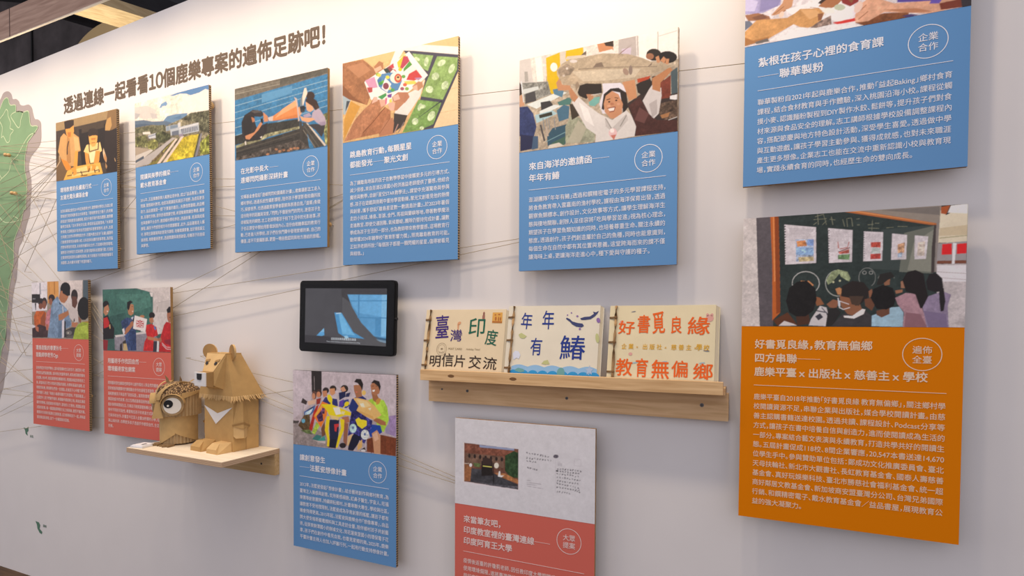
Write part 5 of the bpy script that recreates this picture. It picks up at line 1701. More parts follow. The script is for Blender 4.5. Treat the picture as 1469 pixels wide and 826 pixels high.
# ------------------------------------------------------------------ the exhibition boards
BW, TH, GAP = 0.42, 0.010, 0.035
def lum_board(n, extra=0): return 0.573+0.0221*(n-8)+extra
BOARDS = [
 ('B1', -2.7927, 2.0014, -0.3526, 0.638, 'blue', ['環境教育的永續進行式—', '友達光電永續基金會'], '企業合作',
  '友達永續基金會自2019年起與鹿樂合作，關懷鄉村學校以友誼企業|環境進行跨領域教育合作與學習，「環境教育培力種子」先培養|師資進行環境教育永續素養，將孩子親手操作做為體驗，實際體|驗再生能源、「淡水濕地文化遊」帶領孩童認識濕地、「水資源|教育館」在課程設計並用自然遊戲的科普教育教材。此外，友達|也與國立自然科學博物館合作，在國內推出結合「永續」議題的|行動教育車到各偏鄉小校，以科技與永續的故事帶進，為孩童|們帶來學習的資源，未來將持續深化合作，打造鄉村教育場域。|關懷孩子的學習方式與視野，友達光電用科技實踐行動，打造從|企業與學習資源的永續學習環境，致力培養孩子的環境素養責任|與關懷，為永續未來種下希望的種子。', 'honey',
  'blue board whose photo shows two children at a glowing orange table, nearest the green map'),
 ('B2', -2.2588, 2.0010, 0.3215, 0.5896, 'blue', ['閱讀與美學的橋梁—', '戴水教育基金會'], '企業合作',
  '2016年，王品集團創辦人戴勝益退休後，成立「益品書屋」，推廣|閱讀，關懷鄉村教育。他認為閱讀能拓展孩子視野，為成長更添|助力，益品書屋是一間「不賣書的書店」，免費借閱書籍，飲品暢|飲，有著吃到飽，提供舒適閱讀空間，希望推廣閱讀並傳遞，書屋|也與鹿樂平台合作，邀請鄉村學校參訪，透過故事、表演與成長|課程，讓孩子們感受城市中的閱讀饗宴，此外，益品書屋走入鄉|村，辦理主題書展與創意寫作課程，培養閱讀素養，並於南投設立|美術館，推動藝術教育，透過閱讀與美感啟發，培養孩子的自信|與夢想。', 'honey',
  'blue board whose photo shows a school building on a green hillside under clouds'),
 ('B3', -1.7059, 1.9653, -0.2917, 0.5737, 'blue', ['在光影中長大—', '遠鄉閃閃攝影深耕計畫'], '企業合作',
  '文曄基金會發起「遠鄉閃閃校園攝影計畫」，邀集攝影志工走入|鄉村學校，透過系統性攝影課程，陪伴孩子學習影像拍攝的技|巧、探索世界，也透過觀景窗學會觀察與表達自我。「遠鄉」象徵|這份陪伴的距離與深度，「閃閃」不僅是快門的閃光，更是孩子生|命被點亮的瞬間。志工老師帶著孩子拍下生活中的光影故事，孩|子也在課堂中開始用影像訴說內心。這份由相機牽起的教育行|動，已走進八所學校，孩子們在快門聲中發現家鄉的美、自己的|價值，這不只是攝影課，更是一場自我認同與地方連結的旅程。', 'plain',
  'blue board whose photo shows two people photographing through an orange traffic cone'),
 ('B4', -1.2246, 1.9646, 0.0720, 0.6372, 'blue', ['跳島教育行動，每顆星星', '都能發光——聚光文創'], '企業合作',
  '為了讓離島地區的孩子在數學學習中接觸更多元的引導方式、|減少徬徨，來自澎湖石泉國小的洪進益老師提供了靈感，他結合|魔術與數學，自創「星空STAR教學法」，課堂中充滿驚奇與參與|感，孩子在遊戲與挑戰中重拾學習動機，聚光文創看見他的熱情|與創意，攜手發起「離島星星數一數跳島計畫」，於2023年暑假|走訪小琉球、綠島、澎湖、金門、馬祖與蘭嶼等地，帶著數學魔法|走進教室，即使交通困難、氣候嚴峻，團隊仍堅持完成計畫，讓數|學成為孩子生活的一部分，也為教師帶來教學靈感，這場教育行|動榮獲2024年雜學校「教育影響力獎」，照亮離島教育的可能。|正如洪老師所說：「每個孩子都是一顆閃耀的星星，值得被看見|與相信。」', 'honey',
  'blue board whose photo shows hands folding a colourful paper over green cards'),
 ('B5', -0.6130, 1.8597, 0.1949, 0.5732, 'blue', ['來自海洋的邀請函—', '年年有鰆'], '企業合作',
  '澎湖團隊「年年有鰆」透過和饌精密電子的多元學習課程支持，|將食魚教育帶入雲嘉南的漁村學校。課程由海洋保育出發，透過|觀察魚類標本、創作設計、文化故事等方式，讓學生理解海洋生|態與棲地關聯。創辦人巫佳容將「吃與學習並進」視為核心理念，|期望孩子在學習魚類知識的同時，也培養尊重生命、關注永續的|態度。透過創作，孩子們創造屬於自己的魚種，同時也能意識到，|每個生命在自然中都有其位置與意義。這堂跨海而來的課不僅|讓海味上桌，更讓海洋走進心中，種下愛與守護的種子。', 'plain',
  'blue board whose photo shows a child in white lifting a big dried fish'),
 ('B6', -0.0448, 2.0330, 0.1008, 0.571, 'blue', ['紮根在孩子心裡的食育課', '—聯華製粉'], '企業合作',
  '聯華製粉自2021年起與鹿樂合作，推動「益起Baking」鄉村食育|課程，結合食材教育與手作體驗，深入桃園沿海小校。課程從觸|摸小麥、認識麵粉製程到DIY製作水餃、鬆餅等，提升孩子們對食|材來源與食品安全的理解。志工講師根據學校設備調整課程內|容，搭配節慶與地方特色設計活動，深受學生喜愛。透過做中學|與互動遊戲，讓孩子學習主動參與、獲得成就感，也對未來職涯|產生更多想像。企業志工也能在交流中重新認識小校與教育現|場，實踐永續食育的同時，也經歷生命的雙向成長。', 'plain',
  'blue board at the top right whose photo shows hands and arms kneading flour'),
 ('B7', -0.0413, 1.3880, -0.0998, 0.6967, 'orange', ['好書覓良緣，教育無偏鄉', '四方串聯—', '鹿樂平臺 x 出版社 x 慈善主 x 學校'], '遍佈全臺',
  '鹿樂平臺自2018年推動「好書覓良緣 教育無偏鄉」，關注鄉村學|校閱讀資源不足，串聯企業與出版社，媒合學校閱讀計畫。由慈|善主認購書籍送達校園。透過共讀、課程設計、Podcast分享等|方式，讓孩子在書中培養自信與創造力，進而使閱讀成為生活的|一部分。專案結合藝文表演與永續教育，打造共學共好的閱讀生|態。五屆計畫促成118校、8間企業響應，20,547本書送達14,670|位學生手中。參與贊助單位包括：鄭成功文化推廣委員會、臺北|天母扶輪社、新北市大觀書社、長虹教育基金會、國泰人壽慈善|基金會、真好玩娛樂科技、臺北市勝慈社會福利基金會、統一超|商好鄰居文教基金會、新加坡商安盟臺灣分公司、台灣兄弟國際|行銷、和饌精密電子、戴水教育基金會／益品書屋，展現教育公|益的強大凝聚力。', 'plain',
  'orange board at the right whose photo shows children drawing on a blackboard'),
 ('B8', -1.4375, 0.9839, 0.0196, 0.5959, 'blue', ['讓創意發生', '—法藍瓷想像計畫'], '企業合作',
  '2012年，法藍瓷發起「想像計畫」，結合藝術創作與鄉村教育，為|臺灣注入美感與創意。支持美感細胞、紅鼻子醫生、宇宙人、旺福|樂團等創意團隊，持續耕耘鄉村。計畫串聯大專生、學校與社區，|讓教育不受地理限制。法藍瓷成為孕育創意的搖籃，讓孩子都有|機會飛得更高。2015年起，法藍瓷與鹿樂合作「想像專車」，由品|牌大使安格斯載著顏料與工具走訪全臺，陪伴鄉村孩子共創藝|術，從屏東餉潭國小的辦桌文化，到花蓮東里國小的環保電子花|車，孩子們在創作中看見自我，也看見家鄉的美。2025年，鹿樂|平臺計畫主持人也加入評審行列，一起用行動支持想像計畫。', 'honey',
  'blue board below the black screen whose photo shows boys on a bench'),
 ('B9', -2.9962, 1.3214, -0.1019, 0.6369, 'red', ['環島甜點的春夏秋冬—', '甜點師李奇芳Oga'], '大眾提案',
  '從巷弄起步到世界舞台，當年那個鄉村生活的孩子，她回到小校|帶領孩童們認識甜點，並利用在地當季食材，成為她回饋家鄉地|的起點。2024年，她走遍臺灣各鄉鎮角落，用甜點串起四季更迭之|美，與當地孩子們分享製作甜點的過程，也帶來滿滿的溫暖，從|視覺到味覺，帶領學生們用一支甜點，走進孩子心中種下夢想|想的種子。她說：「每座小島都有屬於它的甜味，不管距離遠。」|在課堂中，孩子們親手做的，每個動作都是與土地、與彼此連結|最好的時候，從認識食材到創作，當地的人文景色，用甜點述說|述說的故事，每一個甜點都帶著文化之和與美，甜而不膩的事。|春夏秋冬四季的風景在這裡相遇，這次師傅和孩子一起，用味道|道記錄這段旅程，留下一份最甜美的回憶。', 'honey',
  'red board nearest the left edge whose photo shows a man in blue with children'),
 ('B10', -2.4772, 1.2775, 0.0657, 0.5944, 'red', ['用藝術手作找回自然—', '環境藝術家包錦棠'], '大眾提案',
  '環境藝術家包錦棠老師長年以創作探討人與自然的關係，近年將|回收紙板與廢棄材於課程融合手作的過程互相激發，創作中看見|過程教會孩子與自然「深刻玩耍」，進而對環境珍惜，從生活裡的|與回收紙中的故事，也以瓦楞紙箱等回收物為媒材，啟發孩子對|設計美學與環保生活，引導孩子將資源重新轉化為藝術，也在創作|術中不同的可能性，尊重每位孩子的表達方式與想像力。計畫|已與多校合作，計畫至今已深入全臺28所鄉村小學，培養孩童|與山海共存，也帶更多孩子透過手作感受自然、生活與藝術|的美。', 'plain',
  'red board behind the cardboard owl whose photo shows a teacher holding a red print'),
 ('B11', -0.8102, 0.8677, 0.0703, 0.660, 'red', ['來當筆友吧，', '印度教室裡的臺灣連線—', '印度阿育王大學'], '大眾提案',
  '疫情後返臺的許瓊莉老師，因任教印度大學期間感受到教學資源|使用環境侷限，遂將臺灣帶進印度教室的念頭，邀請鄉村孩子們|與印度學生成為筆友，以明信片交流彼此的生活與文化，在一來|一往的書寫中認識世界，也看見自己家鄉的美好與獨特，並且以|更寬廣的視野，持續連結兩地的友誼。', 'plain',
  'red and white board under the book ledge with a postcard printed on it'),
]
PAINT = {'blue': (0.135, 0.315, 0.60), 'orange': (0.80, 0.225, 0.0), 'red': (0.70, 0.160, 0.120)}
WORDS = {'blue': (0.82, 0.84, 0.90), 'orange': (0.90, 0.70, 0.52), 'red': (0.88, 0.72, 0.68)}
GAIN = {'B1': 0.98, 'B2': 0.92, 'B3': 1.0, 'B4': 0.95, 'B5': 0.95, 'B6': 1.15, 'B7': 1.27, 'B8': 1.35, 'B9': 1.28, 'B10': 1.15, 'B11': 1.38}
PRINT = vcol('photo_print')
HONEY = flute('honeycomb_edge', '2e2015', 'a88c66', 'Z', 42.0)
KRAFT = mat('kraft_edge', '9c7b4f', 0.85, noise=0.1, nscale=60)
BACKP = mat('board_back', '9a8466', 0.85)
BLOCK = wood('mount_wood', 'a98a60', 'c6a878', 0)
for key, X, Z, rot, H, colr, title, badge, body, edge, label in BOARDS:
    rt = thing('exhibition_board', label, 'board', (X, -0.045, Z+0.055), (0, -R(rot), 0), 'exhibition boards on the display wall')
    pm = mat('board_'+colr, PAINT[colr], 0.6, 0.10); wm = mat('words_'+colr, WORDS[colr], 0.6)
    b = B(); b.add([(0, 0, 0), (BW, 0, 0), (BW, 0, -H), (0, 0, -H), (0, TH, 0), (BW, TH, 0), (BW, TH, -H), (0, TH, -H)],
        [(3, 2, 1, 0), (4, 5, 6, 7), (0, 1, 5, 4), (1, 2, 6, 5), (2, 3, 7, 6), (3, 0, 4, 7)])
    b.mi = [0, 2, 1, 1, 1, 1]
    b.build('panel', [pm, HONEY if edge == 'honey' else KRAFT, BACKP], rt)
    nx = {'B7': 420, 'B5': 400, 'B6': 360, 'B4': 340, 'B8': 340, 'B11': 340}.get(key, 260)
    print_grid('photo', raster(PHOTOS[key], nx, int(nx*0.62), GAIN[key], 11, 0 if key == 'B11' else 1), 0, 0, BW, 0.25, PRINT, rt)
    extra = 0.032 if len(title) == 3 else 0.0
    b = B(); em = 0.0222
    for i, s_ in enumerate(title):
        x, z = 0.0285, -(0.2995+0.0318*i)
        if s_.startswith('—'):
            n = 0.043; b.box(x, x+n, -0.0006, -0.0004, z+0.0078, z+0.0087); x += n+0.001; s_ = s_[1:]
        parts = s_.split('—'); s0 = parts[0]
        V, _ = layout(s0, 0.021); wd = None
        if key == 'B7' and i == 2: wd = 0.332
        line(b, s0, x, z, em, width=wd, bold=0.021)
        xe = x+V[:, 0].max()*em
        if len(parts) == 3:
            b.box(xe+0.001, xe+0.042, -0.0006, -0.0004, z+0.0078, z+0.0087); line(b, parts[2], xe+0.043, z, em, bold=0.021)
        elif len(parts) == 2: b.box(xe+0.001, xe+0.046, -0.0006, -0.0004, z+0.0078, z+0.0087)
    b.build('title_text', wm, rt)
    cx, cz, r0 = 0.3495, -0.307, 0.0346
    b = B(); n = 56; V = []; Fc = []
    for k in range(n):
        a = 2*math.pi*k/n; V += [(cx+r0*math.cos(a), -0.0005, cz+r0*math.sin(a)), (cx+(r0-0.0016)*math.cos(a), -0.0005, cz+(r0-0.0016)*math.sin(a))]
    for k in range(n): j = (k+1) % n; Fc.append((2*k, 2*k+1, 2*j+1, 2*j))
    b.add(V, Fc); bd = b.build('badge_ring', wm, rt)
    b = B()
    for i, s_ in enumerate((badge[:2], badge[2:])): line(b, s_, cx-0.0172, cz+0.0030-0.0205*i, 0.0175, bold=0.008)
    b.build('badge_text', wm, bd)
    b = B(); zr = -(0.3545+extra); b.box(0.0285, 0.3925, -0.0006, -0.0004, zr-0.0006, zr+0.0006); b.build('divider_line', wm, rt)
    rows = body.split('|'); b = B(); eb = 0.0150
    for i, s_ in enumerate(rows):
        z = -(0.3868+extra+0.02213*i)
        V, _ = layout(s_, 0.008); full = V[:, 0].max()*eb
        last = i == len(rows)-1
        wd = None if last and full < 0.363 else 0.363
        if last and wd is None: wd = full*0.93
        line(b, s_, 0.0285, z, eb, width=wd, bold=0.008)
    b.build('body_text', wm, rt)
    b = B(); b.box(0.13, 0.29, TH, TH+GAP, -0.40, -0.20, bev=0.002); b.build('mount_block', BLOCK, rt)
# ------------------------------------------------------------------ pins and strings
STR = mat('jute_string', (0.40, 0.335, 0.235), 0.9); PIN = wood('pin_wood', 'b58f5c', 'd9b985', 2, 20.0, 0.5); NEEDLE = mat('pin_steel', (0.5, 0.5, 0.5), 0.35, metal=1.0)
def pin(px, py, y, label, r=0.0085):
    p = at(px, py, y); t = thing('push_pin', label, 'pin', (p[0], 0, p[2]), group='wooden push pins')
    b = B(); b.ball((0, y, 0), r); b.build('pin_head', PIN, t, True)
    b = B(); b.tube([(0, y+r*0.8, 0), (0, 0.004, 0)], 0.0009); b.build('needle', NEEDLE, t)
pin(8, 222, -0.028, 'round wooden pin in the upper pair on the green map, left one'); pin(12.7, 222.5, -0.022, 'round wooden pin in the upper pair on the green map, right one')
pin(17.3, 276.8, -0.028, 'round wooden pin in the lower pair on the green map, left one'); pin(22, 277.6, -0.022, 'round wooden pin in the lower pair on the green map, right one')
pin(301.6, 151, -0.02, 'wooden pin peeking from behind the upper right corner of the hillside school board', 0.014)
pin(472.6, 322, -0.02, 'wooden pin peeking from behind the right edge of the traffic cone board', 0.008)
pin(130.4, 568, -0.02, 'wooden pin peeking from behind the right edge of the leftmost red board', 0.008)
pin(171.4, 357, -0.02, 'wooden pin peeking from behind the right edge of the glowing table board', 0.006)
def string(x0, y0, x1, y1, label, grp, e0=0.0, e1=0.0, ya=-0.027, yb=-0.02, sag=0.0):
    dx, dy = x1-x0, y1-y0
    A = at(x0-dx*e0, y0-dy*e0, ya); E = at(x1+dx*e1, y1+dy*e1, yb); n = 7
    pts = [A*(1-k/n)+E*(k/n)-np.array([0, 0, sag*4*(k/n)*(1-k/n)]) for k in range(n+1)]
    pts = [np.array([A[0], -0.0005, A[2]])]+pts+[np.array([E[0], -0.0005, E[2]])]   # tied down to the wall at both ends
    b = B(); b.tube([p-pts[0] for p in pts], 0.00095, 5); o = b.build('string', STR); o.location = pts[0]; tag(o, label, 'string', grp)
def pz(L, cx, cy, sc): return [(cx+a/sc, cy+c/sc, cx+d/sc, cy+e/sc) for a, c, d, e in L]
G1 = 'strings fanning from the map to the leftmost blue board'
lab = 'thin jute string fanning from the green map to the leftmost blue board'
for q in pz([(0, 150, 595, 168), (0, 172, 595, 240), (0, 185, 595, 292), (90, 270, 595, 385), (0, 325, 595, 380), (0, 552, 595, 290), (0, 690, 600, 320), (0, 605, 600, 525), (0, 635, 600, 640), (90, 660, 600, 718), (0, 785, 600, 640),
             (0, 905, 600, 385), (0, 975, 600, 392), (0, 1085, 600, 400), (40, 1120, 600, 440), (0, 1035, 610, 825), (0, 1230, 610, 950), (0, 1450, 610, 1085)], 0, 190, 7.51):
    string(*q, lab, G1, 0.25 if q[0] < 3 else 0.0, 0.12)
G2 = 'strings running down from the map to the boards below'
lab = 'pale jute string running steeply down over the map and wall left of the boards'
for q in pz([(120, 290, 345, 700), (180, 680, 250, 1150), (345, 700, 640, 1240), (0, 775, 640, 1585), (0, 1135, 440, 1580), (0, 1325, 330, 1585), (0, 1050, 150, 1580), (265, 1500, 590, 760), (90, 1580, 470, 760)], 0, 190, 7.51):
    string(*q, lab, G2, 0.1 if q[0] < 3 else 0.0, 0.06)
G3 = 'strings fanning from the map to the leftmost red board'
lab = 'thin jute string fanning from the green map to the leftmost red board'
for q in pz([(0, 150, 340, 320), (0, 180, 340, 390), (0, 250, 340, 455), (0, 480, 345, 565), (0, 500, 345, 605), (0, 575, 345, 680), (0, 715, 340, 780), (30, 440, 330, 315), (0, 205, 330, 145), (0, 525, 345, 475), (0, 60, 255, 826), (0, 400, 210, 826), (0, 660, 80, 826)], 0, 390, 7.51) \
        + pz([(0, 115, 260, 325), (0, 155, 250, 320), (0, 555, 255, 405), (0, 590, 260, 470), (0, 710, 260, 675), (0, 330, 225, 30), (0, 385, 260, 320), (25, 370, 260, 405), (0, 410, 260, 435), (0, 250, 250, 215)], 0, 490, 5.5):
    string(*q, lab, G3, 0.3 if q[0] < 3 else 0.0, 0.1)
string(0, 210, 1068, 91, 'longest jute string crossing behind the upper blue boards to the flour board', None, 0.03, 0.01, sag=0.004)
G4 = 'short strings crossing the gap between the first two blue boards'
for q in pz([(187, 220, 265, 220), (187, 232, 265, 236), (187, 265, 265, 255), (187, 290, 265, 262), (187, 330, 265, 310), (187, 342, 265, 352), (187, 352, 265, 356), (190, 457, 265, 465), (187, 505, 265, 412)], 120, 170, 3.59):
    string(*q, 'jute string crossing the gap between the glowing table board and the hillside school board', G4, 0.25, 0.25, -0.02)
G5 = 'short strings between the hillside board and the cone board'
for q in pz([(52, 188, 225, 190), (52, 250, 225, 242), (52, 385, 225, 430), (52, 460, 225, 463), (55, 572, 220, 527)], 295, 220, 5.16):
    string(*q, 'jute string crossing the gap between the hillside school board and the traffic cone board', G5, 0.2, 0.2, -0.02)
G6 = 'short strings between the cone board and the folding hands board'
for q in pz([(42, 230, 145, 235), (42, 332, 145, 300), (42, 400, 145, 340), (42, 408, 145, 348)], 465, 220, 5.17):
    string(*q, 'jute string crossing the gap between the traffic cone board and the folding hands board', G6, 0.3, 0.3, -0.02)
G7 = 'long strings spreading right from the teacher board'
for q in ((248.5, 415.4, 357, 363), (248.5, 441.7, 370.5, 363), (248.5, 420.5, 744, 342.5), (248.5, 453.5, 744, 347.5)):
    string(*q, 'long jute string rising right from behind the teacher board towards the blue boards', G7, 0.06, 0.06, -0.02)
string(172.6, 376, 240, 361, 'jute string passing under the glowing table board to the hillside school board', None, 0.3, 0.2, -0.02)
string(128, 404, 232, 367, 'jute string rising from the red chef board to the hillside school board', None, 0.1, 0.2, -0.02)
G8 = 'strings between the two red boards'
for q in pz([(30, 125, 95, 228), (30, 150, 95, 245), (30, 175, 95, 300), (33, 290, 95, 330), (33, 400, 95, 440), (33, 450, 95, 420), (33, 480, 95, 500), (33, 500, 95, 470), (33, 690, 95, 690)], 120, 390, 3.3):
    string(*q, 'jute string crossing the narrow gap between the two red boards', G8, 0.2, 0.2, -0.02)
G9 = 'strings right of the cardboard bear'
for q in ((361, 534.7, 420, 548), (369, 550, 420, 574.6), (376, 567, 420, 585), (377, 574.6, 420, 593), (369, 607.6, 420, 623), (376, 566, 420, 559.5)):
    string(*q, 'jute string running from behind the cardboard bear to the bench boys board', G9, 1.6, 0.3, -0.02)
G10 = 'strings between the bench boys board and the postcard board'
for q in ((570, 648.5, 653, 684), (569, 655, 653, 689.5), (571, 667, 653, 693)):
    string(*q, 'jute string sloping from the bench boys board down to the postcard board', G10, 0.2, 0.2, -0.02)
# ------------------------------------------------------------------ the small screen
TX0, TX1, TY = -1.401, -1.0185, -0.050
rt = thing('display_screen', 'black rounded tablet screen showing a bright blue window, hung on the wall', 'screen', (TX0, 0, 1.338), (0, R(1.4), 0))
def rrect(x0, x1, z0, z1, r, k=5):
    P = []
    for cx, cz, a0 in ((x1-r, z1-r, 0), (x0+r, z1-r, 90), (x0+r, z0+r, 180), (x1-r, z0+r, 270)):
        P += [(cx+r*math.cos(R(a0+90*i/k)), cz+r*math.sin(R(a0+90*i/k))) for i in range(k+1)]
    return P
SW, SH = 0.3835, 0.2335
b = B(); P = rrect(0, SW, -SH, 0, 0.012); b.prism([(x, TY+0.002, z) for x, z in reversed(P)], (0, 0.012, 0)); P2 = rrect(0.0015, SW-0.0015, -SH+0.0015, -0.0015, 0.011); b.prism([(x, TY, z) for x, z in reversed(P2)], (0, 0.002, 0))
b.build('housing', mat('black_plastic', (0.008, 0.008, 0.008), 0.35, 0.15), rt)
b = B(); b.box(0.10, 0.28, TY+0.0135, 0.0, -0.18, -0.07, bev=0.003); b.build('wall_bracket', mat('bracket_black', (0.02, 0.02, 0.02), 0.6), rt)
b = B(); b.tube([(SW-0.002, TY+0.007, -0.118), (SW+0.004, TY+0.007, -0.118)], [0.006, 0.005], 14); b.build('side_button', mat('button_black', (0.01, 0.01, 0.01), 0.4), rt)
SCREEN = '''413e41 0 -9 -9 1009 -9 1009 1009 -9 1009
4c4a4e 0 0 0 460 0 470 1009 0 1009
565457 0 470 150 640 330 760 600 1000 900 1000 1009 470 1009
5b97c4 0 534 112 1000 112 1000 905 860 830 705 600 630 420 590 320
6aa8d6 0 545 118 1000 118 1000 500 660 430 600 300
7fb6dc 0 940 112 1000 112 1000 830 940 830
4a86b4 0 665 112 680 112 680 520 665 480
4a86b4 0 560 215 1000 205 1000 222 565 232
4a86b4 0 655 505 1000 500 1000 518 665 522
4f8cba 0 870 510 935 510 935 830 870 800
39607f 0 860 830 1000 860 1000 940 930 905
7890a4 0 880 880 1000 900 1000 940 930 920
4f93c4 0 378 437 466 437 615 777 750 883 507 864 430 800
6fb0da 0 430 460 462 450 590 760 640 830 480 820
9fc8e0 0 500 850 540 840 560 880 520 900
d8e4ea 0 395 450 455 436 460 446 400 460
5b9ccc 0 150 870 250 720 255 850 200 880
7fb4d8 0 200 800 250 720 252 790
3a373b 0 0 860 330 870 330 1009 0 1009'''
SCR = vcol('screen_picture', 0.2, 0.2, emit=1.25)
pic = print_grid('picture', raster(SCREEN, 200, 140, 0.72, 3), 0.0255, -0.0255, 0.3275, 0.178, SCR, rt, y=TY-0.0003)
b = B(); line(b, '這就是我覺得最重要的事情', 0.137, -0.1905, 0.0085, bold=0.01, y=TY-0.0008); line(b, "That's what I believe is the most important thing.", 0.118, -0.1985, 0.0056, width=0.137, y=TY-0.0008)
b.build('subtitle_text', mat('subtitle_white', (0.1, 0.1, 0.1), 0.5, emit=((0.8, 0.85, 0.9), 0.55)), pic)
m = bpy.data.materials.new('cover_glass'); m.use_nodes = True; nt = m.node_tree; nt.nodes.clear()
out = nt.nodes.new('ShaderNodeOutputMaterial'); mix = nt.nodes.new('ShaderNodeMixShader'); tr = nt.nodes.new('ShaderNodeBsdfTransparent'); gl = nt.nodes.new('ShaderNodeBsdfGlossy'); fr = nt.nodes.new('ShaderNodeFresnel')
gl.inputs['Roughness'].default_value = 0.03; fr.inputs['IOR'].default_value = 1.22
nt.links.new(fr.outputs[0], mix.inputs[0]); nt.links.new(tr.outputs[0], mix.inputs[1]); nt.links.new(gl.outputs[0], mix.inputs[2]); nt.links.new(mix.outputs[0], out.inputs[0])
b = B(); b.add([(x, TY-0.0014, z) for x, z in (rrect(0.004, SW-0.004, -SH+0.004, -0.004, 0.009))], [tuple(range(24))]); b.build('cover_glass', m, rt)
# ------------------------------------------------------------------ plywood shelf
PLYT = wood('birch_ply_top', 'ecdcc0', 'f8ecd6', 0, 5.0, 0.6); PLYE = flute('ply_layers', 'b8977a', 'd8bb98', 'Z', 60.0)
SZ = 0.755
rt = thing('plywood_shelf', 'pale plywood wall shelf carrying the cardboard owl and bear', 'shelf', (-1.548, 0, SZ))
XL = -2.040+1.548
b = B(); T = 0.0165
P = [(XL, -0.0005, -T), (XL, -0.222, -T), (0, -0.2317, -T), (0, -0.0005, -T)]
b.add(P+[(x, y, 0) for x, y, z in P], [(3, 2, 1, 0), (4, 5, 6, 7), (0, 1, 5, 4), (1, 2, 6, 5), (2, 3, 7, 6), (3, 0, 4, 7)]); b.mi = [0, 0, 1, 1, 1, 1]
b.build('shelf_board', [PLYT, PLYE], rt)
b = B(); b.box(XL+0.03, -0.001, -0.020, -0.0005, -0.092, -T); b.build('cleat', wood('birch_cleat', 'c2a06e', 'd9bd90', 0, 6.0), rt)
b = B(); b.tube([(-0.066, -0.0205, -0.057), (-0.066, -0.019, -0.057)], 0.004, 10); b.build('screw', mat('screw_dark', (0.05, 0.045, 0.04), 0.5), rt)
# little white card holder at the shelf's left end
c0 = np.array([-2.075, -0.185, SZ]); c0 = at(188, 636, -0.19)
rt = thing('card_holder', 'small flat white card holder at the left end of the plywood shelf', 'holder', (-2.005, -0.185, SZ), (0, 0, R(8)))
b = B(); b.box(-0.026, 0.028, -0.030, 0.028, 0, 0.007, bev=0.0015); b.build('holder_body', mat('card_white', (0.78, 0.78, 0.80), 0.4), rt)
b = B(); b.box(-0.022, 0.024, -0.026, 0.022, 0.007, 0.0095, bev=0.0005); cc = b.build('card_stack', mat('card_paper', (0.85, 0.84, 0.84), 0.6), rt)
b = B(); b.add([(0.002, -0.012, 0.0098), (0.014, -0.014, 0.0098), (0.015, 0.004, 0.0098), (0.004, 0.006, 0.0098)], [(0, 1, 2, 3)]); b.build('dark_mark', mat('ink_black', (0.02, 0.02, 0.03), 0.6), cc)
# ------------------------------------------------------------------ cardboard bear
KB = mat('bear_kraft', (0.52, 0.325, 0.130), 0.8, 0.15, noise=0.07, nscale=30, bump=0.05)
KD = mat('bear_kraft_dark', (0.40, 0.24, 0.095), 0.8, 0.15, noise=0.08, nscale=30)
KL = mat('bear_kraft_light', (0.66, 0.44, 0.20), 0.8, 0.15, noise=0.06, nscale=30)
CE = flute('bear_flutes', '5a3c1e', 'b08a54', 'Z', 90.0)
bw = thing('cardboard_bear', 'cardboard bear with a white chest mark and fringed shoulders, on the plywood shelf', 'craft figure', (-1.716, -0.057, SZ), (0, 0, R(-5)))
b = B(); b.box(-0.08, 0.08, -0.05, 0.05, 0, 0.20, bev=0.0015); body = b.build('body', KB, bw)
b = B(); b.box(0.0795, 0.0806, -0.049, 0.006, 0.0, 0.001); 
b = B(); b.prism([(-0.080, -0.0506, 0.151), (-0.013, -0.0506, 0.089), (0.078, -0.0506, 0.153), (-0.004, -0.0506, 0.127)], (0, -0.001, 0)); b.build('chest_mark', mat('white_card', (0.80, 0.79, 0.78), 0.6), body)
b = B(); b.prism([(0.0805, -0.002, 0.0), (0.0805, 0.000, 0.0), (0.0805, 0.000, 0.045), (0.0805, -0.002, 0.045)], (0.0006, 0, 0)); b.build('side_seam', KD, body)
# shoulder cape: frustum with a cut fringe
def ring_pts(n, hx, y0, y1, z):
    C = [(-hx, y0), (hx, y0), (hx, y1), (-hx, y1)]; out = []
    for i in range(4):
        (xa, ya), (xb, yb) = C[i], C[(i+1) % 4]
        out += [(xa+(xb-xa)*k/n, ya+(yb-ya)*k/n, z) for k in range(n)]
    return out
n = 14; top = ring_pts(n, 0.053, -0.054, 0.000, 0.336); mid = ring_pts(n, 0.095, -0.060, 0.058, 0.192)
b = B(); N = len(top); b.add(top+mid, [(i, N+i, N+(i+1) % N, (i+1) % N) for i in range(N)]+[tuple(range(N))]); cape = b.build('cape', KB, bw)
b = B(); rr = random.Random(3)
for i in range(N):
    p, q = np.array(mid[i]), np.array(mid[(i+1) % N]); c = (p+q)/2; o_ = np.array([c[0], c[1], 0]); o_ = o_/np.linalg.norm(o_)
    for a_, e_ in ((0.06, 0.5), (0.53, 0.95)):
        u0, u1 = p+(q-p)*a_, p+(q-p)*e_; cl = rr.uniform(0.001, 0.012)*(2.0 if c[0] > 0.08 else 0.45); dz = rr.uniform(0.014, 0.022); m_ = (u0+u1)/2
        k1 = m_+o_*cl*0.4+np.array([0, 0, -dz*0.6]); k2 = m_+o_*cl+np.array([0, 0, -dz])
        w_ = (u1-u0)
        b.add([u0, u1, k1+w_*0.42, k2+w_*0.05, k1-w_*0.42], [(0, 4, 2, 1), (4, 3, 2)])
b.build('fringe', KL, cape)
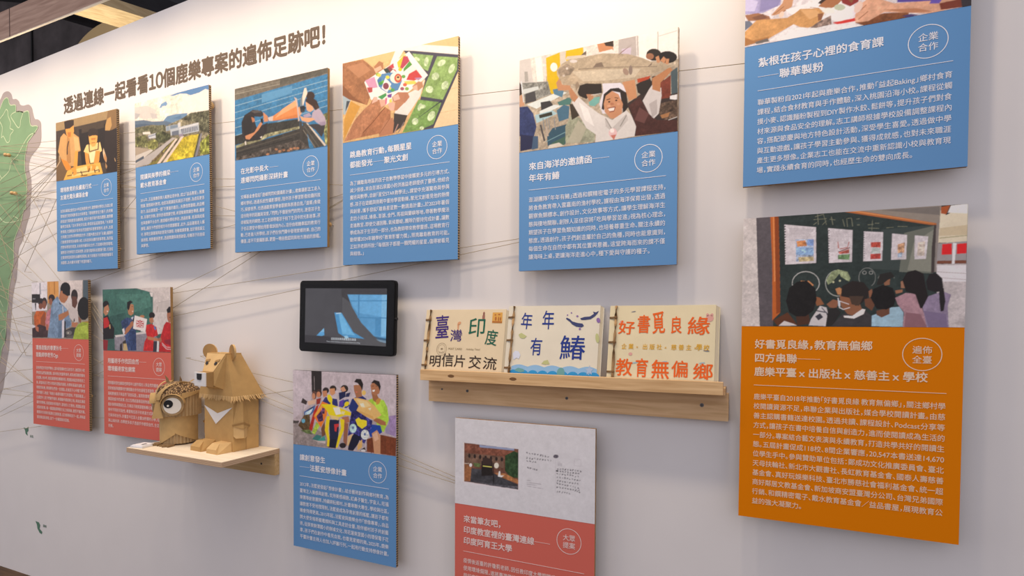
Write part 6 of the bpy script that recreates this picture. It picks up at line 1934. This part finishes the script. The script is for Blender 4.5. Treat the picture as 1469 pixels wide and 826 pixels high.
# head: tapering forehead, cheeks and snout
hd = B()
hd.hexa([(-0.036, -0.088, 0.228), (0.036, -0.088, 0.228), (0.046, -0.045, 0.206), (-0.046, -0.045, 0.206), (-0.031, -0.086, 0.275), (0.031, -0.086, 0.275), (0.053, -0.054, 0.3365), (-0.053, -0.054, 0.3365)])
hd.hexa([(0.0302, -0.086, 0.229), (0.0325, -0.086, 0.229), (0.0485, -0.044, 0.207), (0.046, -0.044, 0.207), (0.0302, -0.086, 0.2705), (0.0325, -0.086, 0.2705), (0.050, -0.044, 0.2665), (0.046, -0.044, 0.2665)])
hd.hexa([(-0.0325, -0.086, 0.229), (-0.0302, -0.086, 0.229), (-0.046, -0.044, 0.207), (-0.0485, -0.044, 0.207), (-0.0325, -0.086, 0.2705), (-0.0302, -0.086, 0.2705), (-0.046, -0.044, 0.2665), (-0.050, -0.044, 0.2665)])
hd.hexa([(-0.053, -0.054, 0.300), (0.053, -0.054, 0.300), (0.053, 0.0005, 0.30), (-0.053, 0.0005, 0.30), (-0.054, -0.056, 0.3372), (0.054, -0.056, 0.3372), (0.054, 0.001, 0.3372), (-0.054, 0.001, 0.3372)])
head = hd.build('head', KB, bw)
b = B(); b.add([(-0.030, -0.0872, 0.2755), (0.030, -0.0872, 0.2755), (0.052, -0.0557, 0.3362), (-0.052, -0.0557, 0.3362)], [(0, 1, 2, 3)]); b.build('forehead', KL, head)
b = B(); b.hexa([(-0.030, -0.112, 0.228), (0.030, -0.112, 0.228), (0.030, -0.084, 0.222), (-0.030, -0.084, 0.222), (-0.030, -0.112, 0.2735), (0.030, -0.112, 0.2735), (0.030, -0.084, 0.2745), (-0.030, -0.084, 0.2745)]); sn = b.build('snout', KD, bw)
b = B(); b.box(-0.0305, 0.0305, -0.1165, -0.1115, 0.2275, 0.2740, bev=0.001); b.build('muzzle_cap', mat('white_card', (0.8, 0.79, 0.78)), sn)
b = B(); b.prism([(x, -0.1168, z) for x, z in ((-0.013, 0.254), (-0.010, 0.249), (0.008, 0.249), (0.011, 0.254), (0.012, 0.270), (-0.014, 0.270))], (0, -0.0015, 0)); b.build('nose', mat('black_card', (0.02, 0.02, 0.022), 0.6), sn)
def on_brow(u, v, off=0.0007):   # a point on the sloping forehead
    h = 0.030+0.022*v; p = np.array([u*h, -0.0872+0.0315*v, 0.2755+0.0607*v]); return p+np.array([0, -0.888, 0.46])*off
for s_ in (-1, 1):
    b = B(); c = [on_brow(s_*0.62+0.17*math.cos(a)*1.0, 0.43+0.085*math.sin(a)) for a in [2*math.pi*k/10 for k in range(10)]]; b.prism(c, tuple(np.array([0, -0.888, 0.46])*0.002)); ey = b.build('eye', mat('eye_black', (0.025, 0.02, 0.02), 0.5), head)
    b = B(); b.prism([on_brow(s_*0.62-0.26, 0.52), on_brow(s_*0.62+0.26, 0.55), on_brow(s_*0.62+0.24, 0.68), on_brow(s_*0.62-0.22, 0.62)], tuple(np.array([0, -0.888, 0.46])*0.0015)); b.build('eyelid', KD, ey)
    # ears: cut rounded tabs
    b = B(); E = []
    cen = np.array([s_*0.060, -0.042, 0.341]) if s_ < 0 else np.array([0.058, -0.038, 0.340])
    ax = np.array([math.cos(R(24)), math.sin(R(24)), 0.0]) if s_ < 0 else np.array([math.cos(R(-16)), math.sin(R(-16)), 0.25])
    up = np.array([-0.12*1, 0.05, 1.0]) if s_ < 0 else np.array([-0.16, 0.02, 1.0])
    for k in range(20):
        a = 2*math.pi*k/20; E.append(cen+ax*0.026*math.cos(a)+up*0.027*math.sin(a))
    nn = np.cross(ax, up); nn /= np.linalg.norm(nn)
    if nn[1] > 0: nn = -nn
    b.prism(E, tuple(-nn*0.006), 0, 1); b.build('ear', [KD, KL], bw)
    # arms: folded sleeve, cuff and hand
    sx = s_*0.0805
    def mx(P): return [(s_*x, y, z) for x, y, z in P] if s_ > 0 else [(s_*x, y, z) for x, y, z in P]
    b = B(); q = mx([(0.081, -0.052, 0.088), (0.104, -0.026, 0.078), (0.081, 0.012, 0.080), (0.081, -0.034, 0.182), (0.094, -0.024, 0.182), (0.081, -0.008, 0.182)])
    Fc = [(0, 2, 1), (3, 4, 5), (0, 1, 4, 3), (1, 2, 5, 4), (2, 0, 3, 5)]
    b.add(q, Fc); arm = b.build('arm', KB, bw)
    b = B(); q = mx([(0.081, -0.055, 0.094), (0.106, -0.026, 0.102), (0.081, 0.015, 0.084), (0.081, -0.053, 0.088), (0.1035, -0.025, 0.094), (0.081, 0.013, 0.078)]); b.add(q, [(0, 1, 4, 3), (1, 2, 5, 4)]); b.build('cuff', KD, arm)
    b = B(); q = mx([(0.0815, -0.050, 0.054), (0.102, -0.024, 0.048), (0.0815, 0.002, 0.047), (0.0815, -0.050, 0.098), (0.099, -0.025, 0.104), (0.0815, 0.004, 0.098), (0.088, -0.044, 0.046), (0.092, -0.012, 0.042)])
    b.add(q, [(3, 4, 5), (0, 1, 4, 3), (1, 2, 5, 4), (0, 6, 1), (1, 6, 7), (1, 7, 2), (0, 2, 7, 6), (2, 0, 3, 5)]); b.build('hand', KL, arm)
    # feet: wedge boxes
    xa, xb = (0.014, 0.074) if s_ > 0 else (-0.076, -0.016)
    b = B(); z1 = 0.033
    b.add([(xa, -0.104, 0), (xb, -0.104, 0), (xb, -0.0505, 0), (xa, -0.0505, 0), (xa+0.004, -0.106, 0.016), (xb-0.004, -0.106, 0.016), (xb-0.002, -0.0505, z1), (xa+0.002, -0.0505, z1), (xa+0.010, -0.088, z1), (xb-0.016, -0.084, z1)],
          [(0, 3, 2, 1), (0, 1, 5, 4), (4, 5, 9, 8), (8, 9, 6, 7), (1, 2, 6), (1, 6, 9), (1, 9, 5), (0, 4, 8), (0, 8, 7), (0, 7, 3), (3, 7, 6, 2)]); b.build('foot', KL if s_ > 0 else KB, bw)
# ------------------------------------------------------------------ cardboard owl
ow = thing('cardboard_owl', 'corrugated cardboard owl with one big white eye, left of the bear on the shelf', 'craft figure', (-1.9535, -0.088, SZ), (0, 0, R(0)))
COR = flute('owl_flutes', '6a5136', '9c7f58', 'Z', 3.0, 'V'); COR = mat('owl_corrugated', (0.44, 0.31, 0.165), 0.85, 0.1, noise=0.10, nscale=60)
OWL = mat('owl_kraft', (0.52, 0.35, 0.155), 0.8, 0.15, noise=0.07, nscale=40); OWD = mat('owl_kraft_dark', (0.24, 0.155, 0.075), 0.85)
CELL = flute('owl_honeycomb', '4a3520', 'b8976a', 'Z', 120.0, 'CELL')
def pol(r, phi, z): a = R(phi); return (r*math.sin(a), -r*math.cos(a), z)     # phi 0 = front, + towards the viewer's right
def fluted(bb, r, z0, z1, amp, nf, mi=0, r1=None):
    n = nf*4; r1 = r1 or r
    V = []
    for z, rr_ in ((z0, r), (z1, r1)):
        V += [pol(rr_+amp*math.sin(2*math.pi*nf*k/n), 360*k/n, z) for k in range(n)]
    bb.add(V, [(k, (k+1) % n, n+(k+1) % n, n+k) for k in range(n)], mi); bb.add(V[n:], [tuple(range(n))], mi); bb.add(V[:n], [tuple(reversed(range(n)))], mi)
b = B(); fluted(b, 0.0555, 0.006, 0.108, 0.0020, 30); ob = b.build('body', COR, ow)
def wrap(bb, r, p0, p1, zb, zt, n=24, th=0.0018):
    V = []; 
    for k in range(n+1):
        p = p0+(p1-p0)*k/n; f = k/n; V += [pol(r, p, zb(f)), pol(r, p, zt(f)), pol(r-th, p, zb(f)), pol(r-th, p, zt(f))]
    Fc = []
    for k in range(n): a, c = 4*k, 4*k+4; Fc += [(a, c, c+1, a+1), (a+2, a+3, c+3, c+2), (a, a+2, c+2, c), (a+1, c+1, c+3, a+3)]
    Fc += [(0, 1, 3, 2), (4*n, 4*n+2, 4*n+3, 4*n+1)]; bb.add(V, Fc)
b = B(); wrap(b, 0.0605, -52, 44, lambda f: 0.006+0.036*max(0, (f-0.35)/0.65)**1.3+0.030*max(0, (0.2-f)/0.2)**1.2, lambda f: 0.108); b.build('belly_sheet', OWL, ow)
for s_ in (1, -1):
    b = B(); wrap(b, 0.0620, s_*44, s_*150, lambda f: 0.046-0.038*min(1, f/0.75)**0.8, lambda f: 0.110-0.030*max(0, 0.25-f)); o = b.build('wing', OWL, ow)
    b = B(); b.prism([(s_*0.030+x*s_, y, 0.0) for x, y in ((-0.016, -0.050), (-0.024, -0.078), (-0.012, -0.072), (-0.002, -0.084), (0.006, -0.072), (0.018, -0.076), (0.014, -0.048))], (0, 0, 0.0075)); b.build('foot', OWD, ow)
HZ = 0.106
b = B(); fluted(b, 0.0715, HZ, 0.186, 0.0018, 38); hh = b.build('head', COR, ow)
b = B(); n = 40; prof = [(0.0715, 0.186), (0.0665, 0.199), (0.056, 0.211), (0.042, 0.220), (0.022, 0.2255), (0.0, 0.227)]; V = []; Fc = []
for r_, z_ in prof[:-1]: V += [pol(r_+0.0008*math.sin(k*2.1), 360*k/n, z_) for k in range(n)]
V.append((0, 0, prof[-1][1])); L = len(prof)-1
for i in range(L-1): Fc += [(i*n+k, i*n+(k+1) % n, (i+1)*n+(k+1) % n, (i+1)*n+k) for k in range(n)]
Fc += [((L-1)*n+k, (L-1)*n+(k+1) % n, len(V)-1) for k in range(n)]
b.add(V, Fc); b.build('crown', CELL, hh)
def disc(bb, phi, zc, r0, d, th, k=28, ry=1.0, tilt=0.0, ox=0.0, oz=0.0):
    a = R(phi); nx_, ny_ = math.sin(a), -math.cos(a); tx, ty = math.cos(a), math.sin(a)
    P = [(nx_*d+tx*(ox+r0*math.cos(2*math.pi*i/k)), ny_*d+ty*(ox+r0*math.cos(2*math.pi*i/k)), zc+oz+ry*r0*math.sin(2*math.pi*i/k)) for i in range(k)]
    bb.prism(P, (nx_*th, ny_*th, 0))
for s_, ph in ((1, 41), (-1, -41)):
    b = B(); k = 40; a = R(ph); nx_, ny_ = math.sin(a), -math.cos(a); tx, ty = math.cos(a), math.sin(a); V = []; Fc = []
    for i in range(k):
        w_ = 2*math.pi*i/k; ro = 0.0355+0.0012*math.sin(w_*20)
        for r_, d_ in ((ro, 0.058), (ro, 0.0775), (0.0285, 0.0785), (0.0285, 0.070)):
            V.append((nx_*d_+tx*r_*math.cos(w_), ny_*d_+ty*r_*math.cos(w_), 0.147+r_*math.sin(w_)))
    for i in range(k):
        j = (i+1) % k
        for q in range(3): Fc.append((4*i+q, 4*j+q, 4*j+q+1, 4*i+q+1))
    b.add(V, Fc); rg = b.build('eye_socket', COR, hh)
    b = B(); disc(b, ph, 0.147, 0.0283, 0.072, 0.0082); ew = b.build('eye_white', mat('eye_paper', (0.80, 0.77, 0.70), 0.6), rg)
    b = B(); disc(b, ph, 0.147, 0.0145, 0.0803, 0.0012, ox=-s_*0.0125, oz=0.0065); pu = b.build('pupil', mat('eye_ink', (0.012, 0.012, 0.014), 0.5), ew)
    b = B(); disc(b, ph, 0.147, 0.0036, 0.0816, 0.0006, 14, ox=-s_*0.0125-0.001, oz=0.0005); b.build('glint', mat('eye_paper', (0.8, 0.77, 0.7)), pu)
    # brow: curved strip arching over the eye
    b = B(); V = []; Fc = []; K = 16
    for i in range(K+1):
        w_ = R(8+165*i/K) if s_ > 0 else R(172-165*i/K); r_ = 0.0375
        for d_ in (0.066, 0.0865):
            for q in (0.0, 0.0016): V.append((nx_*d_+tx*(r_+q)*math.cos(w_), ny_*d_+ty*(r_+q)*math.cos(w_), 0.149+(r_+q)*math.sin(w_)))
    for i in range(K): a_, c_ = 4*i, 4*i+4; Fc += [(a_, a_+2, c_+2, c_), (a_+1, c_+1, c_+3, a_+3), (a_, c_, c_+1, a_+1), (a_+2, a_+3, c_+3, c_+2)]
    Fc += [(0, 1, 3, 2), (4*K, 4*K+2, 4*K+3, 4*K+1)]; b.add(V, Fc); b.build('brow', OWL, hh)
    # long crest strip sweeping from the beak over the crown
    b = B(); V = []; Fc = []; path = [(0.004, -0.086, 0.168), (0.010, -0.080, 0.192), (0.020, -0.066, 0.211), (0.030, -0.046, 0.223), (0.040, -0.022, 0.229), (0.047, 0.002, 0.226), (0.053, 0.018, 0.236)]
    path = [tuple(p) for p in smooth_path(path, 3, False)]
    for i, (x, y, z) in enumerate(path):
        h_ = 0.0085*(1-0.75*i/len(path)); V += [(s_*(x-h_), y-0.002, z-0.004), (s_*(x+h_), y+0.006, z-0.001), (s_*(x-h_), y-0.001, z-0.0025), (s_*(x+h_), y+0.007, z+0.0008)]
    for i in range(len(path)-1): a_, c_ = 4*i, 4*i+4; Fc += [(a_, c_, c_+1, a_+1), (a_+2, a_+3, c_+3, c_+2), (a_, a_+2, c_+2, c_), (a_+1, c_+1, c_+3, a_+3)]
    Fc += [(0, 1, 3, 2), (4*(len(path)-1), 4*(len(path)-1)+2, 4*(len(path)-1)+3, 4*(len(path)-1)+1)]; b.add(V, Fc); b.build('crest_strip', OWL, hh)
    b = B(); b.tube([(s_*0.034, -0.016, 0.220), (s_*0.037, -0.018, 0.236), (s_*0.041, -0.023, 0.249)], [0.006, 0.004, 0.0006], 8); b.build('ear_tuft', OWD, hh)
# back hood sheet hanging over the side of the head
b = B(); wrap(b, 0.0755, 62, 205, lambda f: 0.168+0.020*math.sin(f*3.1), lambda f: 0.190+0.006*math.sin(f*3.1)); b.build('hood', OWL, hh)
b = B(); b.add([(0, -0.074, 0.170), (-0.020, -0.072, 0.102), (0.021, -0.072, 0.102), (0.001, -0.101, 0.103), (0.0, -0.084, 0.168), (-0.005, -0.079, 0.170), (0.006, -0.079, 0.170)], [(5, 1, 3, 4), (4, 3, 2, 6), (1, 2, 3), (5, 4, 6), (0, 2, 1)]); b.build('beak', OWL, hh)
# ------------------------------------------------------------------ book ledge
OAK = wood('oak_strip', 'cfa674', 'ecc896', 0, 7.0, 0.55); OAK2 = wood('oak_cleat', 'cea678', 'e6c294', 0, 7.0, 0.55)
LX0, LX1 = -0.917, -0.079
rt = thing('book_ledge', 'long oak wall ledge holding the three handmade books', 'shelf', (LX0, 0, 1.030)); Wd = LX1-LX0
b = B(); b.box(0, Wd+0.004, -0.0565, -0.0005, 0, 0.016); b.build('shelf_board', OAK, rt)
b = B(); b.box(0, Wd, -0.0676, -0.0565, 0, 0.0315, bev=0.0008); b.build('front_lip', OAK, rt)
b = B(); b.box(0.0, Wd+0.010, -0.020, -0.0005, -0.067, 0); b.build('cleat', OAK2, rt)
for x, z, r_ in ((-0.87, 1.001, 0.0028), (-0.784, 1.000, 0.0042), (-0.478, 0.996, 0.0042), (-0.13, 0.999, 0.0048)):
    b = B(); b.tube([(x-LX0, -0.0215, z-1.030), (x-LX0, -0.019, z-1.030)], r_, 12); sc_ = b.build('screw', mat('screw_grey', (0.16, 0.15, 0.15), 0.4, metal=0.6), rt)
    b = B(); b.box(x-LX0-r_*0.6, x-LX0+r_*0.6, -0.0220, -0.0214, z-1.030-0.0006, z-1.030+0.0006); b.box(x-LX0-0.0006, x-LX0+0.0006, -0.0220, -0.0214, z-1.030-r_*0.6, z-1.030+r_*0.6); b.build('screw_slot', mat('screw_dark', (0.03, 0.03, 0.03)), sc_)
b = B(); b.tube([(0.30, -0.0684, 0.018), (0.30, -0.0672, 0.018)], 0.006, 10)
for x in (0.105, 0.30):
    b = B(); V = [(x-LX0*0+0.012*math.cos(2*math.pi*k/12)*0.9, -0.0679, 0.016+0.0045*math.sin(2*math.pi*k/12)) for k in range(12)]; b.prism(V, (0, 0.0008, 0)); b.build('knot', mat('oak_knot', '7d5a38', 0.7), rt)
# ------------------------------------------------------------------ three handmade books
TWIG = mat('twig_bark', 'a5855e', 0.9, noise=0.25, nscale=80, bump=0.4); TWINE = mat('twine', '7d6040', 0.9)
def book(X0, X1, ytop, ybot, zt, cover, paper, label, skew=0.0):
    """X0..X1 wide, standing on the ledge (ybot) and leaning back to ytop; local x along the cover, z up it"""
    Hh = zt-1.046; lean = math.atan2(ytop-ybot, Hh)
    t = thing('handmade_book', label, 'book', (X0, ybot, 1.0465), (-lean, R(skew), 0), 'handmade books on the oak ledge')
    L = Hh/math.cos(lean); Wb = X1-X0
    b = B(); b.box(0.006, Wb+0.009, 0.0042, 0.0068, 0.001, L-0.006); b.build('back_cover', cover, t)
    b = B()
    for k in range(6): b.box(0.008, Wb+0.001+0.0012*k, 0.0012+0.0005*k, 0.0016+0.0005*k, 0.001+0.0003*k, L-0.002-0.0005*k)
    b.build('pages', paper, t)
    b = B(); b.box(0, Wb, 0, 0.0010, 0, L, bev=0.0004); fc = b.build('front_cover', cover, t)
    b = B(); rr = random.Random(int(X0*1000)); pts = [(0.0165+rr.uniform(-0.0008, 0.0008), -0.0032, z) for z in np.linspace(0.004, L-0.001, 9)]; b.tube(pts, [0.0034+rr.uniform(-0.0005, 0.0007) for _ in pts], 7); tw = b.build('binding_twig', TWIG, t, True)
    for f in (0.14, 0.52, 0.84):
        b = B()
        for dz in (-0.0018, 0.0, 0.0018): b.tube([(-0.0006, 0.0035, f*L+dz), (0.0005, -0.001, f*L+dz), (0.010, -0.0024, f*L+dz), (0.0165, -0.0066, f*L+dz+0.001), (0.0205, -0.0020, f*L+dz)], 0.0008, 5)
        b.ball((0.0165, -0.0062, f*L), (0.0038, 0.0016, 0.0036), 8, 5); b.build('binding_twine', TWINE, tw)
    return t, fc, L, Wb
CREAM = mat('cream_paper', '00000000'[:6] if False else (0.74, 0.62, 0.42), 0.75, noise=0.03, nscale=20); IVORY = mat('ivory_paper', (0.74, 0.69, 0.56), 0.75, noise=0.03, nscale=20); YELL = mat('pale_yellow_paper', (0.76, 0.67, 0.44), 0.75, noise=0.03, nscale=20)
PAGE = mat('page_edge', (0.66, 0.58, 0.42), 0.8)
def ink(h): return mat('ink_'+h, h, 0.7)
def ell(bb, x, z, rx, rz, rot=0, y=-0.0006, k=16, mi=0):
    c, s_ = math.cos(R(rot)), math.sin(R(rot)); bb.add([(x+rx*math.cos(2*math.pi*i/k)*c-rz*math.sin(2*math.pi*i/k)*s_, y, z+rx*math.cos(2*math.pi*i/k)*s_+rz*math.sin(2*math.pi*i/k)*c) for i in range(k)], [tuple(range(k))], mi)
def pg(bb, pts, y=-0.0006, mi=0): bb.add([(x, y, z) for x, z in pts], [tuple(range(len(pts)))], mi)
# book 1: postcards. cover coordinates from fractions (u right, v down)
t, fc, L, Wb = book(-0.927, -0.661, -0.016, -0.050, 1.238, CREAM, PAGE, 'cream handmade book with purple and green writing, left on the oak ledge')
uv = lambda u, v: (u*Wb, L*(1-v))
def chars(lst, col, bold, name, parent):
    b = B(); items = []
    for ch, u, v, s1, s2, r_ in lst: x, z = uv(u, v); items.append((ch, x, z, s1, s2, r_))
    spaced(b, items, bold, y=-0.0007); return b.build(name, ink(col), parent)
chars([('臺', 0.225, 0.275, 0.050, 0.076, 4), ('灣', 0.415, 0.400, 0.042, 0.038, 2)], '3b2478', 0.006, 'purple_writing', fc)
chars([('印', 0.665, 0.275, 0.060, 0.060, 0), ('度', 0.850, 0.425, 0.040, 0.048, -6)], '14604c', 0.006, 'green_writing', fc)
chars([('明', 0.175, 0.795, 0.043, 0.037, 0), ('信', 0.335, 0.775, 0.043, 0.042, 2), ('片', 0.490, 0.785, 0.041, 0.038, 0), ('交', 0.675, 0.795, 0.043, 0.040, -2), ('流', 0.855, 0.805, 0.046, 0.038, -3)], '33241c', 0.006, 'brown_writing', fc)
b = B(); line(b, 'POST CARD', *uv(0.33, 0.615), 0.0085, y=-0.0007); line(b, 'Holiday Time!', *uv(0.555, 0.615), 0.0080, y=-0.0007); b.build('small_print', ink('8f7f60'), fc)
b = B(); x, z = uv(0.245, 0.61)
for r_, w_ in ((0.0185, 0.0008), (0.0135, 0.0006)): ribbon(b, [(x+r_*math.cos(a)*0.9, 0, z+r_*math.sin(a)) for a in np.linspace(0, 6.2832, 30)], w_, -0.0007)
pg(b, [(x-0.004, z+0.001), (x+0.001, z+0.004), (x+0.005, z+0.001), (x, z-0.002)], -0.0007); ribbon(b, [(x-0.008, 0, z-0.008), (x, 0, z-0.010), (x+0.008, 0, z-0.007)], 0.001, -0.0007); b.build('postmark', ink('8a7a60'), fc)
b = B(); x, z = uv(0.905, 0.125); pg(b, [(x-0.017, z-0.0155), (x+0.015, z-0.0165), (x+0.014, z+0.015), (x-0.017, z+0.015)]); st = b.build('stamp', ink('d9a450'), fc)
b = B()
for i, (dx, dz, a_, c_) in enumerate(((-0.008, 0.008, 0.003, 0.002), (0.004, 0.009, 0.004, 0.002), (-0.006, -0.003, 0.003, 0.006), (0.003, -0.004, 0.002, 0.007), (0.009, -0.004, 0.002, 0.006))): ell(b, x+dx, z+dz, a_, c_, y=-0.0009)
pg(b, [(x-0.016, z-0.014), (x+0.014, z-0.015), (x+0.014, z-0.011), (x-0.016, z-0.010)], -0.0009); b.build('stamp_drawing', ink('b06a34'), st)
b = B(); x, z = uv(0.44, 0.21); ell(b, x, z, 0.006, 0.0045, 30, -0.0007); pg(b, [(x-0.006, z-0.002), (x, z-0.004), (x-0.001, z-0.022), (x-0.004, z-0.022)], -0.0007); b.build('bird_drawing', ink('d59c74'), fc)
b = B(); x, z = uv(0.735, 0.12); ell(b, x, z+0.012, 0.003, 0.004, 0, -0.0008); ell(b, x, z, 0.0042, 0.011, 0, -0.0008); b.build('figure_drawing', ink('9a6a5c'), fc)
# book 2: the sea
t, fc, L, Wb = book(-0.654, -0.3885, -0.012, -0.050, 1.2465, IVORY, PAGE, 'white handmade book with blue writing, whales and waves, middle of the oak ledge')
uv = lambda u, v: (u*Wb, L*(1-v))
for q_ in (('年', 0.215, 0.215, 0.036, 0.050, -3), ('年', 0.455, 0.200, 0.037, 0.056, 0), ('有', 0.345, 0.565, 0.037, 0.052, 0), ('鰆', 0.735, 0.570, 0.074, 0.070, 0)):
    chars([q_], '20388a', 0.006, 'blue_character', fc)
b = B(); pg(b, [(0.022, 0.0), (Wb, 0.0)]+[(0.022+(Wb-0.022)*(1-k/30), 0.033+0.006*abs(math.sin(k*0.52))) for k in range(31)], -0.0006); sea = b.build('light_waves', ink('8db8dc'), fc)
b = B()
for k in range(9): ell(b, 0.030+k*0.0285, 0.012, 0.0155, 0.0125, 0, -0.0008)
pg(b, [(0.022, 0.0), (Wb, 0.0), (Wb, 0.014), (0.022, 0.014)], -0.00078); b.build('dark_waves', ink('2f92cc'), sea)
b = B(); W_ = lambda pts, y=-0.0008: pg(b, [uv(u, v) for u, v in pts], y)
W_([(0.655, 0.165), (0.690, 0.185), (0.715, 0.215), (0.77, 0.235), (0.825, 0.245), (0.84, 0.275), (0.815, 0.295), (0.76, 0.285), (0.715, 0.255), (0.69, 0.22), (0.655, 0.19), (0.645, 0.175)])
W_([(0.795, 0.175), (0.84, 0.155), (0.895, 0.15), (0.935, 0.115), (0.925, 0.085), (0.955, 0.095), (0.985, 0.075), (0.97, 0.115), (0.945, 0.15), (0.905, 0.185), (0.85, 0.195), (0.81, 0.195)]); b.build('whale_drawing', ink('3d4470'), fc)
b = B(); ell(b, *uv(0.985, 0.20), 0.005, 0.007, 20, -0.0009); ell(b, *uv(0.765, 0.145), 0.003, 0.0025, 0, -0.0009); ell(b, *uv(0.66, 0.13), 0.002, 0.002); ell(b, *uv(0.70, 0.10), 0.002, 0.002); ell(b, *uv(0.80, 0.315), 0.003, 0.003, 0, -0.0009); b.build('purple_specks', ink('8a6aa8'), fc)
b = B(); W_([(0.135, 0.40), (0.165, 0.375), (0.23, 0.42), (0.20, 0.455), (0.155, 0.445)]); ell(b, *uv(0.985, 0.435), 0.005, 0.013, 10); W_([(0.415, 0.79), (0.44, 0.75), (0.48, 0.735), (0.505, 0.79), (0.46, 0.80)]); b.build('green_drawings', ink('bcbf86'), fc)
b = B(); W_([(0.085, 0.66), (0.11, 0.625), (0.15, 0.63), (0.175, 0.68), (0.16, 0.735), (0.135, 0.72), (0.10, 0.75)], -0.0009); b.build('cat_sticker', ink('d6dcea'), fc)
b = B(); W_([(0.12, 0.885), (0.16, 0.855), (0.22, 0.87), (0.235, 0.90), (0.19, 0.92), (0.135, 0.90)], -0.0011); ell(b, *uv(0.63, 0.905), 0.011, 0.015, 0, -0.0011); b.build('sea_animals', ink('6aa0a0'), fc)
b = B(); c_ = uv(0.925, 0.855); pg(b, [(c_[0]+(0.012 if k % 2 == 0 else 0.0055)*math.sin(k*math.pi/5), c_[1]+(0.014 if k % 2 == 0 else 0.006)*math.cos(k*math.pi/5)) for k in range(10)], -0.0011); b.build('starfish', ink('a9bcd6'), fc)
# book 3: the good book
t, fc, L, Wb = book(-0.3625, -0.1005, -0.012, -0.050, 1.2445, YELL, PAGE, 'pale yellow handmade book with orange writing, right on the oak ledge')
uv = lambda u, v: (u*Wb, L*(1-v))
chars([('好', 0.175, 0.290, 0.044, 0.038, -2), ('書', 0.340, 0.245, 0.034, 0.050, 0), ('覓', 0.480, 0.225, 0.033, 0.060, 4), ('良', 0.645, 0.255, 0.030, 0.046, 0), ('緣', 0.850, 0.265, 0.054, 0.048, 0)], 'e8641c', 0.014, 'top_writing', fc)
chars([('教', 0.170, 0.800, 0.044, 0.047, 0), ('育', 0.340, 0.800, 0.034, 0.050, 0), ('無', 0.515, 0.810, 0.046, 0.050, 0), ('偏', 0.695, 0.800, 0.042, 0.044, 0), ('鄉', 0.900, 0.820, 0.048, 0.042, 0)], 'e8641c', 0.014, 'bottom_writing', fc)
chars([(ch, 0.160+0.0675*k, 0.53, 0.0135 if ch != 'x' else 0.009, 0.0150 if ch != 'x' else 0.009, 0) for k, ch in enumerate('企業x出版社x慈善主x')]+[('學', 0.86, 0.525, 0.015, 0.017, 0), ('校', 0.925, 0.53, 0.014, 0.016, 0)], 'e0ac1c', 0.012, 'yellow_writing', fc)
b = B()
for u, v, rx, rz, ro in ((0.235, 0.08, 0.006, 0.0012, 10), (0.925, 0.565, 0.007, 0.002, -5), (0.25, 0.955, 0.005, 0.002, 0), (0.80, 0.955, 0.006, 0.002, 20)): ell(b, *uv(u, v), rx, rz, ro)
b.build('grey_doodles', ink('7c8088'), fc)
for u, v, rx, rz in ((0.125, 0.225, 0.006, 0.006), (0.945, 0.165, 0.009, 0.009), (0.225, 0.625, 0.005, 0.004)):
    b = B(); ell(b, *uv(u, v), rx, rz)
    if rx > 0.008: ell(b, *uv(u-0.02, v-0.04), 0.003, 0.004); ell(b, *uv(u+0.02, v-0.04), 0.003, 0.004)
    b.build('pink_doodle', ink('dba49a'), fc)
b = B()
for u, v in ((0.55, 0.715), (0.89, 0.715), (0.27, 0.735), (0.75, 0.965), (0.88, 0.96)): ell(b, *uv(u, v), 0.007, 0.002, 10)
b.build('blue_doodles', ink('a0bcc4'), fc)
bpy.data.objects.remove(_to); bpy.data.curves.remove(_tc)
